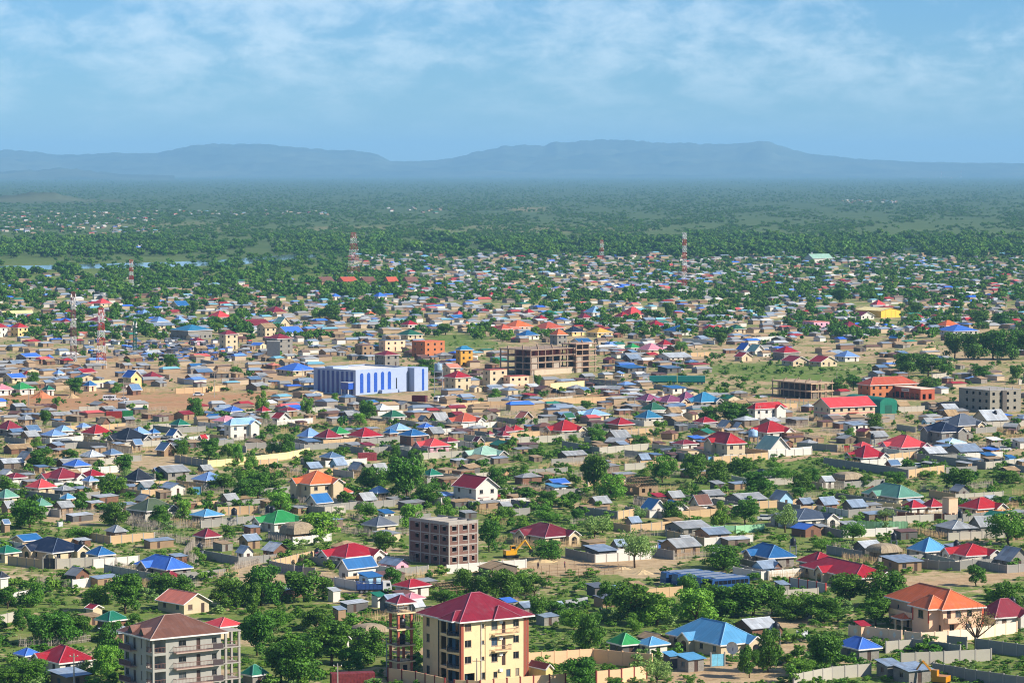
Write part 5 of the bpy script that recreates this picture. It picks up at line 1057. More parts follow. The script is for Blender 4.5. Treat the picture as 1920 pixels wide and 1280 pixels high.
H = [
 # bottom left
 (18, 82, 1001, 1013, 'blu', 'c', 'gl'), (160, 217, 1024, 1041, 'blu', 'g'), (-14, 40, 1022, 1037, 'grn', 'c'), (195, 241, 984, 998, 'gry', 's'), (293, 343, 1069, 1083, 'mar', 'w'), (120, 172, 1063, 1077, 'gry', 'b', 'gr'),
 (158, 195, 1132, 1140, 'crim', 'c', 'gr'), (177, 242, 1145, 1164, 'grn', 'b'), (380, 458, 1157, 1175, 'cor', 'c'), (25, 78, 1214, 1229, 'roy', 'g'), (88, 173, 1250, 1269, 'bgy', 'm', 's'), (450, 505, 1236, 1266, 'grn', 'g'),
 (361, 416, 990, 1007, 'mar', 'm'), (444, 492, 1001, 1012, 'bgy', 'm', 'gl'), (440, 478, 1021, 1035, 'lgy', 'w', 'gr'), (355, 421, 954, 968, 'sky', 'g'), (-12, 18, 1069, 1083, 'blk', 'w'), (0, 20, 972, 981, 'sla', 'm', 'gl'),
 # bottom middle
 (524, 590, 974, 1000, 'th', 'm', 't'), (677, 747, 967, 986, 'dgy', 'c'), (488, 546, 1016, 1031, 'lgy', 'b', 'gr'), (735, 811, 1085, 1101, 'crim', 'w'), (745, 799, 1111, 1123, 'pink', 'g'), (706, 770, 1113, 1129, 'bgy', 'g', 'gl'), (764, 799, 1122, 1136, 'lgy', 'g', 'gl'),
 (693, 728, 1110, 1118, 'grn', 'w', 's'), (612, 641, 1101, 1108, 'lgy', 'w', 's'), (622, 651, 1136, 1143, 'bgy', 'm', 's'), (655, 728, 1168, 1186, 'th', 'm', 't'), (611, 659, 1179, 1197, 'blu', 'w', 'gr'), (668, 720, 1072, 1082, 'blu', 'lb', 's'), (935, 972, 1115, 1129, 'roy', 'g', 's'), (965, 1000, 1127, 1137, 'bgy', 'g', 'gl'),
 (1241, 1336, 976, 990, 'gry', 'g', 'gl'), (1298, 1373, 988, 1001, 'bgy', 'm', 'gl'), (1233, 1318, 1008, 1025, 'gry', 'm', 'gl'), (1092, 1162, 1021, 1033, 'bgy', 'k', 's'), (1143, 1178, 1009, 1022, 'bgy', 'g', 'gl'), (1405, 1466, 1050, 1064, 'bgy', 'lb', 'gl'), (1440, 1468, 1051, 1062, 'bgy', 'b', 'gr'),
 (1096, 1141, 1093, 1101, 'dgy', 'k', 's'), (1146, 1178, 1096, 1105, 'lbl', 'm', 's'), (1178, 1212, 1090, 1098, 'tan', 'b', 's'), (1137, 1206, 1186, 1209, 'bgr', 'k'), (1188, 1258, 1193, 1210, 'sky', 'w'), (1371, 1463, 1158, 1177, 'lgy', 'b', 'gl'), (1240, 1277, 1221, 1230, 'sky', 'k', 's'), (1264, 1326, 1223, 1237, 'sky', 'g', 's'),
 (1440, 1470, 1165, 1180, 'gry', 'b', 'gr'), (962, 1012, 1128, 1138, 'bgy', 'g', 'gl'), (1030, 1060, 1127, 1135, 'bgy', 'g', 'gl'),
 # bottom right
 (1570, 1622, 977, 986, 'gry', 'm', 's'), (1689, 1738, 937, 952, 'crim', 'w'), (1727, 1772, 931, 950, 'crim', 'pe'), (1795, 1886, 932, 954, 'red', 'c'), (1750, 1834, 975, 992, 'gry', 'g'), (1814, 1871, 967, 985, 'gry', 'g', 'gl'), (1700, 1783, 1007, 1034, 'sky', 'w'), (1595, 1657, 1013, 1025, 'lgy', 'k', 'gl'),
 (1625, 1690, 1018, 1035, 'th', 'm', 't'), (1762, 1878, 1018, 1042, 'red', 'w'), (1864, 1935, 1025, 1049, 'gry', 'g', 'gr'), (1648, 1733, 1038, 1054, 'bgy', 'm', 's'), (1493, 1578, 1034, 1057, 'crim', 'g'), (1450, 1483, 1089, 1096, 'bgy', 'g', 's'), (1600, 1634, 1164, 1173, 'crim', 'pe', 's'), (1638, 1697, 1236, 1248, 'bgy', 'g', 's'), (1668, 1752, 1238, 1258, 'bgy', 'g', 's'),
 (1425, 1452, 1089, 1104, 'sla', 'w', 'gr'), (1268, 1300, 1003, 1010, 'gry', 'g', 'gl'),
 # left middle
 (-10, 44, 788, 805, 'mar', 'g'), (30, 69, 778, 787, 'gry', 'm'), (40, 78, 797, 807, 'sla', 'm', 'gl'), (36, 76, 807, 817, 'gry', 'm', 'gl'), (98, 139, 797, 808, 'lbl', 'w'), (142, 171, 793, 801, 'per', 'w'), (75, 128, 805, 817, 'per', 'g'), (152, 211, 796, 813, 'red', 'c'), (238, 284, 800, 814, 'per', 'w'), (276, 301, 802, 812, 'blu', 'w'), (310, 343, 803, 815, 'blu', 'w', 'gr'),
 (180, 209, 782, 792, 'tan', 'b', 'gr'), (317, 357, 785, 797, 'grn', 'g'), (398, 450, 779, 790, 'pink', 'w'), (415, 459, 761, 771, 'roy', 'm'), (370, 391, 814, 822, 'red', 'm', 'gl'), (290, 331, 829, 842, 'sla', 'm', 'gr'), (243, 269, 823, 832, 'sla', 'g', 'gl'), (147, 198, 843, 857, 'lgy', 'c'), (190, 231, 841, 852, 'sla', 'c'), (30, 69, 846, 858, 'gry', 'b', 'gr'), (117, 171, 861, 874, 'roy', 'g'),
 (72, 160, 877, 898, 'mar', 'w'), (147, 200, 880, 893, 'crim', 'g'), (228, 292, 877, 901, 'blk', 'g'), (153, 186, 892, 902, 'per', 'w'), (5, 52, 886, 896, 'mar', 'w'), (-5, 32, 879, 888, 'lgy', 'w', 'gr'), (47, 107, 897, 915, 'cor', 'c'), (98, 144, 910, 920, 'gry', 'k'), (112, 142, 925, 935, 'sky', 'm'), (-12, 36, 917, 933, 'mgr', 'c'), (0, 33, 938, 950, 'gry', 'm', 'gl'), (55, 99, 933, 949, 'mgr', 'g'), (97, 141, 939, 950, 'gry', 'm', 'gl'),
 (282, 359, 872, 885, 'gry', 'g', 'gl'), (284, 306, 876, 883, 'sla', 'm', 'gl'), (368, 402, 871, 880, 'gry', 'g', 'gl'), (358, 426, 884, 901, 'per', 'g'), (253, 297, 902, 912, 'gry', 'lb', 'gl'), (295, 352, 904, 914, 'bgy', 'w', 'gr'), (250, 292, 926, 937, 'gry', 'm', 'gr'), (410, 450, 925, 936, 'gry', 'm', 'gl'),
 # centre middle
 (478, 509, 761, 771, 'crim', 'm'), (507, 546, 773, 783, 'red', 'w', 'gr'), (522, 561, 763, 770, 'mar', 'm'), (694, 738, 757, 768, 'wht', 'c'), (713, 763, 769, 782, 'dgr', 'w'), (640, 669, 771, 778, 'gry', 'k', 'gl'), (782, 806, 778, 786, 'gry', 'k', 'gr'), (803, 844, 773, 786, 'gry', 'm', 'gl'), (835, 910, 774, 791, 'org', 'w'), (722, 773, 793, 806, 'lbl', 'c'), (780, 817, 793, 802, 'roy', 'g'), (795, 836, 800, 811, 'gry', 'm', 'gl'),
 (556, 606, 802, 819, 'per', 'g'), (610, 658, 799, 813, 'bgr', 'w'), (588, 643, 804, 821, 'mar', 'g'), (650, 719, 801, 819, 'crim', 'w'), (718, 748, 803, 812, 'blu', 'b'), (746, 804, 804, 817, 'blu', 'b', 'h', D(st=2)), (777, 846, 821, 837, 'cor', 'p'), (822, 862, 819, 828, 'mar', 'w'), (558, 602, 819, 828, 'sla', 'g', 's'), (672, 706, 826, 835, 'mar', 'c', 's'), (932, 967, 795, 809, 'mar', 'w'), (910, 927, 807, 814, 'mar', 'w'), (931, 958, 807, 817, 'mar', 'g'), (885, 908, 817, 826, 'mar', 'm', 'gr'),
 (598, 646, 847, 858, 'sla', 'm'), (615, 653, 858, 870, 'bgy', 'lb', 'gl'), (650, 691, 862, 879, 'gry', 'k', 'gr'), (690, 731, 866, 881, 'gry', 'g', 'gl'), (565, 607, 866, 876, 'bgy', 'g', 'gl'), (629, 664, 914, 924, 'org', 'c'), (663, 709, 923, 936, 'gry', 'b', 'gl'), (688, 733, 911, 924, 'lbl', 'm'), (570, 626, 925, 941, 'blu', 'w', 'gl'), (788, 831, 878, 891, 'grn', 'w'), (818, 852, 918, 929, 'per', 'w', 's'), (847, 890, 876, 884, 'tan', 'b', 'f'),
 (706, 742, 953, 962, 'blu', 'w', 's'), (865, 945, 923, 933, 'crim', 'mu', 's', D(fr=.4)),
 # right of centre
 (1190, 1241, 738, 751, 'mau', 'pe'), (1221, 1291, 740, 754, 'mau', 'pe'), (1262, 1311, 734, 750, 'mau', 'pe'), (1284, 1356, 735, 754, 'tea', 'g'), (1200, 1251, 754, 769, 'dgr', 'w'), (1078, 1146, 766, 779, 'lbl', 'c'), (1189, 1243, 769, 784, 'tea', 'w'), (1245, 1281, 763, 772, 'tan', 'c', 'gl'), (1050, 1080, 774, 782, 'dgr', 'm', 'gl'), (965, 1001, 771, 782, 'sal', 'm', 'gr'), (1018, 1101, 787, 808, 'red', 'c'), (1136, 1191, 782, 796, 'crim', 'm', 'h', D(wh=3.6)), (948, 985, 797, 807, 'red', 'w'),
 (1132, 1186, 806, 819, 'gry', 'm', 'gl'), (1298, 1346, 781, 792, 'crim', 'p'), (1342, 1381, 787, 799, 'gry', 'm', 'gr'), (1372, 1398, 791, 800, 'lgy', 'm', 'gr'), (1399, 1492, 789, 811, 'red', 'w'), (1287, 1323, 812, 822, 'roy', 'm', 's'), (1258, 1311, 824, 833, 'mar', 'w'), (1415, 1483, 816, 841, 'pgr', 'w', 'gr'), (1018, 1071, 897, 906, 'roy', 'g', 'gl'), (1020, 1066, 904, 913, 'sky', 'w', 's'), (1218, 1253, 924, 931, 'crim', 'g', 's'), (1243, 1286, 920, 931, 'gry', 'm', 'gl'), (1100, 1149, 930, 942, 'gry', 'm', 'gl'),
 (1200, 1252, 932, 952, 'sky', 'w', 'gr'), (1238, 1292, 938, 953, 'sky', 'w', 'gr'), (1290, 1337, 927, 944, 'bro', 'c', 'gl'), (1303, 1362, 918, 928, 'gry', 'g', 'gl'), (1355, 1442, 924, 937, 'gry', 'g', 'gl'), (1400, 1458, 880, 893, 'nav', 'w'), (1328, 1361, 898, 907, 'gry', 'k', 's'), (1358, 1409, 750, 761, 'tan', 'w', 'gl'), (1170, 1205, 968, 978, 'bgy', 'g', 'gl'), (930, 962, 940, 948, 'gry', 'm', 'gl'), (1190, 1222, 850, 860, 'bgy', 'm', 'gl'), (1268, 1320, 838, 846, 'tan', 'c', 'f'),
 # right
 (1757, 1851, 775, 798, 'dgy', 'c'), (1820, 1892, 768, 787, 'lgy', 'c', 'gl'), (1755, 1813, 821, 831, 'wbl', 'g'), (1718, 1777, 837, 849, 'lgy', 'g', 'gl'), (1770, 1844, 832, 846, 'bgy', 'g', 'gl'), (1583, 1666, 834, 858, 'crim', 'w'), (1598, 1637, 828, 837, 'cor', 'w'), (1658, 1690, 862, 871, 'sla', 'b', 'gl'), (1835, 1870, 845, 854, 'blu', 'm', 's'), (1882, 1906, 850, 858, 'blu', 'lb', 's'), (1490, 1528, 933, 943, 'bgy', 'b', 'gl'), (1525, 1574, 931, 944, 'bgy', 'b', 'gl'), (1575, 1629, 936, 949, 'bgy', 'k', 'gl'),
 (1440, 1491, 919, 935, 'gry', 'lb', 'gr'), (1560, 1618, 884, 898, 'th', 'b', 't'), (1533, 1567, 892, 901, 'lgy', 'w', 'gl'), (1779, 1822, 908, 919, 'gry', 'g', 'gr'), (1620, 1668, 808, 818, 'gry', 'm', 'gl'), (1755, 1800, 757, 767, 'lgy', 'm', 'gl'), (1762, 1800, 768, 778, 'tan', 'm', 'gl'), (1725, 1755, 783, 790, 'gry', 'lb', 'gl'), (1846, 1882, 817, 825, 'wht', 'm', 's'), (1672, 1708, 752, 760, 'tan', 'm', 'gl'), (1578, 1630, 790, 797, 'bgy', 'w', 's'), (1895, 1935, 820, 828, 'gry', 'w', 's'), (1843, 1878, 922, 935, 'lgy', 'w', 's'),
 # town centre
 (515, 597, 680, 695, 'roy', 'c'), (497, 551, 625, 635, 'mar', 'g', 'h', D(st=3, cat='building')), (513, 572, 612, 624, 'roy', 'w', 'gl'), (409, 448, 619, 627, 'mar', 'c', 'h', D(st=3, cat='building', fr=.35)), (445, 512, 599, 611, 'mar', 'w', 'gl'), (700, 751, 657, 666, 'mar', 'g', 'h', D(st=2, cat='building')), (710, 760, 630, 639, 'dgy', 'pe', 'f', D(st=2, cat='building', fr=.25)), (772, 834, 633, 641, 'ora', 'o', 'f', D(st=3, cat='building', fr=.4)), (852, 889, 648, 656, 'tea', 'mu', 'h', D(st=3, cat='building', fr=.3)),
 (830, 886, 695, 708, 'crim', 'c', 'h', D(st=2)), (828, 866, 682, 689, 'sal', 'c', 'gl', D(st=2)), (905, 951, 687, 694, 'org', 'c', 'f', D(st=3, cat='building', fr=.3)), (944, 992, 699, 706, 'org', 'pe', 'f', D(st=2, cat='building', fr=.25)), (925, 962, 607, 617, 'org', 'pe'), (940, 1003, 600, 613, 'ora', 'pe'), (995, 1062, 603, 616, 'org', 'pe'), (965, 1013, 619, 629, 'blu', 'w'), (1029, 1066, 616, 628, 'ora', 'g', 'h', D(st=2)), (1055, 1098, 612, 622, 'nav', 'y'), (1097, 1151, 614, 624, 'mus', 'y'),
 (1161, 1211, 575, 590, 'cor', 'pe'), (1150, 1185, 584, 594, 'crim', 'g'), (1208, 1250, 600, 611, 'crim', 'w'), (1242, 1303, 609, 621, 'blu', 'w'), (1093, 1136, 574, 586, 'lbl', 'w'), (1008, 1051, 581, 591, 'grn', 'w'), (1193, 1247, 643, 656, 'pink', 'c'), (1228, 1264, 636, 647, 'crim', 'p'), (1169, 1202, 643, 652, 'bgr', 'w'), (1128, 1160, 640, 649, 'per', 'w'), (1068, 1112, 634, 641, 'blu', 'w', 'gl'), (1595, 1641, 584, 592, 'mar', 'w', 'gr'), (1447, 1501, 648, 661, 'crim', 'g', 'h', D(wh=4)), (1463, 1519, 667, 677, 'crim', 'c', 'gr'), (1515, 1572, 667, 678, 'crim', 'c', 'gr'),
 (1563, 1613, 657, 669, 'per', 'w'), (1753, 1836, 608, 621, 'roy', 'w'), (1753, 1802, 600, 611, 'ora', 'y'), (1710, 1746, 604, 618, 'crim', 'g'), (1380, 1415, 642, 654, 'roy', 'w', 'gr'), (1400, 1436, 645, 657, 'pgr', 'w', 'gr'), (1375, 1412, 660, 668, 'red', 'c', 'gr'), (1360, 1400, 608, 617, 'dgr', 'c'), (1315, 1345, 608, 616, 'crim', 'g'), (1000, 1028, 590, 598, 'crim', 'w'), (1078, 1112, 587, 596, 'mar', 'w'), (980, 1003, 577, 586, 'red', 'w'), (1630, 1662, 562, 572, 'cor', 'w'), (1703, 1733, 587, 595, 'red', 'w'), (1570, 1615, 602, 614, 'mar', 'w'),
 (1505, 1555, 597, 604, 'sal', 'p', 'f', D(st=2, cat='building')), (1225, 1300, 661, 670, 'lgy', 'w', 'gl'), (1165, 1205, 664, 672, 'bgy', 'k', 'gl'), (1150, 1215, 681, 690, 'blu', 'k', 's'), (1230, 1280, 682, 690, 'sla', 'k', 's'), (1240, 1290, 720, 728, 'blu', 'w', 's'),
 (172, 211, 559, 569, 'cor', 'c'), (162, 216, 591, 602, 'mar', 'c'), (387, 436, 582, 595, 'cor', 'w'), (427, 492, 599, 610, 'mar', 'w'), (255, 286, 580, 589, 'per', 'c'), (318, 356, 564, 573, 'blu', 'c', 'gl'), (0, 62, 581, 588, 'yel', 'w', 'gl', D(fr=.1)), (278, 318, 593, 603, 'per', 'w'), (322, 352, 592, 602, 'per', 'w'), (318, 400, 608, 620, 'tea', 'g', 'h', D(wh=5)), (355, 385, 632, 639, 'mar', 'p'), (260, 352, 604, 611, 'bgy', 'c', 'gl', D(fr=.15)), (18, 54, 605, 614, 'red', 'y', 'h', D(st=2)), (-14, 16, 606, 614, 'crim', 'w', 'h', D(st=2)), (75, 120, 615, 620, 'tan', 'c', 'f'), (28, 78, 662, 669, 'roy', 'g', 'gl'),
 (82, 102, 664, 671, 'roy', 'g'), (3, 50, 700, 708, 'roy', 'c', 'gl'), (40, 60, 693, 702, 'red', 'w'), (98, 122, 692, 701, 'per', 'w'), (137, 182, 691, 698, 'crim', 'm', 'gl'), (228, 268, 694, 706, 'roy', 'y', 'gr', D(st=2)), (262, 308, 696, 708, 'mar', 'y'), (155, 183, 713, 723, 'blu', 'pe'), (165, 210, 712, 718, 'yel', 'w', 'gl', D(fr=.1)), (16, 66, 717, 730, 'bgr', 'w'), (-20, 26, 720, 731, 'pink', 'w'), (78, 103, 722, 731, 'grn', 'w'), (110, 135, 597, 604, 'mar', 'w'), (235, 267, 720, 730, 'sla', 'b', 'gl'),
 (480, 520, 606, 614, 'tan', 'c', 'gl', D(st=2)), (665, 700, 641, 648, 'bro', 'm', 'f', D(st=2, cat='building')), (870, 880, 600, 606, 'ora', 'c'), (742, 795, 617, 628, 'dgr', 'c'), (750, 786, 600, 609, 'crim', 'w'), (682, 705, 578, 590, 'ora', 'w'), (492, 540, 574, 586, 'mar', 'p'), (512, 545, 594, 605, 'pgr', 'c', 'gr'), (697, 727, 548, 556, 'roy', 'w'), (776, 805, 546, 553, 'crim', 'w'), (912, 930, 546, 553, 'crim', 'w'), (848, 872, 581, 590, 'cor', 'w'), (835, 876, 590, 596, 'blu', 'y', 'gl'), (617, 640, 550, 556, 'roy', 'w'),
]
for r_ in H:
    ex = dict(r_[7]) if len(r_) > 7 else {}
    house(*r_[:6], r_[6] if len(r_) > 6 else 'h', **ex)
for i, (x0, x1) in enumerate(((590, 628), (630, 672), (672, 706), (718, 748), (752, 786))): house(x0, x1, 519, 527, 'org' if i % 2 else 'bro', 'm', 'gl', fr=.35, wh=5, desc='long low rust-brown warehouse', cat='warehouse', name='warehouse', fascia=False)
house(1508, 1562, 476, 484, 'pgr', 'w', 'gl', fr=.3, wh=5, desc='far pale warehouse with light roof', cat='warehouse', name='warehouse')
# peach tower of the walled compound, timber roof frames
r_ = house(1767, 1796, 931, 935, 'tan', 'pe', 'f', st=1, wh=6.0, label='square peach tower between the red roofs behind the brown-panelled wall', cat='tower', name='tower')
def roof_frame(x0, x1, yt, ye, label, walls=None, hw=2.6):
    W = x1 - x0; P = G(x0 + .45 * W, ye, hw); s = FPX / math.hypot(P.x, P.y); Rl, Ll = .55 * W / (s * .82), .45 * W / (s * .574); o = empty('roof_frame' if not walls else 'unfinished_house', (P.x, P.y, 0), R(35)); rise = max(1, zat(yt, P.y + 5) - hw)
    if walls: shell(o, Rl, Ll, 0, hw, [(1, .9, 1.2, 1.2), (Rl * .5, .05, 1, 2)], [(Ll * .4, .9, 1.2, 1.2)], wallmat(walls))
    else:
        for x in (0, Rl / 2, Rl):
            for y in (0, Ll): MB().bar((x, y, 0), (x, y, hw), .14).build('post', WOOD, o)
    n = 7
    for i in range(n + 1):
        x = Rl * i / n; MB().bar((x, -.3, hw), (x, Ll / 2, hw + rise), .13).bar((x, Ll + .3, hw), (x, Ll / 2, hw + rise), .13).build('rafter', WOOD, o)
    for t in (.0, .35, .7): MB().bar((-.3, Ll / 2 * t, hw + rise * t + .08), (Rl + .3, Ll / 2 * t, hw + rise * t + .08), .1).bar((-.3, Ll - Ll / 2 * t, hw + rise * t + .08), (Rl + .3, Ll - Ll / 2 * t, hw + rise * t + .08), .1).build('purlin', WOOD, o)
    MB().bar((0, Ll / 2, hw + rise), (Rl, Ll / 2, hw + rise), .15).build('ridge_beam', WOOD, o); tag(o, label, 'roof frame' if not walls else 'house'); occupy(P.x, P.y + 4, 5)
roof_frame(803, 876, 1090, 1108, 'bare timber roof frame behind the yellow apartment block')
roof_frame(1168, 1236, 895, 913, 'mud-walled house with bare dark timber roof trusses', 'm')

# ------------------------------------------------------------------ walls and fences
GRY = plaster((172, 164, 146), .4); DKG_SHADE = plaster((140, 136, 126), .5); CRM = plaster((226, 200, 142), .25); TANW = plaster((190, 158, 116), .3); LGR = plaster((150, 200, 150), .25); WLT = plaster((206, 200, 186), .3); RPO = plaster((170, 54, 48), .2); BRO = plaster((196, 128, 62), .3)  # the dark grey has the shade of left-facing walls put into its colour
for pts, kd, hh, mt, po in [
 ([(16, 1058), (50, 1062), (80, 1066)], 'P', 2.2, TANW, CONC), ([(104, 1066), (160, 1063), (216, 1061)], 'P', 2.4, GRY, CONC), ([(506, 1068), (530, 1073), (552, 1077)], 'P', 2.3, DKG_SHADE, CONC), ([(506, 1068), (545, 1058), (590, 1048)], 'P', 2.2, TANW, CONC), ([(568, 1080), (590, 1081)], 'P', 2.2, DKG_SHADE, CONC),
 ([(838, 1075), (900, 1070), (986, 1064)], 'P', 2.1, WLT, WLT), ([(1661, 1224), (1710, 1220)], 'P', 2.4, GRY, CONC), ([(1710, 1220), (1760, 1226), (1800, 1232)], 'P', 2.5, DKG_SHADE, CONC), ([(1690, 1246), (1770, 1243), (1858, 1238)], 'P', 2.4, GRY, CONC), ([(1777, 1213), (1812, 1216)], 'P', 2.4, DKG_SHADE, CONC), ([(1830, 1219), (1880, 1226), (1960, 1236)], 'P', 2.5, DKG_SHADE, CONC),
 ([(1488, 1287), (1560, 1273), (1632, 1266)], 'P', 2.4, GRY, CONC), ([(1750, 1265), (1830, 1279), (1960, 1298)], 'P', 2.4, DKG_SHADE, CONC), ([(1481, 1100), (1515, 1106), (1548, 1112)], 'P', 2.3, plaster((190, 176, 164), .3), RPO), ([(1190, 1003), (1300, 1006)], 'S', 1.9, SM, None), ([(1320, 999), (1380, 999), (1432, 996)], 'P', 2.0, LGR, LGR),
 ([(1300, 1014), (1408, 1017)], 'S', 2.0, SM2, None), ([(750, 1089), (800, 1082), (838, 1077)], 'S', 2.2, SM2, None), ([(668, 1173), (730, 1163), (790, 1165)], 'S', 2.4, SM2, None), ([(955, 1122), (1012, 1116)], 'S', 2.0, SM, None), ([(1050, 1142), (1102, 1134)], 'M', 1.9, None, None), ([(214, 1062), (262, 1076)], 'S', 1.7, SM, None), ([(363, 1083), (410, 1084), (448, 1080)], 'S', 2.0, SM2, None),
 ([(288, 1010), (330, 1016), (365, 1024)], 'S', 2.3, SM, None), ([(365, 1024), (345, 1046), (372, 1060)], 'S', 2.3, SM, None), ([(365, 1030), (420, 1022), (476, 1012)], 'S', 2.2, SM, None), ([(238, 982), (268, 987), (298, 993)], 'S', 2.1, SM, None), ([(298, 993), (370, 987), (432, 977)], 'S', 2.1, SM, None), ([(99, 838), (150, 840), (202, 844)], 'P', 2.5, DKG_SHADE, CONC), ([(202, 845), (250, 851)], 'S', 2.0, SM, None),
 ([(328, 866), (360, 871), (390, 876)], 'P', 2.4, DKG_SHADE, CRM), ([(390, 876), (440, 872), (490, 866), (540, 860), (580, 852)], 'P', 2.3, CRM, CRM), ([(262, 927), (310, 928), (362, 927)], 'S', 2.0, SM, None), ([(381, 927), (430, 925), (476, 924)], 'S', 2.0, SM, None), ([(350, 957), (408, 952)], 'P', 2.2, TANW, CONC), ([(408, 965), (450, 963), (485, 962)], 'P', 2.2, TANW, CONC),
 ([(725, 847), (755, 854), (782, 862)], 'P', 2.2, DKG_SHADE, CONC), ([(782, 862), (825, 859), (868, 857)], 'P', 2.2, GRY, CONC), ([(541, 959), (575, 961), (609, 965)], 'P', 2.2, DKG_SHADE, CONC), ([(609, 965), (647, 961)], 'P', 2.2, GRY, CONC), ([(504, 1012), (535, 1015), (562, 1016)], 'P', 2.3, DKG_SHADE, CONC), ([(580, 799), (640, 798), (706, 796)], 'S', 2.0, SM2, None), ([(430, 800), (500, 799), (570, 798)], 'S', 1.9, SM, None),
 ([(960, 833), (1010, 830), (1060, 827)], 'P', 2.4, GRY, CONC), ([(1055, 838), (1090, 845), (1124, 851)], 'P', 2.3, DKG_SHADE, CONC), ([(1124, 851), (1170, 847), (1216, 843)], 'P', 2.3, GRY, CONC), ([(1268, 862), (1300, 866), (1338, 870)], 'P', 2.6, DKG_SHADE, CONC), ([(1338, 870), (1400, 865), (1440, 861)], 'P', 2.4, TANW, CONC), ([(1440, 856), (1521, 849)], 'P', 2.3, WLT, WLT), ([(958, 950), (1012, 957)], 'M', 2.2, tin((84, 96, 110)), None),
 ([(1098, 965), (1130, 969), (1158, 973)], 'P', 2.2, DKG_SHADE, CONC), ([(1158, 973), (1200, 966)], 'P', 2.2, TANW, CONC), ([(1545, 872), (1600, 880), (1660, 888), (1703, 896)], 'P', 2.6, DKG_SHADE, CONC), ([(1703, 896), (1770, 887)], 'P', 2.6, TANW, CONC), ([(1650, 868), (1718, 860)], 'P', 2.6, TANW, CONC), ([(1720, 864), (1780, 871), (1848, 880)], 'P', 2.5, DKG_SHADE, CONC), ([(1848, 880), (1890, 876), (1950, 868)], 'P', 2.4, GRY, CONC),
 ([(1495, 842), (1530, 844), (1570, 847)], 'P', 2.4, DKG_SHADE, CONC), ([(1625, 952), (1660, 955), (1690, 958)], 'P', 2.0, CRM, CRM), ([(1682, 972), (1715, 974), (1750, 975), (1782, 976)], 'P', 1.9, plaster((120, 70, 46), .3), plaster((232, 190, 150), .2)), ([(1830, 972), (1862, 970), (1896, 967)], 'P', 2.0, BRO, plaster((232, 190, 150), .2)),
 ([(662, 752), (740, 760), (826, 770)], 'P', 2.4, DKG_SHADE, DKG_SHADE), ([(826, 770), (900, 763), (960, 762), (1080, 756), (1190, 751)], 'P', 2.3, TANW, TANW), ([(1095, 724), (1170, 735), (1242, 746)], 'P', 2.6, DKG_SHADE, DKG_SHADE), ([(1032, 735), (1095, 730)], 'P', 3.8, CRM, CRM), ([(1078, 716), (1170, 723), (1262, 732), (1312, 739)], 'P', 2.0, DKG_SHADE, TANW), ([(690, 796), (760, 792), (830, 792)], 'S', 1.8, SM2, None), ([(860, 815), (925, 820), (962, 822)], 'S', 1.9, SM, None),
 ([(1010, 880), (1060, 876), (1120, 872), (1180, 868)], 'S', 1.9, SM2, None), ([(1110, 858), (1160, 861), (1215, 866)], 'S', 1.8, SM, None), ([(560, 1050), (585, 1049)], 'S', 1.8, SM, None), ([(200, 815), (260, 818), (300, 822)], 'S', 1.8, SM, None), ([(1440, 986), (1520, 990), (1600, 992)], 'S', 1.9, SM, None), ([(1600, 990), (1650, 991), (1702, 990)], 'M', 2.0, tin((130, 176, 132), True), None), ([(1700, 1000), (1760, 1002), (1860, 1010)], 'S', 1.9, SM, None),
 ([(1560, 1030), (1600, 1034), (1650, 1033)], 'S', 1.9, SM, None), ([(1720, 1063), (1760, 1068), (1800, 1070)], 'P', 2.2, DKG_SHADE, CONC), ([(1790, 1068), (1840, 1060)], 'P', 2.2, GRY, CONC), ([(1725, 920), (1790, 924), (1800, 920), (1862, 912)], 'S', 2.2, SM, None), ([(0, 862), (70, 860), (150, 852)], 'S', 1.8, SM2, None), ([(300, 830), (340, 834), (376, 836)], 'P', 2.2, DKG_SHADE, CONC), ([(20, 1130), (64, 1122)], 'P', 2.2, WLT, CONC), ([(36, 1212), (110, 1210), (170, 1202)], 'S', 2.0, SM, None),
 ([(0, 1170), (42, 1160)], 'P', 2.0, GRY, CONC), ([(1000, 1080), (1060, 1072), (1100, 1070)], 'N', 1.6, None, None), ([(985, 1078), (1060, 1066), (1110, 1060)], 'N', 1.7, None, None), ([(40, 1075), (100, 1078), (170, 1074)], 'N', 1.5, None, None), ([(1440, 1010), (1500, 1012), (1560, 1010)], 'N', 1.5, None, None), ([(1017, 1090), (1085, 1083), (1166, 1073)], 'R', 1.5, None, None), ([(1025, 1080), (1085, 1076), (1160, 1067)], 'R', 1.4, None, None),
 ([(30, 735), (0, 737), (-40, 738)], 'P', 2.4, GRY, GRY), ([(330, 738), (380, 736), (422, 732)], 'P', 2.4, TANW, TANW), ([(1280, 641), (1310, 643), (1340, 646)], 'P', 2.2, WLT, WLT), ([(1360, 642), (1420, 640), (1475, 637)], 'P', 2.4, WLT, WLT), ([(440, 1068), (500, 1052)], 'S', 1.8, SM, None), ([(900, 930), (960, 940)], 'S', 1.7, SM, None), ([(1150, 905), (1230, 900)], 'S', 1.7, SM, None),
]: fence(pts, kd, hh, mt, po, desc={id(TANW): 'tan panel wall', id(CRM): 'cream boundary wall', id(DKG_SHADE): 'shade-coloured grey panel wall with posts', id(WLT): 'whitish panel wall', id(LGR): 'light green boundary wall', id(SM2): 'straw-coloured stick fence'}.get(id(mt)), step=3.0 if pts[0][1] > 900 else 4.0)
COMP = []
refresh()
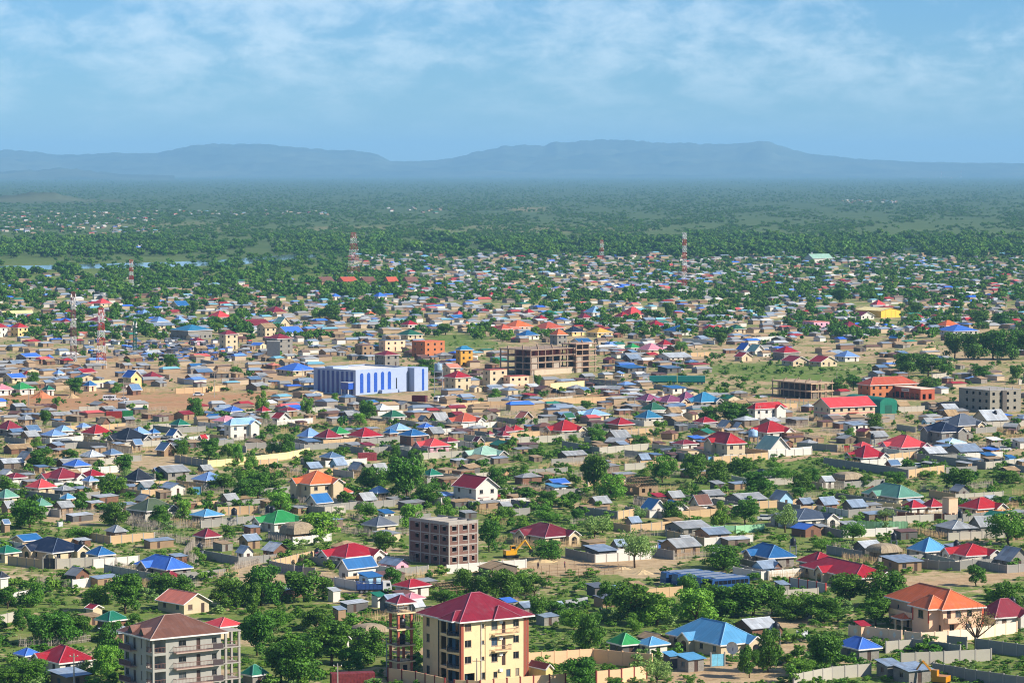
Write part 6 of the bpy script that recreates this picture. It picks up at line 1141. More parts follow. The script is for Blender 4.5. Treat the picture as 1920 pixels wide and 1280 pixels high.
for (P0, rz0, Rl0, Ll0, cx0, cy0) in YARDS:
    if not (745 < cy0 < 1120) or random.random() < .2: continue
    ux0, uy0 = Vector((math.cos(rz0), math.sin(rz0), 0)), Vector((-math.sin(rz0), math.cos(rz0), 0)); m0 = random.uniform(2.2, 5); c0 = P0 - ux0 * m0 - uy0 * m0; m1, m2 = random.uniform(3, 9), random.uniform(3, 9)
    for e0 in (c0 + ux0 * (Rl0 + m0 + m1), c0 + uy0 * (Ll0 + m0 + m2)):
        d0 = e0 - c0; n0 = int(d0.length / 1.5); last = c0; ok = []
        for i in range(n0 + 1):
            p_ = c0 + d0 * (i / n0)
            if any(((p_ - Vector((q_[0], q_[1], 0))).length < q_[2] * .55) for q_ in OCC if abs(q_[0] - p_.x) < 16 and abs(q_[1] - p_.y) < 16): break
            ok.append(p_)
        if len(ok) < 5: continue
        COMP.append((proj(ok[0]), proj(ok[-1]), random.choice('PPPS')))
for (a0, b0, kd) in COMP:
    if kd == 'P': mt = random.choice([TANW, GRY, DKG_SHADE, DKG_SHADE, WLT]); fence([a0, b0], 'P', random.uniform(1.9, 2.2), mt, random.choice([CONC, mt]), desc={id(TANW): 'tan yard wall', id(GRY): 'pale grey yard wall', id(DKG_SHADE): 'dark grey yard wall', id(WLT): 'whitish yard wall'}[id(mt)], step=3.5)
    else: fence([a0, b0], 'S', 1.9, random.choice([SM, SM2]), None)
# gates
def gate(x, y, w, h, rgb, label, ang=35, arch=False):
    P = G(x, y); o = empty('gate', P, R(ang)); g = flat('gate_paint', rgb, .5)
    for i in range(2): MB().box(i * w / 2 + .03, -.04, .08, (i + 1) * w / 2 - .03, .04, h).build('gate_leaf', g, o)
    for x_ in (-.25, w + .05): MB().box(x_, -.18, 0, x_ + .2, .18, h + .4).build('gate_post', CONC, o)
    if arch:
        m = MB(); n = 8
        for i in range(n):
            t0, t1 = math.pi * i / n, math.pi * (i + 1) / n; c0, c1 = (w / 2 - w / 2 * math.cos(t0), h + w * .35 * math.sin(t0)), (w / 2 - w / 2 * math.cos(t1), h + w * .35 * math.sin(t1)); m.bar((c0[0], 0, c0[1]), (c1[0], 0, c1[1]), .2)
        m.build('arch', CONC, o)
    tag(o, label, 'gate', 'gates'); occupy(P.x, P.y, 2)
gate(82, 1066, 3.0, 2.6, (26, 28, 34), 'black metal gate under an arch before the navy-roofed bungalow', 0, True); gate(1334, 1249, 2.6, 2.4, (120, 190, 214), 'pale blue double gate below the big sky blue villa', 18); gate(362, 927, 2.4, 2.3, (120, 186, 224), 'pale blue metal gate in the stick fence on the left', 0); gate(1582, 848, 2.2, 2.3, (150, 34, 36), 'dark red gate left of the crimson roof', 20); gate(553, 1078, 1.9, 2.3, (40, 44, 66), 'dark gate in the wall before the wide crimson house', 5); gate(1234, 1036, 2.0, 2.4, (50, 110, 190), 'bright blue metal door beside the grey tin house', 25); gate(1328, 870, 2.2, 2.4, (110, 176, 214), 'light blue gate before the red-roofed veranda house', 20)

# ------------------------------------------------------------------ vehicles, tanks, poles, masts
vehicle('lorry', 668, 1112, 8, (226, 222, 214), 'blue stake-sided lorry with white cab on the sandy road', 'lorry')
for i in range(5): vehicle('bus', 1243 + 21.5 * i, 1097 + 3.2 * i, 211, (42, 78, 128), ['leftmost', 'second from left', 'third from left', 'fourth from left', 'rightmost'][i] + ' of the five parked blue buses', 'bus', 10.5)
LANDMARKS.append(('row of blue buses', 1320, 1090, None))
vehicle('minibus', 193, 751, 0, (228, 228, 226), 'white minibus parked on the red earth road', 'minibus'); vehicle('pickup', 219, 751, 0, (222, 222, 218), 'white pickup right of the minibus', 'pickup'); vehicle('minibus', 1335, 1043, 0, (224, 224, 222), 'white minivan beside bushes below the grey tin house', 'minibus')
for x, y, an, c, lb in ((1848, 843, 5, (24, 26, 32), 'black car parked behind the grey panel wall'), (1872, 845, 5, (226, 226, 222), 'white car right of the black car'), (1710, 877, 10, (222, 224, 224), 'white car inside the tan-walled yard'), (842, 745, 0, (220, 222, 222), 'white car in the walled yard right of the container'), (862, 746, 5, (214, 214, 210), 'silver car beside the yard tree'), (1206, 730, 5, (224, 224, 222), 'white car on the reddish track'), (1265, 695, 8, (220, 220, 216), 'white car by the low blue sheds'), (1300, 697, 8, (226, 226, 222), 'white car right of the low blue sheds'), (18, 926, 0, (222, 222, 218), 'white car by the pale green house on the left'), (362, 742, 0, (220, 220, 218), 'white car near the tan wall on the red road'), (1420, 975, 0, (224, 224, 220), 'white car beside the slate-roofed bungalow')): vehicle('car', x, y, an, c, lb, 'car')
vehicle('articulated_lorry', 1322, 721, 177, (18, 120, 112), 'long lorry with two green containers and white cab', 'lorry'); vehicle('excavator', 958, 1045, 20, (222, 162, 34), 'yellow excavator by the white panel wall', 'excavator'); vehicle('excavator', 1762, 1284, 150, (196, 130, 30), 'dusty yellow excavator in the bottom right yard', 'excavator')
container(622, 1289, 12, (128, 52, 52), 'long maroon shipping container left of the yellow block', 8.2); container(772, 753, -20, (104, 30, 38), 'dark red container inside the hall yard'); container(199, 784, 12, (150, 44, 36), 'red container beside the green one on the left', 6.1); container(230, 783, 12, (30, 120, 60), 'green container right of the red one', 4.0); container(672, 864, 10, (150, 62, 66), 'faded red container among grey tin roofs', 6.1)
for x, y, st, r_ in ((1487, 1042, 2.6, .75), (1898, 1168, 3.6, .75), (1455, 1208, 2.6, .75), (439, 985, 2.8, .8), (1655, 926, 2.0, .7), (1676, 1032, 2.6, .7), (1793, 1050, 3.0, .75), (1800, 990, 2.8, .7), (1844, 795, 3.6, .75), (1866, 797, 3.6, .75), (1297, 940, .15, .8), (454, 822, 1.6, .8), (1041, 738, .2, 1.3), (1048, 741, .2, 1.3), (595, 1050, 1.0, .8), (152, 1040, 1.6, .7), (375, 1042, 1.2, .7), (1636, 835, 2.2, .7), (290, 1080, 1.4, .8), (1320, 944, 1.2, .8)): tank(x, y, st, r_)
tank(503, 990, 4.2, .8, desc='black water tank on a lattice stand'); tank(511, 992, 4.2, .8, desc='black water tank on a lattice stand'); tank(1412, 846, 5.0, 1.6, 'pale blue square-stand water tank above the green-gabled house', 2.4, flat('tank_blue', (150, 180, 206), .5)); tank(822, 737, 9.5, 1.7, 'grey-blue water tower tank on a tall yellow frame right of the hall', 3.4, flat('tank_grey', (136, 158, 172), .5))
for x, y, yt in ((139, 1300, 1224), (572, 1278, 1207), (633, 1296, 1242), (725, 1268, 1196), (894, 1296, 1232), (54, 760, 727), (1190, 768, 740), (1569, 726, 685), (1747, 725, 685), (567, 722, 690), (1000, 730, 700), (402, 745, 700), (232, 752, 715), (1425, 800, 760)): pole(x, y, yt)
mast(663, 521, 436, 19, 7, 8, 'broad red and white lattice mast rising before the river trees'); mast(1283, 548, 436, 8, 5, 9, 'slim red and white mast right of centre over the treed quarter'); mast(1128, 494, 450, 8, 4, 6, 'small far red and white mast between dark trees'); mast(246, 532, 487, 7, 5, 6, 'short red and white mast in front of the river on the left')
mast(190, 690, 578, 15, 7, 8, 'stout red and white lattice mast above the market'); mast(138, 682, 548, 10, 6, 8, 'tall grey and red lattice mast at far left', (flat('grey_red', (120, 70, 66), .6), flat('grey_white', (206, 204, 198), .6))); mast(253, 660, 602, 6, 4, 5, 'thin dark green lattice mast above the market', (flat('mast_green', (42, 96, 74), .6), flat('mast_green', (42, 96, 74), .6)))
for x, yb, yt in ((1765, 334, 321), (1802, 334, 320)): mast(x, yb, yt, 2, 1, 4, f"{'left' if x < 1780 else 'right'} of two tiny masts on the far right horizon", gear=False)
for i in range(6): vehicle('minibus', 826 + i * 9, 752 - i * .6, 250, (222, 222, 220), ['first', 'second', 'third', 'fourth', 'fifth', 'sixth'][i] + ' from left of the white minibuses parked in the hall yard', 'minibus')
for i in range(5): vehicle('car', 962 + i * 9, 748 - i * .5, 200, (224, 224, 222) if i % 2 else (196, 198, 202), ['first', 'second', 'third', 'fourth', 'fifth'][i] + ' from left of the cars parked by the black tanks', 'car')
def person(x, y, shirt, legs, face, label, stride=.15):
    P = G(x, y); o = empty('person', P, R(face)); skin = flat('skin', (72, 48, 36), .6)
    def grow(name, V, E, rad, mat, parent):
        me = bpy.data.meshes.new(name); me.from_pydata(V, E, []); ob = put(name, me, parent); m1 = ob.modifiers.new('skin', 'SKIN'); m2 = ob.modifiers.new('sub', 'SUBSURF'); m2.levels = m2.render_levels = 1
        for i, r_ in enumerate(rad): me.skin_vertices[0].data[i].radius = (r_, r_)
        me.skin_vertices[0].data[0].use_root = True; me.materials.append(mat); return ob
    t = stride; V = [(0, 0, .95), (0, 0, 1.2), (0, 0, 1.42), (0, 0, 1.54), (0, .02, 1.66), (0, .02, 1.76), (.2, 0, 1.4), (.27, t * .6, 1.12), (.28, t, .86), (-.2, 0, 1.4), (-.27, -t * .6, 1.12), (-.28, -t * .4, .86), (.1, t * .3, .9), (.11, t, .5), (.11, t * .7, .06), (.11, t + .12, .03), (-.1, -t * .3, .9), (-.11, -t * .5, .5), (-.11, -t * 1.4, .08), (-.11, -t * 1.2, .03)]
    E = [(0, 1), (1, 2), (2, 3), (3, 4), (4, 5), (2, 6), (6, 7), (7, 8), (2, 9), (9, 10), (10, 11), (0, 12), (12, 13), (13, 14), (14, 15), (0, 16), (16, 17), (17, 18), (18, 19)]
    grow('body', V, E, [.14, .14, .15, .06, .095, .07, .06, .045, .04, .06, .045, .04, .085, .06, .045, .04, .085, .06, .045, .04], skin, o)
    grow('shirt', V[:3] + [V[6], V[7], V[9], V[10]], [(0, 1), (1, 2), (2, 3), (3, 4), (2, 5), (5, 6)], [.165, .165, .175, .085, .065, .085, .065], flat('shirt', shirt, .9), o); grow('trousers', [V[0], V[12], V[13], V[14], V[16], V[17], V[18]], [(0, 1), (1, 2), (2, 3), (0, 4), (4, 5), (5, 6)], [.16, .105, .08, .065, .105, .08, .065], flat('trousers', legs, .9), o); tag(o, label, 'person', 'people in view')
person(1059, 1064, (150, 60, 90), (60, 60, 90), 60, 'person in a reddish top walking on the sandy lane'); person(1009, 1066, (90, 60, 60), (40, 40, 50), 120, 'person in dark clothes standing by the fence posts'); person(1127, 1150, (226, 224, 220), (70, 70, 80), 10, 'person in a white shirt beside the trees')
person(620, 1099, (60, 90, 150), (50, 46, 44), 80, 'person in a blue shirt on the road left of the lorry')
# hoarding, satellite dish, sand heaps, white sacks, rusty pipes
P = G(501, 676); bb = empty('billboard', P, R(0)); s = FPX / P.y; MB().box(0, -.15, 1.5, 24 / s, .15, 36 / s).build('panel', flat('billboard_grey', (98, 98, 100), .6), bb); MB().box(-.2, -.2, 1.2, 24 / s + .2, .12, 1.5).box(-.2, -.2, 36 / s, 24 / s + .2, .12, 36 / s + .3).build('frame', WHITE, bb)
for x in (.8, 24 / s - .9): MB().box(x, .16, 0, x + .3, .5, 34 / s).build('leg', STEEL, bb)
tag(bb, 'large blank grey billboard standing before the grey maroon-roofed building', 'billboard')
P = G(1374, 1238); ds = empty('satellite_dish', P, R(-25)); m = MB(); n = 14; pr = None
for k_ in range(5):
    r0 = 1.25 * k_ / 4; ring = [(r0 * math.cos(6.283 * i / n), -.35 * (1 - (r0 / 1.25) ** 2) * -1 - .35 + .0, 2.6 + r0 * math.sin(6.283 * i / n)) for i in range(n)]
    if pr:
        for i in range(n): j = (i + 1) % n; m.poly([pr[i], pr[j], ring[j], ring[i]])
    pr = ring
m.build('reflector', WHITE, ds, smooth=True); MB().bar((0, 0, 0), (0, 0, 2.6), .14, n=8).build('post', STEEL, ds); MB().bar((0, -.3, 2.6), (0, -1.3, 2.8), .07).build('feed_arm', STEEL, ds); tag(ds, 'big white satellite dish in front of the big sky blue villa', 'satellite dish')
def heap(x, y, w, h, rgb, label, name='sand_heap', cat='heap'):
    P = G(x, y); s = FPX / P.y; a, hh = w / s / 2, h / s * 1.1; m = MB(); n = 18; rg = random.Random(x); ph = [rg.uniform(.8, 1.15) for _ in range(n)]; pr = None
    for k_ in range(7):
        t = k_ / 6; ring = [(a * (1 - t) * ph[i] * math.cos(6.283 * i / n), a * .8 * (1 - t) * ph[i] * math.sin(6.283 * i / n), hh * (t ** 1.15) * (1 + .08 * math.sin(i * 2.3 + k_)) - .04) for i in range(n)]
        if pr:
            for i in range(n): j = (i + 1) % n; m.poly([pr[i], pr[j], ring[j], ring[i]])
        pr = ring
    tag(m.build(name, plaster(rgb, .3), None, P, smooth=True), label, cat, 'heaps of soil'); occupy(P.x, P.y, a)
heap(78, 746, 46, 13, (186, 112, 70), 'large mound of red earth by the left road'); heap(135, 746, 32, 9, (176, 146, 104), 'tan earth mound beside the red one'); heap(1018, 1052, 60, 9, (206, 176, 126), 'pale sand heap by the excavator'); heap(1205, 1075, 46, 8, (196, 170, 126), 'sand heap near the rail fence'); heap(1168, 1066, 34, 5, (200, 172, 128), 'low sand heap behind the rail fence'); heap(950, 893, 30, 9, (178, 138, 96), 'tan earth mound near the crimson-gabled house'); heap(1636, 917, 30, 7, (120, 74, 56), 'brown brick rubble heap by the thatch frame')
for x, y, w, lb in ((1512, 1160, 19, 'upper white sack cube on the grass patch'), (1502, 1199, 21, 'lower white sack cube on the grass patch'), (110, 987, 12, 'white cube container beside the big dark tree')):
    P = G(x, y); s = FPX / P.y; q = empty('bulk_sack', P, R(30)); a = w / s * .72; MB().box(0, 0, 0, a, a, a * .95).build('sack_body', flat('white_sack', (206, 206, 204), .8, 0, .2, .25), q)
    for (xx, yy) in ((0, 0), (a - .1, 0), (a - .1, a - .1), (0, a - .1)): MB().box(xx, yy, a * .95, xx + .1, yy + .1, a * 1.15).build('corner_loop', WHITE, q)
    tag(q, lb, 'sack', 'white sacks')
P = G(80, 769); q = empty('pipe_stack', P, R(15))
for i in range(3): MB().bar((i * 2.2, 0, 1.0), (i * 2.2 + .6, 5, 1.0), 1.9, n=12).build('pipe', flat('rust_pipe', (84, 48, 40), .8), q)
tag(q, 'three short rusty pipes lying beside the red road', 'pipes')

# ------------------------------------------------------------------ trees by hand
T = """55 992 86 56 d0;215 985 56 46 d1;300 985 45 38 m0;345 972 32 36 y0;235 1150 92 76 d0;180 1145 55 52 m1;62 1135 62 48 m0;14 1140 52 42 d2;330 1118 76 42 d1;428 1138 72 56 d1;472 1165 54 76 d0;42 1182 42 44 d2;76 1208 78 58 d0;112 1206 84 62 d1;152 1202 56 50 d2;206 1245 58 84 d1;198 1268 60 62 y0;60 1285 82 52 d1;16 1290 54 40 d0;250 1180 42 32 d2;428 1012 34 29 d2;147 1012 56 26 m1;372 1050 32 26 m0;300 1112 60 40 d1
600 1010 92 52 y0;722 1038 54 44 d0;735 1108 40 48 d2;490 1135 92 78 d1;570 1128 112 60 d0;612 1116 42 34 d1;520 1180 62 42 m1;482 1228 84 82 d0;592 1182 64 44 d2;560 1284 104 92 d1;622 1246 112 82 d0;690 1246 82 72 d1;527 1278 82 76 d0;772 1224 50 60 m0;870 1124 46 62 d1;906 1124 62 48 d0;946 1124 72 60 d1;830 1140 62 38 d2;917 1034 50 62 d0;860 1150 50 40 d1;655 1262 60 50 d2;590 1235 70 50 d1
1028 1050 66 40 d1;1190 1064 74 76 p0;1115 1014 62 52 p1;1357 1066 86 46 d1;1290 1112 42 40 m1;1138 1145 46 58 d2;1190 1170 112 78 d0;1232 1172 92 68 m0;1304 1168 92 68 y0;1362 1155 102 62 d1;1412 1155 112 64 d0;1188 1183 40 36 m0;1105 1218 62 72 d1;1076 1182 60 46 m1;1010 1168 50 52 d0;970 1108 52 36 m0;1002 1118 62 42 d2;1086 1292 94 62 d0;1232 1290 68 64 p0;1152 1292 42 24 d1;1405 1270 50 62 d2;1040 1160 44 36 d2
1448 1155 62 62 d0;1482 1162 66 42 d1;1592 1134 92 60 d0;1662 1138 94 70 d1;1642 1172 78 52 d0;1545 1164 92 50 d1;1502 1152 82 46 m1;1546 1260 92 76 d0;1500 1268 66 36 m1;1440 1260 54 86 d1;1880 1144 62 52 d0;1830 1098 46 42 d2;1890 1020 86 66 m1;1472 998 60 56 p0;1600 1014 52 38 r0;1540 1034 42 26 m1;1905 1062 50 30 d1;1830 1216 82 80 x0
85 798 29 30 d0;66 842 30 24 m0;76 878 56 38 d1;232 892 50 40 d0;195 918 25 26 d1;216 926 62 42 m0;242 908 46 32 p0;340 854 36 32 d1;392 864 56 44 d0;428 862 36 34 m1;446 872 25 42 y0;420 918 62 30 d1;366 784 37 40 d1;152 948 30 26 d2;15 920 40 30 m0;300 985 45 40 d1;130 870 40 30 d2;470 880 30 40 m0;460 905 50 40 m0;180 915 30 24 d1
490 770 31 38 m0;575 779 29 37 m1;625 758 31 23 m0;690 793 42 44 d0;674 797 31 24 y0;510 852 32 34 m0;536 854 42 42 d1;578 873 23 19 d0;484 935 62 52 d0;458 938 52 42 d1;524 962 56 42 y0;692 914 50 40 d1;722 918 52 44 m1;762 938 92 84 d0;787 930 46 84 c0;772 992 52 50 y0;832 972 46 42 m0;686 974 47 36 m1;646 950 31 32 d2;742 856 24 24 d1;778 862 32 22 d2;945 975 42 28 m1;800 945 60 40 d1;930 915 50 40 d1;980 895 40 26 m0
1115 926 66 76 d0;1147 936 62 50 y0;1205 899 31 24 m0;1242 904 62 52 m1;1300 910 62 62 d0;1342 906 56 46 d1;1386 900 62 44 d0;1422 924 72 44 d1;1397 982 62 46 d0;1352 990 42 56 m0;1200 982 36 38 p0;1262 982 52 46 d1;985 944 41 32 d0;1026 950 46 32 d1;1070 950 31 30 d2;1026 976 62 28 m0;1082 980 36 28 d0;1120 820 46 26 m0;1075 832 21 20 m1;1200 836 42 20 d1;1100 770 30 20 d0;1330 794 42 34 d1;1366 794 70 40 d0;1392 790 50 36 d1;1065 886 20 20 m0;1130 1000 50 30 m1;985 1000 60 34 m0
1640 806 37 33 d1;1590 829 32 29 m0;1796 922 76 46 d0;1502 926 52 42 d0;1520 912 42 36 d1;1625 912 32 22 d2;1875 956 46 28 d0;1715 848 18 14 d1;1602 869 46 20 d1;1470 906 52 32 m1;1680 905 50 22 d1;1740 898 40 18 m1;1890 905 60 24 d1;1450 880 40 24 m0;1860 1130 30 24 m0;1610 985 40 20 m0;1660 975 40 24 p0
320 693 34 30 d0;62 724 29 28 d1;140 741 47 34 d0;219 738 25 23 m0;440 700 20 15 m1;495 790 24 20 m0;928 752 34 26 m0;770 700 22 18 m1;800 698 44 26 d1;1008 726 23 24 d0;1352 650 32 28 d0;1276 660 28 22 m1;930 690 20 14 m0;1600 730 40 26 d0;1570 738 42 30 d1;1680 728 44 18 d0;1740 730 44 22 d1;1700 700 60 40 d1;1740 705 66 42 d0;1770 700 46 32 d1;1790 672 56 50 d0;1826 674 62 52 d1;1862 674 62 56 d0;1896 674 62 58 d1;1930 674 60 60 d0;1840 710 50 26 d1;1905 716 36 32 d0;240 572 32 26 d0;210 562 28 20 m0;620 604 46 34 d0;655 590 34 26 d0;600 600 40 26 m1;560 590 34 28 m0;712 592 28 24 d1;780 596 28 20 d1;750 598 24 18 m0;1030 604 24 20 d1;1170 630 34 20 d0;1210 636 26 22 d1;1255 600 30 34 d0;1105 620 24 18 d1;910 626 36 24 d0;950 640 24 16 m0;1575 570 40 30 d0;1720 594 32 28 d0;1835 614 50 34 d0;1880 612 46 26 d1;1540 610 20 22 m1;1620 612 26 16 m0;835 628 40 22 d0;330 616 24 18 d1;365 590 20 26 d0;455 598 28 16 d1"""
for line in T.replace('\n', ';').split(';'):
    x, y, w, h, v = line.split(); v = 'm1' if v == 'r0' else v; tree(float(x), float(y), float(w), float(h), v, 'nearly bare pale-trunked tree before the orange-tiled villa' if v == 'x0' else None)
for x, y in ((135, 1006), (150, 1010), (168, 1008), (185, 1004), (110, 1002), (505, 930), (470, 942), (440, 940), (550, 885), (570, 888), (590, 884), (420, 905), (490, 905)): tree(x, y, 20, 20, 'b0')

# ------------------------------------------------------------------ the crowded quarters: shacks one by one, then far masses
refresh()
def in_keep(x, y, pad=0): return any(a - pad < x < b + pad and c < y < d for a, b, c, d in KEEP)
OPEN = [(1310, 1640, 676, 718), (790, 935, 625, 662), (0, 480, 738, 768), (660, 830, 742, 760), (960, 1200, 1040, 1090), (1180, 1440, 1225, 1290), (1440, 1560, 1140, 1250), (460, 660, 1070, 1112), (1000, 1110, 815, 860), (1440, 1720, 850, 900), (240, 400, 850, 880), (1780, 1920, 620, 690), (1240, 1460, 700, 745)]
def in_open(x, y): return any(a < x < b and c < y < d for a, b, c, d in OPEN)
SHW = ['m', 'm', 'b', 'g', 'k', 's', 's', 'b', 'c']; nsh = 0; tries = 0
def shack(x, y, rc, wc, kind, w, l, hh):
    P = G(x, y); a = random.uniform(48, 62) if random.random() < .8 else random.uniform(20, 40); o = empty('shack', P, R(90 - a)); wm, rm = wallmat(wc), roofmat(rc)
    shell(o, w, l, 0, hh, [(w * .35, .03, .9, 1.8)], [], wm); put('door', door_mesh(.9, 1.8, DOORM), o, (w * .35, .1, .03))
    if kind == 's': shed_roof(o, w, l, hh, .5, rm, 'x', .3)
    elif kind == 'h': hip(o, -.35, -.35, w + .35, l + .35, hh, .18 * min(w, l) + .3, rm, False)
    else: gable(o, w, l, hh, .15 * min(w, l) + .25, rm, wm, 'x' if kind == 'gl' else 'y', .3)
    later(o, f"small {COLOURS[rc][1]}-roofed shack with {WALLS[wc][1]} walls", 'shack', x, y - 8, 'small shacks of the town'); occupy(P.x, P.y, .6 * max(w, l)); return o
ZN = [((0, 1920), (600, 800), 250), ((0, 1920), (800, 900), 40), ((0, 1920), (900, 1260), 10)]
for (xa, xb), (ya, yb), cnt in ZN:
    k_ = 0; tr = 0
    while k_ < cnt and tr < 9000:
        tr += 1; x, y = random.uniform(xa, xb), random.uniform(ya, yb)
        if x > 1300 and y < 740 and random.random() < .35: continue
        if in_keep(x, y) or in_open(x, y): continue
        w, l = random.uniform(3.5, 8), random.uniform(3.5, 6.5); P = G(x, y)
        if not free(P, .55 * max(w, l)): continue
        rc = random.choices(['gry', 'lgy', 'bgy', 'tan', 'bro', 'sla', 'blu', 'roy', 'red', 'mar', 'grn', 'per', 'sal'], [28, 12, 10, 24, 7, 4, 2, 2, 2, 3, 2, 2, 2])[0]
        shack(x, y, rc, random.choice(SHW), random.choice(['gl', 'gl', 'gr', 's', 'h']), w, l, random.uniform(1.8, 2.3)); k_ += 1
        if k_ % 10 == 0: refresh()
    refresh()
# lean-to sheds beside the houses
HOMES = [o_ for o_ in list(COL.objects) if o_.type == 'EMPTY' and o_.name.split('.')[0] in ('house', 'shack') and 640 < proj(o_.location)[1] < 1180 and 0 < proj(o_.location)[0] < 1920]
def shed(P, ang, w, l, h, rc, wc):
    o = empty('shed', P, ang); wm = wallmat(wc); shell(o, w, l, 0, h, [(w * .3, .03, .8, min(1.6, h - .15))], [], wm); put('door', door_mesh(.8, min(1.6, h - .15), DOORM), o, (w * .3, .1, .03)); shed_roof(o, w, l, h + .02, .35, roofmat(rc), 'x', .25)
    MB().poly([(0, l, h), (w, l, h), (w, l, h + .3), (0, l, h + .3)]).build('upper_wall', wm, o); x, y = proj(P); later(o, f"low {COLOURS[rc][1]}-roofed shed with {WALLS[wc][1]} walls", 'shed', x, y, 'sheds in the yards'); occupy(P.x, P.y, .5 * max(w, l))
k_ = 0
for _ in range(2600):
    if k_ >= 290: break
    h_ = random.choice(HOMES); an = h_.rotation_euler.z + random.choice((0, math.pi / 2, 0)); d = random.uniform(6, 17); t = random.uniform(0, 6.283); P = Vector((h_.location.x + d * math.cos(t), h_.location.y + d * math.sin(t), 0)); x, y = proj(P)
    if in_keep(x, y, 4) or in_open(x, y) or not free(P, 1.3): continue
    shed(P, h_.rotation_euler.z, random.uniform(3, 7.5), random.uniform(2.4, 4), random.uniform(1.6, 2.1), random.choices(['gry', 'lgy', 'bgy', 'tan', 'bro', 'sla', 'dgy'], [24, 8, 10, 22, 12, 5, 6])[0], random.choice(['m', 'b', 's', 'k', 'g', 'm'])); k_ += 1; refresh()
# stick fences and low walls between the plots
for i in range(210):
    for _ in range(70):
        x, y = random.uniform(0, 1920), random.triangular(650, 1000, 760)
        if in_keep(x, y, 6) or in_open(x, y): continue
        right = random.random() < .5; L = random.uniform(30, 70) * (y - 400) / 400; x2, y2 = (x + L, y - L * random.uniform(.03, .1)) if right else (x + L * .8, y + L * random.uniform(.08, .18))
        if in_keep(x2, y2, 6) or in_open(x2, y2) or not all(free(G(x + (x2 - x) * t, y + (y2 - y) * t), .6) for t in (0, .25, .5, .75, 1)): continue
        kd = random.choice('SSSP'); fence([(x, y), (x2, y2)], kd, random.uniform(1.6, 2.1) if kd == 'S' else 2.1, random.choice([SM, SM2]) if kd == 'S' else random.choice([TANW, DKG_SHADE, GRY]), None, step=4.0); refresh(); break
# remaining and far houses: one mass
cm = NT('painted_far_houses'); at = cm.n('ShaderNodeAttribute', attribute_name='paint'); cm.l(at.outputs['Color'], cm.b.inputs['Base Color']); cm.b.inputs['Roughness'].default_value = .6
V, F, CC = [], [], []
FAR_R = [((150, 150, 146), 24), ((168, 170, 168), 7), ((132, 146, 160), 13), ((160, 132, 96), 18), ((120, 100, 84), 8), ((58, 112, 214), 3), ((106, 148, 214), 3), ((160, 40, 44), 4), ((214, 90, 84), 2), ((44, 120, 96), 3), ((214, 212, 204), 4), ((110, 80, 64), 5), ((120, 176, 190), 4)]
FAR_W = [(176, 156, 126), (150, 126, 98), (132, 122, 110), (200, 192, 178), (126, 94, 70), (164, 140, 106)]
def far_house(x, y, w, l, h, a, rise):
    P = G(x, y); c, s_ = math.cos(a), math.sin(a); i = len(V); q = lambda u, v, z: (P.x + u * c - v * s_, P.y + u * s_ + v * c, z); o = .4
    V.extend([q(0, 0, 0), q(w, 0, 0), q(w, l, 0), q(0, l, 0), q(0, 0, h), q(w, 0, h), q(w, l, h), q(0, l, h), q(-o, -o, h - .1), q(w + o, -o, h - .1), q(w + o, l + o, h - .1), q(-o, l + o, h - .1), q(-o * .5 + w * .12, l / 2, h + rise), q(w * .88 + o * .5, l / 2, h + rise)])
    wc = lin(random.choice(FAR_W)); rc = lin(random.choices([r[0] for r in FAR_R], [r[1] for r in FAR_R])[0]); jit = random.uniform(.8, 1.12)
    for f in ((0, 1, 5, 4), (1, 2, 6, 5), (2, 3, 7, 6), (3, 0, 4, 7)): F.append(tuple(i + k for k in f)); CC.append(wc)
    for f in ((8, 9, 13, 12), (10, 11, 12, 13), (9, 10, 13), (11, 8, 12)): F.append(tuple(i + k for k in f)); CC.append(tuple(v * jit for v in rc))
FZ = [((-150, 2070), (600, 800), 520), ((-200, 2100), (540, 625), 1400), ((650, 2200), (476, 550), 1700), ((-200, 700), (515, 545), 160), ((0, 300), (398, 440), 130), ((100, 300), (462, 470), 30), ((720, 830), (390, 402), 16), ((1580, 1680), (376, 381), 26), ((1690, 1790), (331, 335), 18), ((1900, 2100), (455, 470), 20), ((150, 620), (396, 404), 50)]
for (xa, xb), (ya, yb), cnt in FZ:
    k_ = tr = 0
    while k_ < cnt and tr < cnt * 8:
        tr += 1; x, y = random.uniform(xa, xb), random.uniform(ya, yb)
        if y > 590 and (in_keep(x, y) or in_open(x, y)): continue
        w, l = random.uniform(4, 10), random.uniform(4, 7)
        if 150 < x < 480 and 640 < y < 676: continue
        if y > 560 and not free(G(x, y), .45 * max(w, l)): continue
        far_house(x, y, w, l, random.uniform(1.8, 2.6), R(random.uniform(20, 50)), random.uniform(.4, 1.1)); k_ += 1
me = bpy.data.meshes.new('distant_houses'); me.from_pydata(V, [], F); me.update(); at = me.attributes.new('paint', 'FLOAT_COLOR', 'FACE'); at.data.foreach_set('color', np.array([(*c, 1) for c in CC], dtype=np.float32).ravel()); me.materials.append(cm.m)
tag(put('distant_houses', me), 'mass of small tin-roofed houses filling the far quarters of the town', 'houses', None, 'stuff')

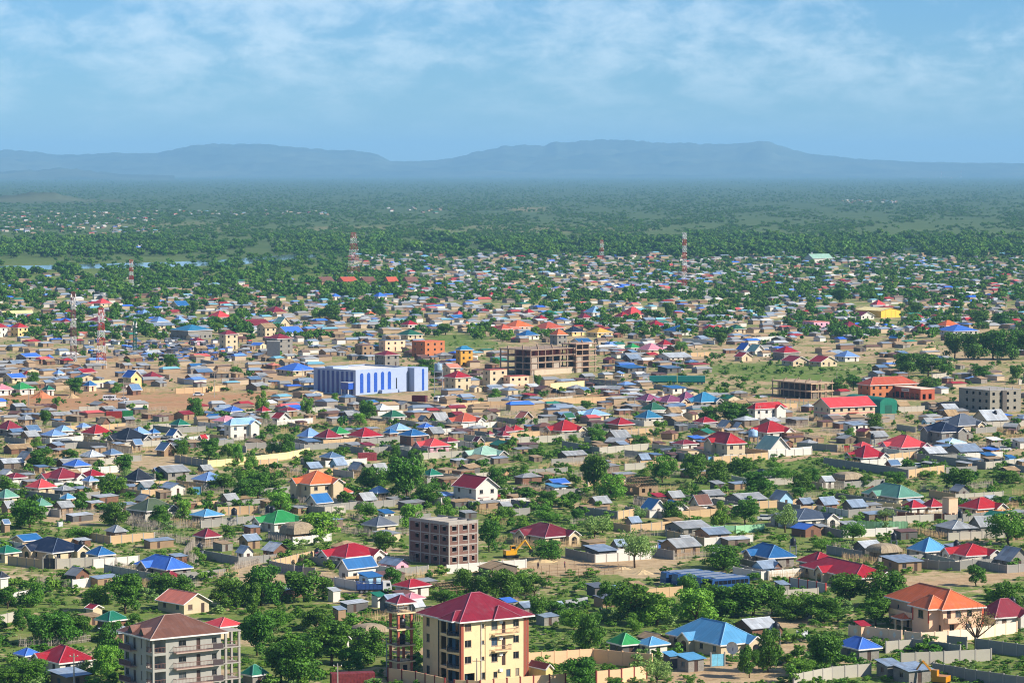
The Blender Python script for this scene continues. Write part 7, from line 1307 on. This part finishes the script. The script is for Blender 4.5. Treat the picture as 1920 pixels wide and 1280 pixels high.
V, F, CC = [], [], []; sv = (FAR_R, FAR_W); FAR_R = [((90, 96, 110), 8), ((170, 172, 174), 5), ((70, 120, 200), 4), ((150, 130, 110), 6), ((200, 90, 70), 2), ((60, 70, 84), 5)]; FAR_W = [(60, 58, 60), (120, 110, 100), (200, 196, 190), (70, 90, 130)]
for _ in range(260):
    x, y = random.triangular(150, 500, 330), random.uniform(640, 678)
    if free(G(x, y), .3) and not in_keep(x, y): far_house(x, y, random.uniform(1.2, 3.2), random.uniform(1.2, 2.4), random.uniform(1.2, 2.2), R(random.uniform(0, 60)), random.uniform(.1, .5))
me = bpy.data.meshes.new('market_stalls'); me.from_pydata(V, [], F); me.update(); at = me.attributes.new('paint', 'FLOAT_COLOR', 'FACE'); at.data.foreach_set('color', np.array([(*c, 1) for c in CC], dtype=np.float32).ravel()); me.materials.append(cm.m)
tag(put('market_stalls', me), 'dense jumble of small market stalls and canopies below the left masts', 'market', None, 'stuff')
# ------------------------------------------------------------------ bush, scrub and far woodland (nobody could count it)
def scatter(name, pts, scl, srcs, label, cat):
    me = bpy.data.meshes.new(name); n = len(pts); me.vertices.add(n); me.vertices.foreach_set('co', np.asarray(pts, dtype=np.float32).ravel())
    a = me.attributes.new('size', 'FLOAT_VECTOR', 'POINT'); a.data.foreach_set('vector', np.asarray(scl, dtype=np.float32).ravel()); b = me.attributes.new('turn', 'FLOAT', 'POINT'); b.data.foreach_set('value', RNG.uniform(0, 6.28, n).astype(np.float32))
    o = bpy.data.objects.new(name, me); COL.objects.link(o); g = bpy.data.node_groups.new(name, 'GeometryNodeTree'); g.interface.new_socket('Geometry', in_out='INPUT', socket_type='NodeSocketGeometry'); g.interface.new_socket('Geometry', in_out='OUTPUT', socket_type='NodeSocketGeometry')
    gi, go = g.nodes.new('NodeGroupInput'), g.nodes.new('NodeGroupOutput'); ip = g.nodes.new('GeometryNodeInstanceOnPoints'); join = g.nodes.new('GeometryNodeGeometryToInstance')
    for s_ in srcs:
        oi = g.nodes.new('GeometryNodeObjectInfo'); oi.inputs['Object'].default_value = s_; oi.inputs['As Instance'].default_value = False; oi.transform_space = 'ORIGINAL'; g.links.new(oi.outputs['Geometry'], join.inputs[0])
    ip.inputs['Pick Instance'].default_value = True
    na = g.nodes.new('GeometryNodeInputNamedAttribute'); na.data_type = 'FLOAT_VECTOR'; na.inputs[0].default_value = 'size'; nb = g.nodes.new('GeometryNodeInputNamedAttribute'); nb.data_type = 'FLOAT'; nb.inputs[0].default_value = 'turn'
    cx = g.nodes.new('ShaderNodeCombineXYZ'); g.links.new(nb.outputs[0], cx.inputs[2]); g.links.new(gi.outputs[0], ip.inputs['Points']); g.links.new(join.outputs[0], ip.inputs['Instance']); g.links.new(cx.outputs[0], ip.inputs['Rotation']); g.links.new(na.outputs[0], ip.inputs['Scale']); g.links.new(ip.outputs[0], go.inputs[0])
    md = o.modifiers.new('scatter', 'NODES'); md.node_group = g; tag(o, label, cat, None, 'stuff'); return o
def src(v, x, y, w, h): t = tree(x, y, w, h, v); return [c for c in t.children if c.name.startswith('crown')][0]
S_S = [src('s0', 930, 1090, 26, 14), src('s1', 1250, 1075, 30, 16), src('s2', 250, 1008, 24, 12), src('s0', 620, 1165, 30, 16)]
S_F = [src('f0', 560, 560, 30, 26), src('f1', 1180, 560, 30, 26), src('f0', 900, 560, 32, 28)]
def pts_in(n, xa, xb, ya, yb): x, y = RNG.uniform(xa, xb, n), RNG.uniform(ya, yb, n); return x, y
def noise2(x, y, s, seed=0):
    r = np.random.default_rng(seed); v = np.zeros_like(x)
    for o in range(4):
        f = 2 ** o / s; p = r.uniform(0, 6.28, 4); v += np.sin(x * f + p[0] + 1.5 * np.sin(y * f * 1.2 + p[1])) * np.cos(y * f + p[2] + 1.2 * np.sin(x * f * .8 + p[3])) / 1.5 ** o
    return v
SHR, SHS, WOD, WOS = [], [], [], []
def add(lst, sl, x, y, wlo, whi, hlo, hhi, keepf=None, far=False):
    gx_, gy_ = Gnp(x, y)
    for i in range(len(x)):
        if keepf is not None and not keepf[i]: continue
        if not far and (in_keep(x[i], y[i], -2) or not free(Vector((gx_[i], gy_[i], 0)), .2)): continue
        w = RNG.uniform(wlo, whi); lst.append((gx_[i], gy_[i], -.03)); sl.append((w, w, RNG.uniform(hlo, hhi) * (w / whi) ** .5))
x, y = pts_in(26000, -150, 2070, 770, 1300); g_, _ = soil(x, y); add(SHR, SHS, x, y, .5, 2.6, .3, 1.5, (g_ + .45 * noise2(*[q for q in Gnp(x, y)], 14)) > .52)
x, y = pts_in(4000, -150, 2070, 640, 780); g_, _ = soil(x, y); add(SHR, SHS, x, y, .8, 3, .5, 2, (g_ + .4 * noise2(*[q for q in Gnp(x, y)], 20)) > .5)
x, y = pts_in(2600, -150, 2070, 800, 1300); g_, _ = soil(x, y); add(SHR, SHS, x, y, 2.2, 5.5, 1.4, 4.0, (g_ + .5 * noise2(*[q for q in Gnp(x, y)], 22, 9)) > .72)
x, y = pts_in(2600, -150, 2070, 630, 960); add(WOD, WOS, x, y, 2.2, 5.5, 1.8, 4.6, noise2(*Gnp(x, y), 40, 3) > .15)
x, y = pts_in(2300, -150, 2070, 555, 640); add(WOD, WOS, x, y, 4, 9, 4, 8, noise2(x, y * 3, 60, 4) > -.1)
x, y = pts_in(3600, 600, 2200, 478, 565); add(WOD, WOS, x, y, 4.5, 10, 3.5, 7.5, noise2(x, y * 4, 70, 5) > -.55, True)
x, y = pts_in(1000, -300, 760, 512, 560); add(WOD, WOS, x, y, 6, 13, 5, 10, noise2(x, y * 4, 70, 6) > -.3, True)
x, y = pts_in(520, -300, 640, 500, 522); add(WOD, WOS, x, y + np.interp(x, [0, 300, 560], [9, 3, -4]), 7, 14, 6, 11, noise2(x, y, 30, 11) > -.2, True)
x, y = pts_in(2900, 560, 2250, 444, 484); add(WOD, WOS, x, y, 7, 19, 6, 15, noise2(x, y * 5, 45, 21) + np.interp(y, [444, 455, 470, 484], [-.3, .5, .5, -.1]) > -.1, True)
x, y = pts_in(1200, -300, 660, 452, 484); add(WOD, WOS, x, y - np.interp(x, [0, 560], [0, 6]), 7, 18, 6, 14, noise2(x, y * 5, 45, 22) > -.35, True)
x, y = pts_in(52000, -500, 2450, 332, 460); yy = y; add(WOD, WOS, x, yy, 4, 11, 2.5, 6, (noise2(x, yy * 6, 60, 7) + .35 * RNG.normal(size=len(x)) + np.interp(yy, [338, 375, 400, 450], [.95, .8, .45, .1]) * 1.0) > .15, True)
x, y = pts_in(260, -300, 600, 486, 500); add(WOD, WOS, x, y - np.interp(x, [0, 560], [-4, 8]), 5, 10, 3, 7, noise2(x, y, 40, 31) > -.1, True)
scatter('scrub', SHR, SHS, S_S, 'low green scrub and weeds between the houses', 'scrub'); scatter('woodland', WOD, WOS, S_F, 'far trees and bush reaching over the plain to the horizon', 'woodland')

# ------------------------------------------------------------------ labels: look, then place beside a landmark
ORD = ['', 'second ', 'third ', 'fourth ', 'fifth ', 'sixth ', 'seventh ', 'eighth ', 'ninth ', 'tenth ', 'eleventh ', 'twelfth ', 'thirteenth ', 'fourteenth ', 'fifteenth ', 'sixteenth ', 'seventeenth ', 'eighteenth ', 'nineteenth ', 'twentieth ', 'twenty-first ', 'twenty-second ', 'twenty-third ', 'twenty-fourth ', 'twenty-fifth ', 'twenty-sixth ', 'twenty-seventh ', 'twenty-eighth ', 'twenty-ninth ', 'thirtieth ']
buckets = {}
for (o, desc, x, y) in THINGS:
    best = min((l for l in LANDMARKS if l[3] is not o), key=lambda l: (l[1] - x) ** 2 + 3.0 * (l[2] - y) ** 2); dx, dy = x - best[1], y - best[2]
    rel = ('left of' if dx < 0 else 'right of') if abs(dx) > 1.3 * abs(dy) else ('behind' if dy < 0 else 'in front of')
    buckets.setdefault((desc, rel, best[0]), []).append((dx * dx + dy * dy, o))
for (desc, rel, ln), L in buckets.items():
    L.sort(key=lambda q: q[0])
    for i, (d, o) in enumerate(L):
        o['label'] = f"{desc} {rel} the {ln}" if len(L) == 1 else f"{desc}, {ORD[min(i, 29)]}nearest {rel} the {ln}"
        w_ = o['label'].split()
        if len(w_) > 16: o['label'] = o['label'].replace(' with ', ', ').replace('small ', '').replace(' house', '', 1) if len(w_) > 17 else o['label'].replace(' with ', ', ')
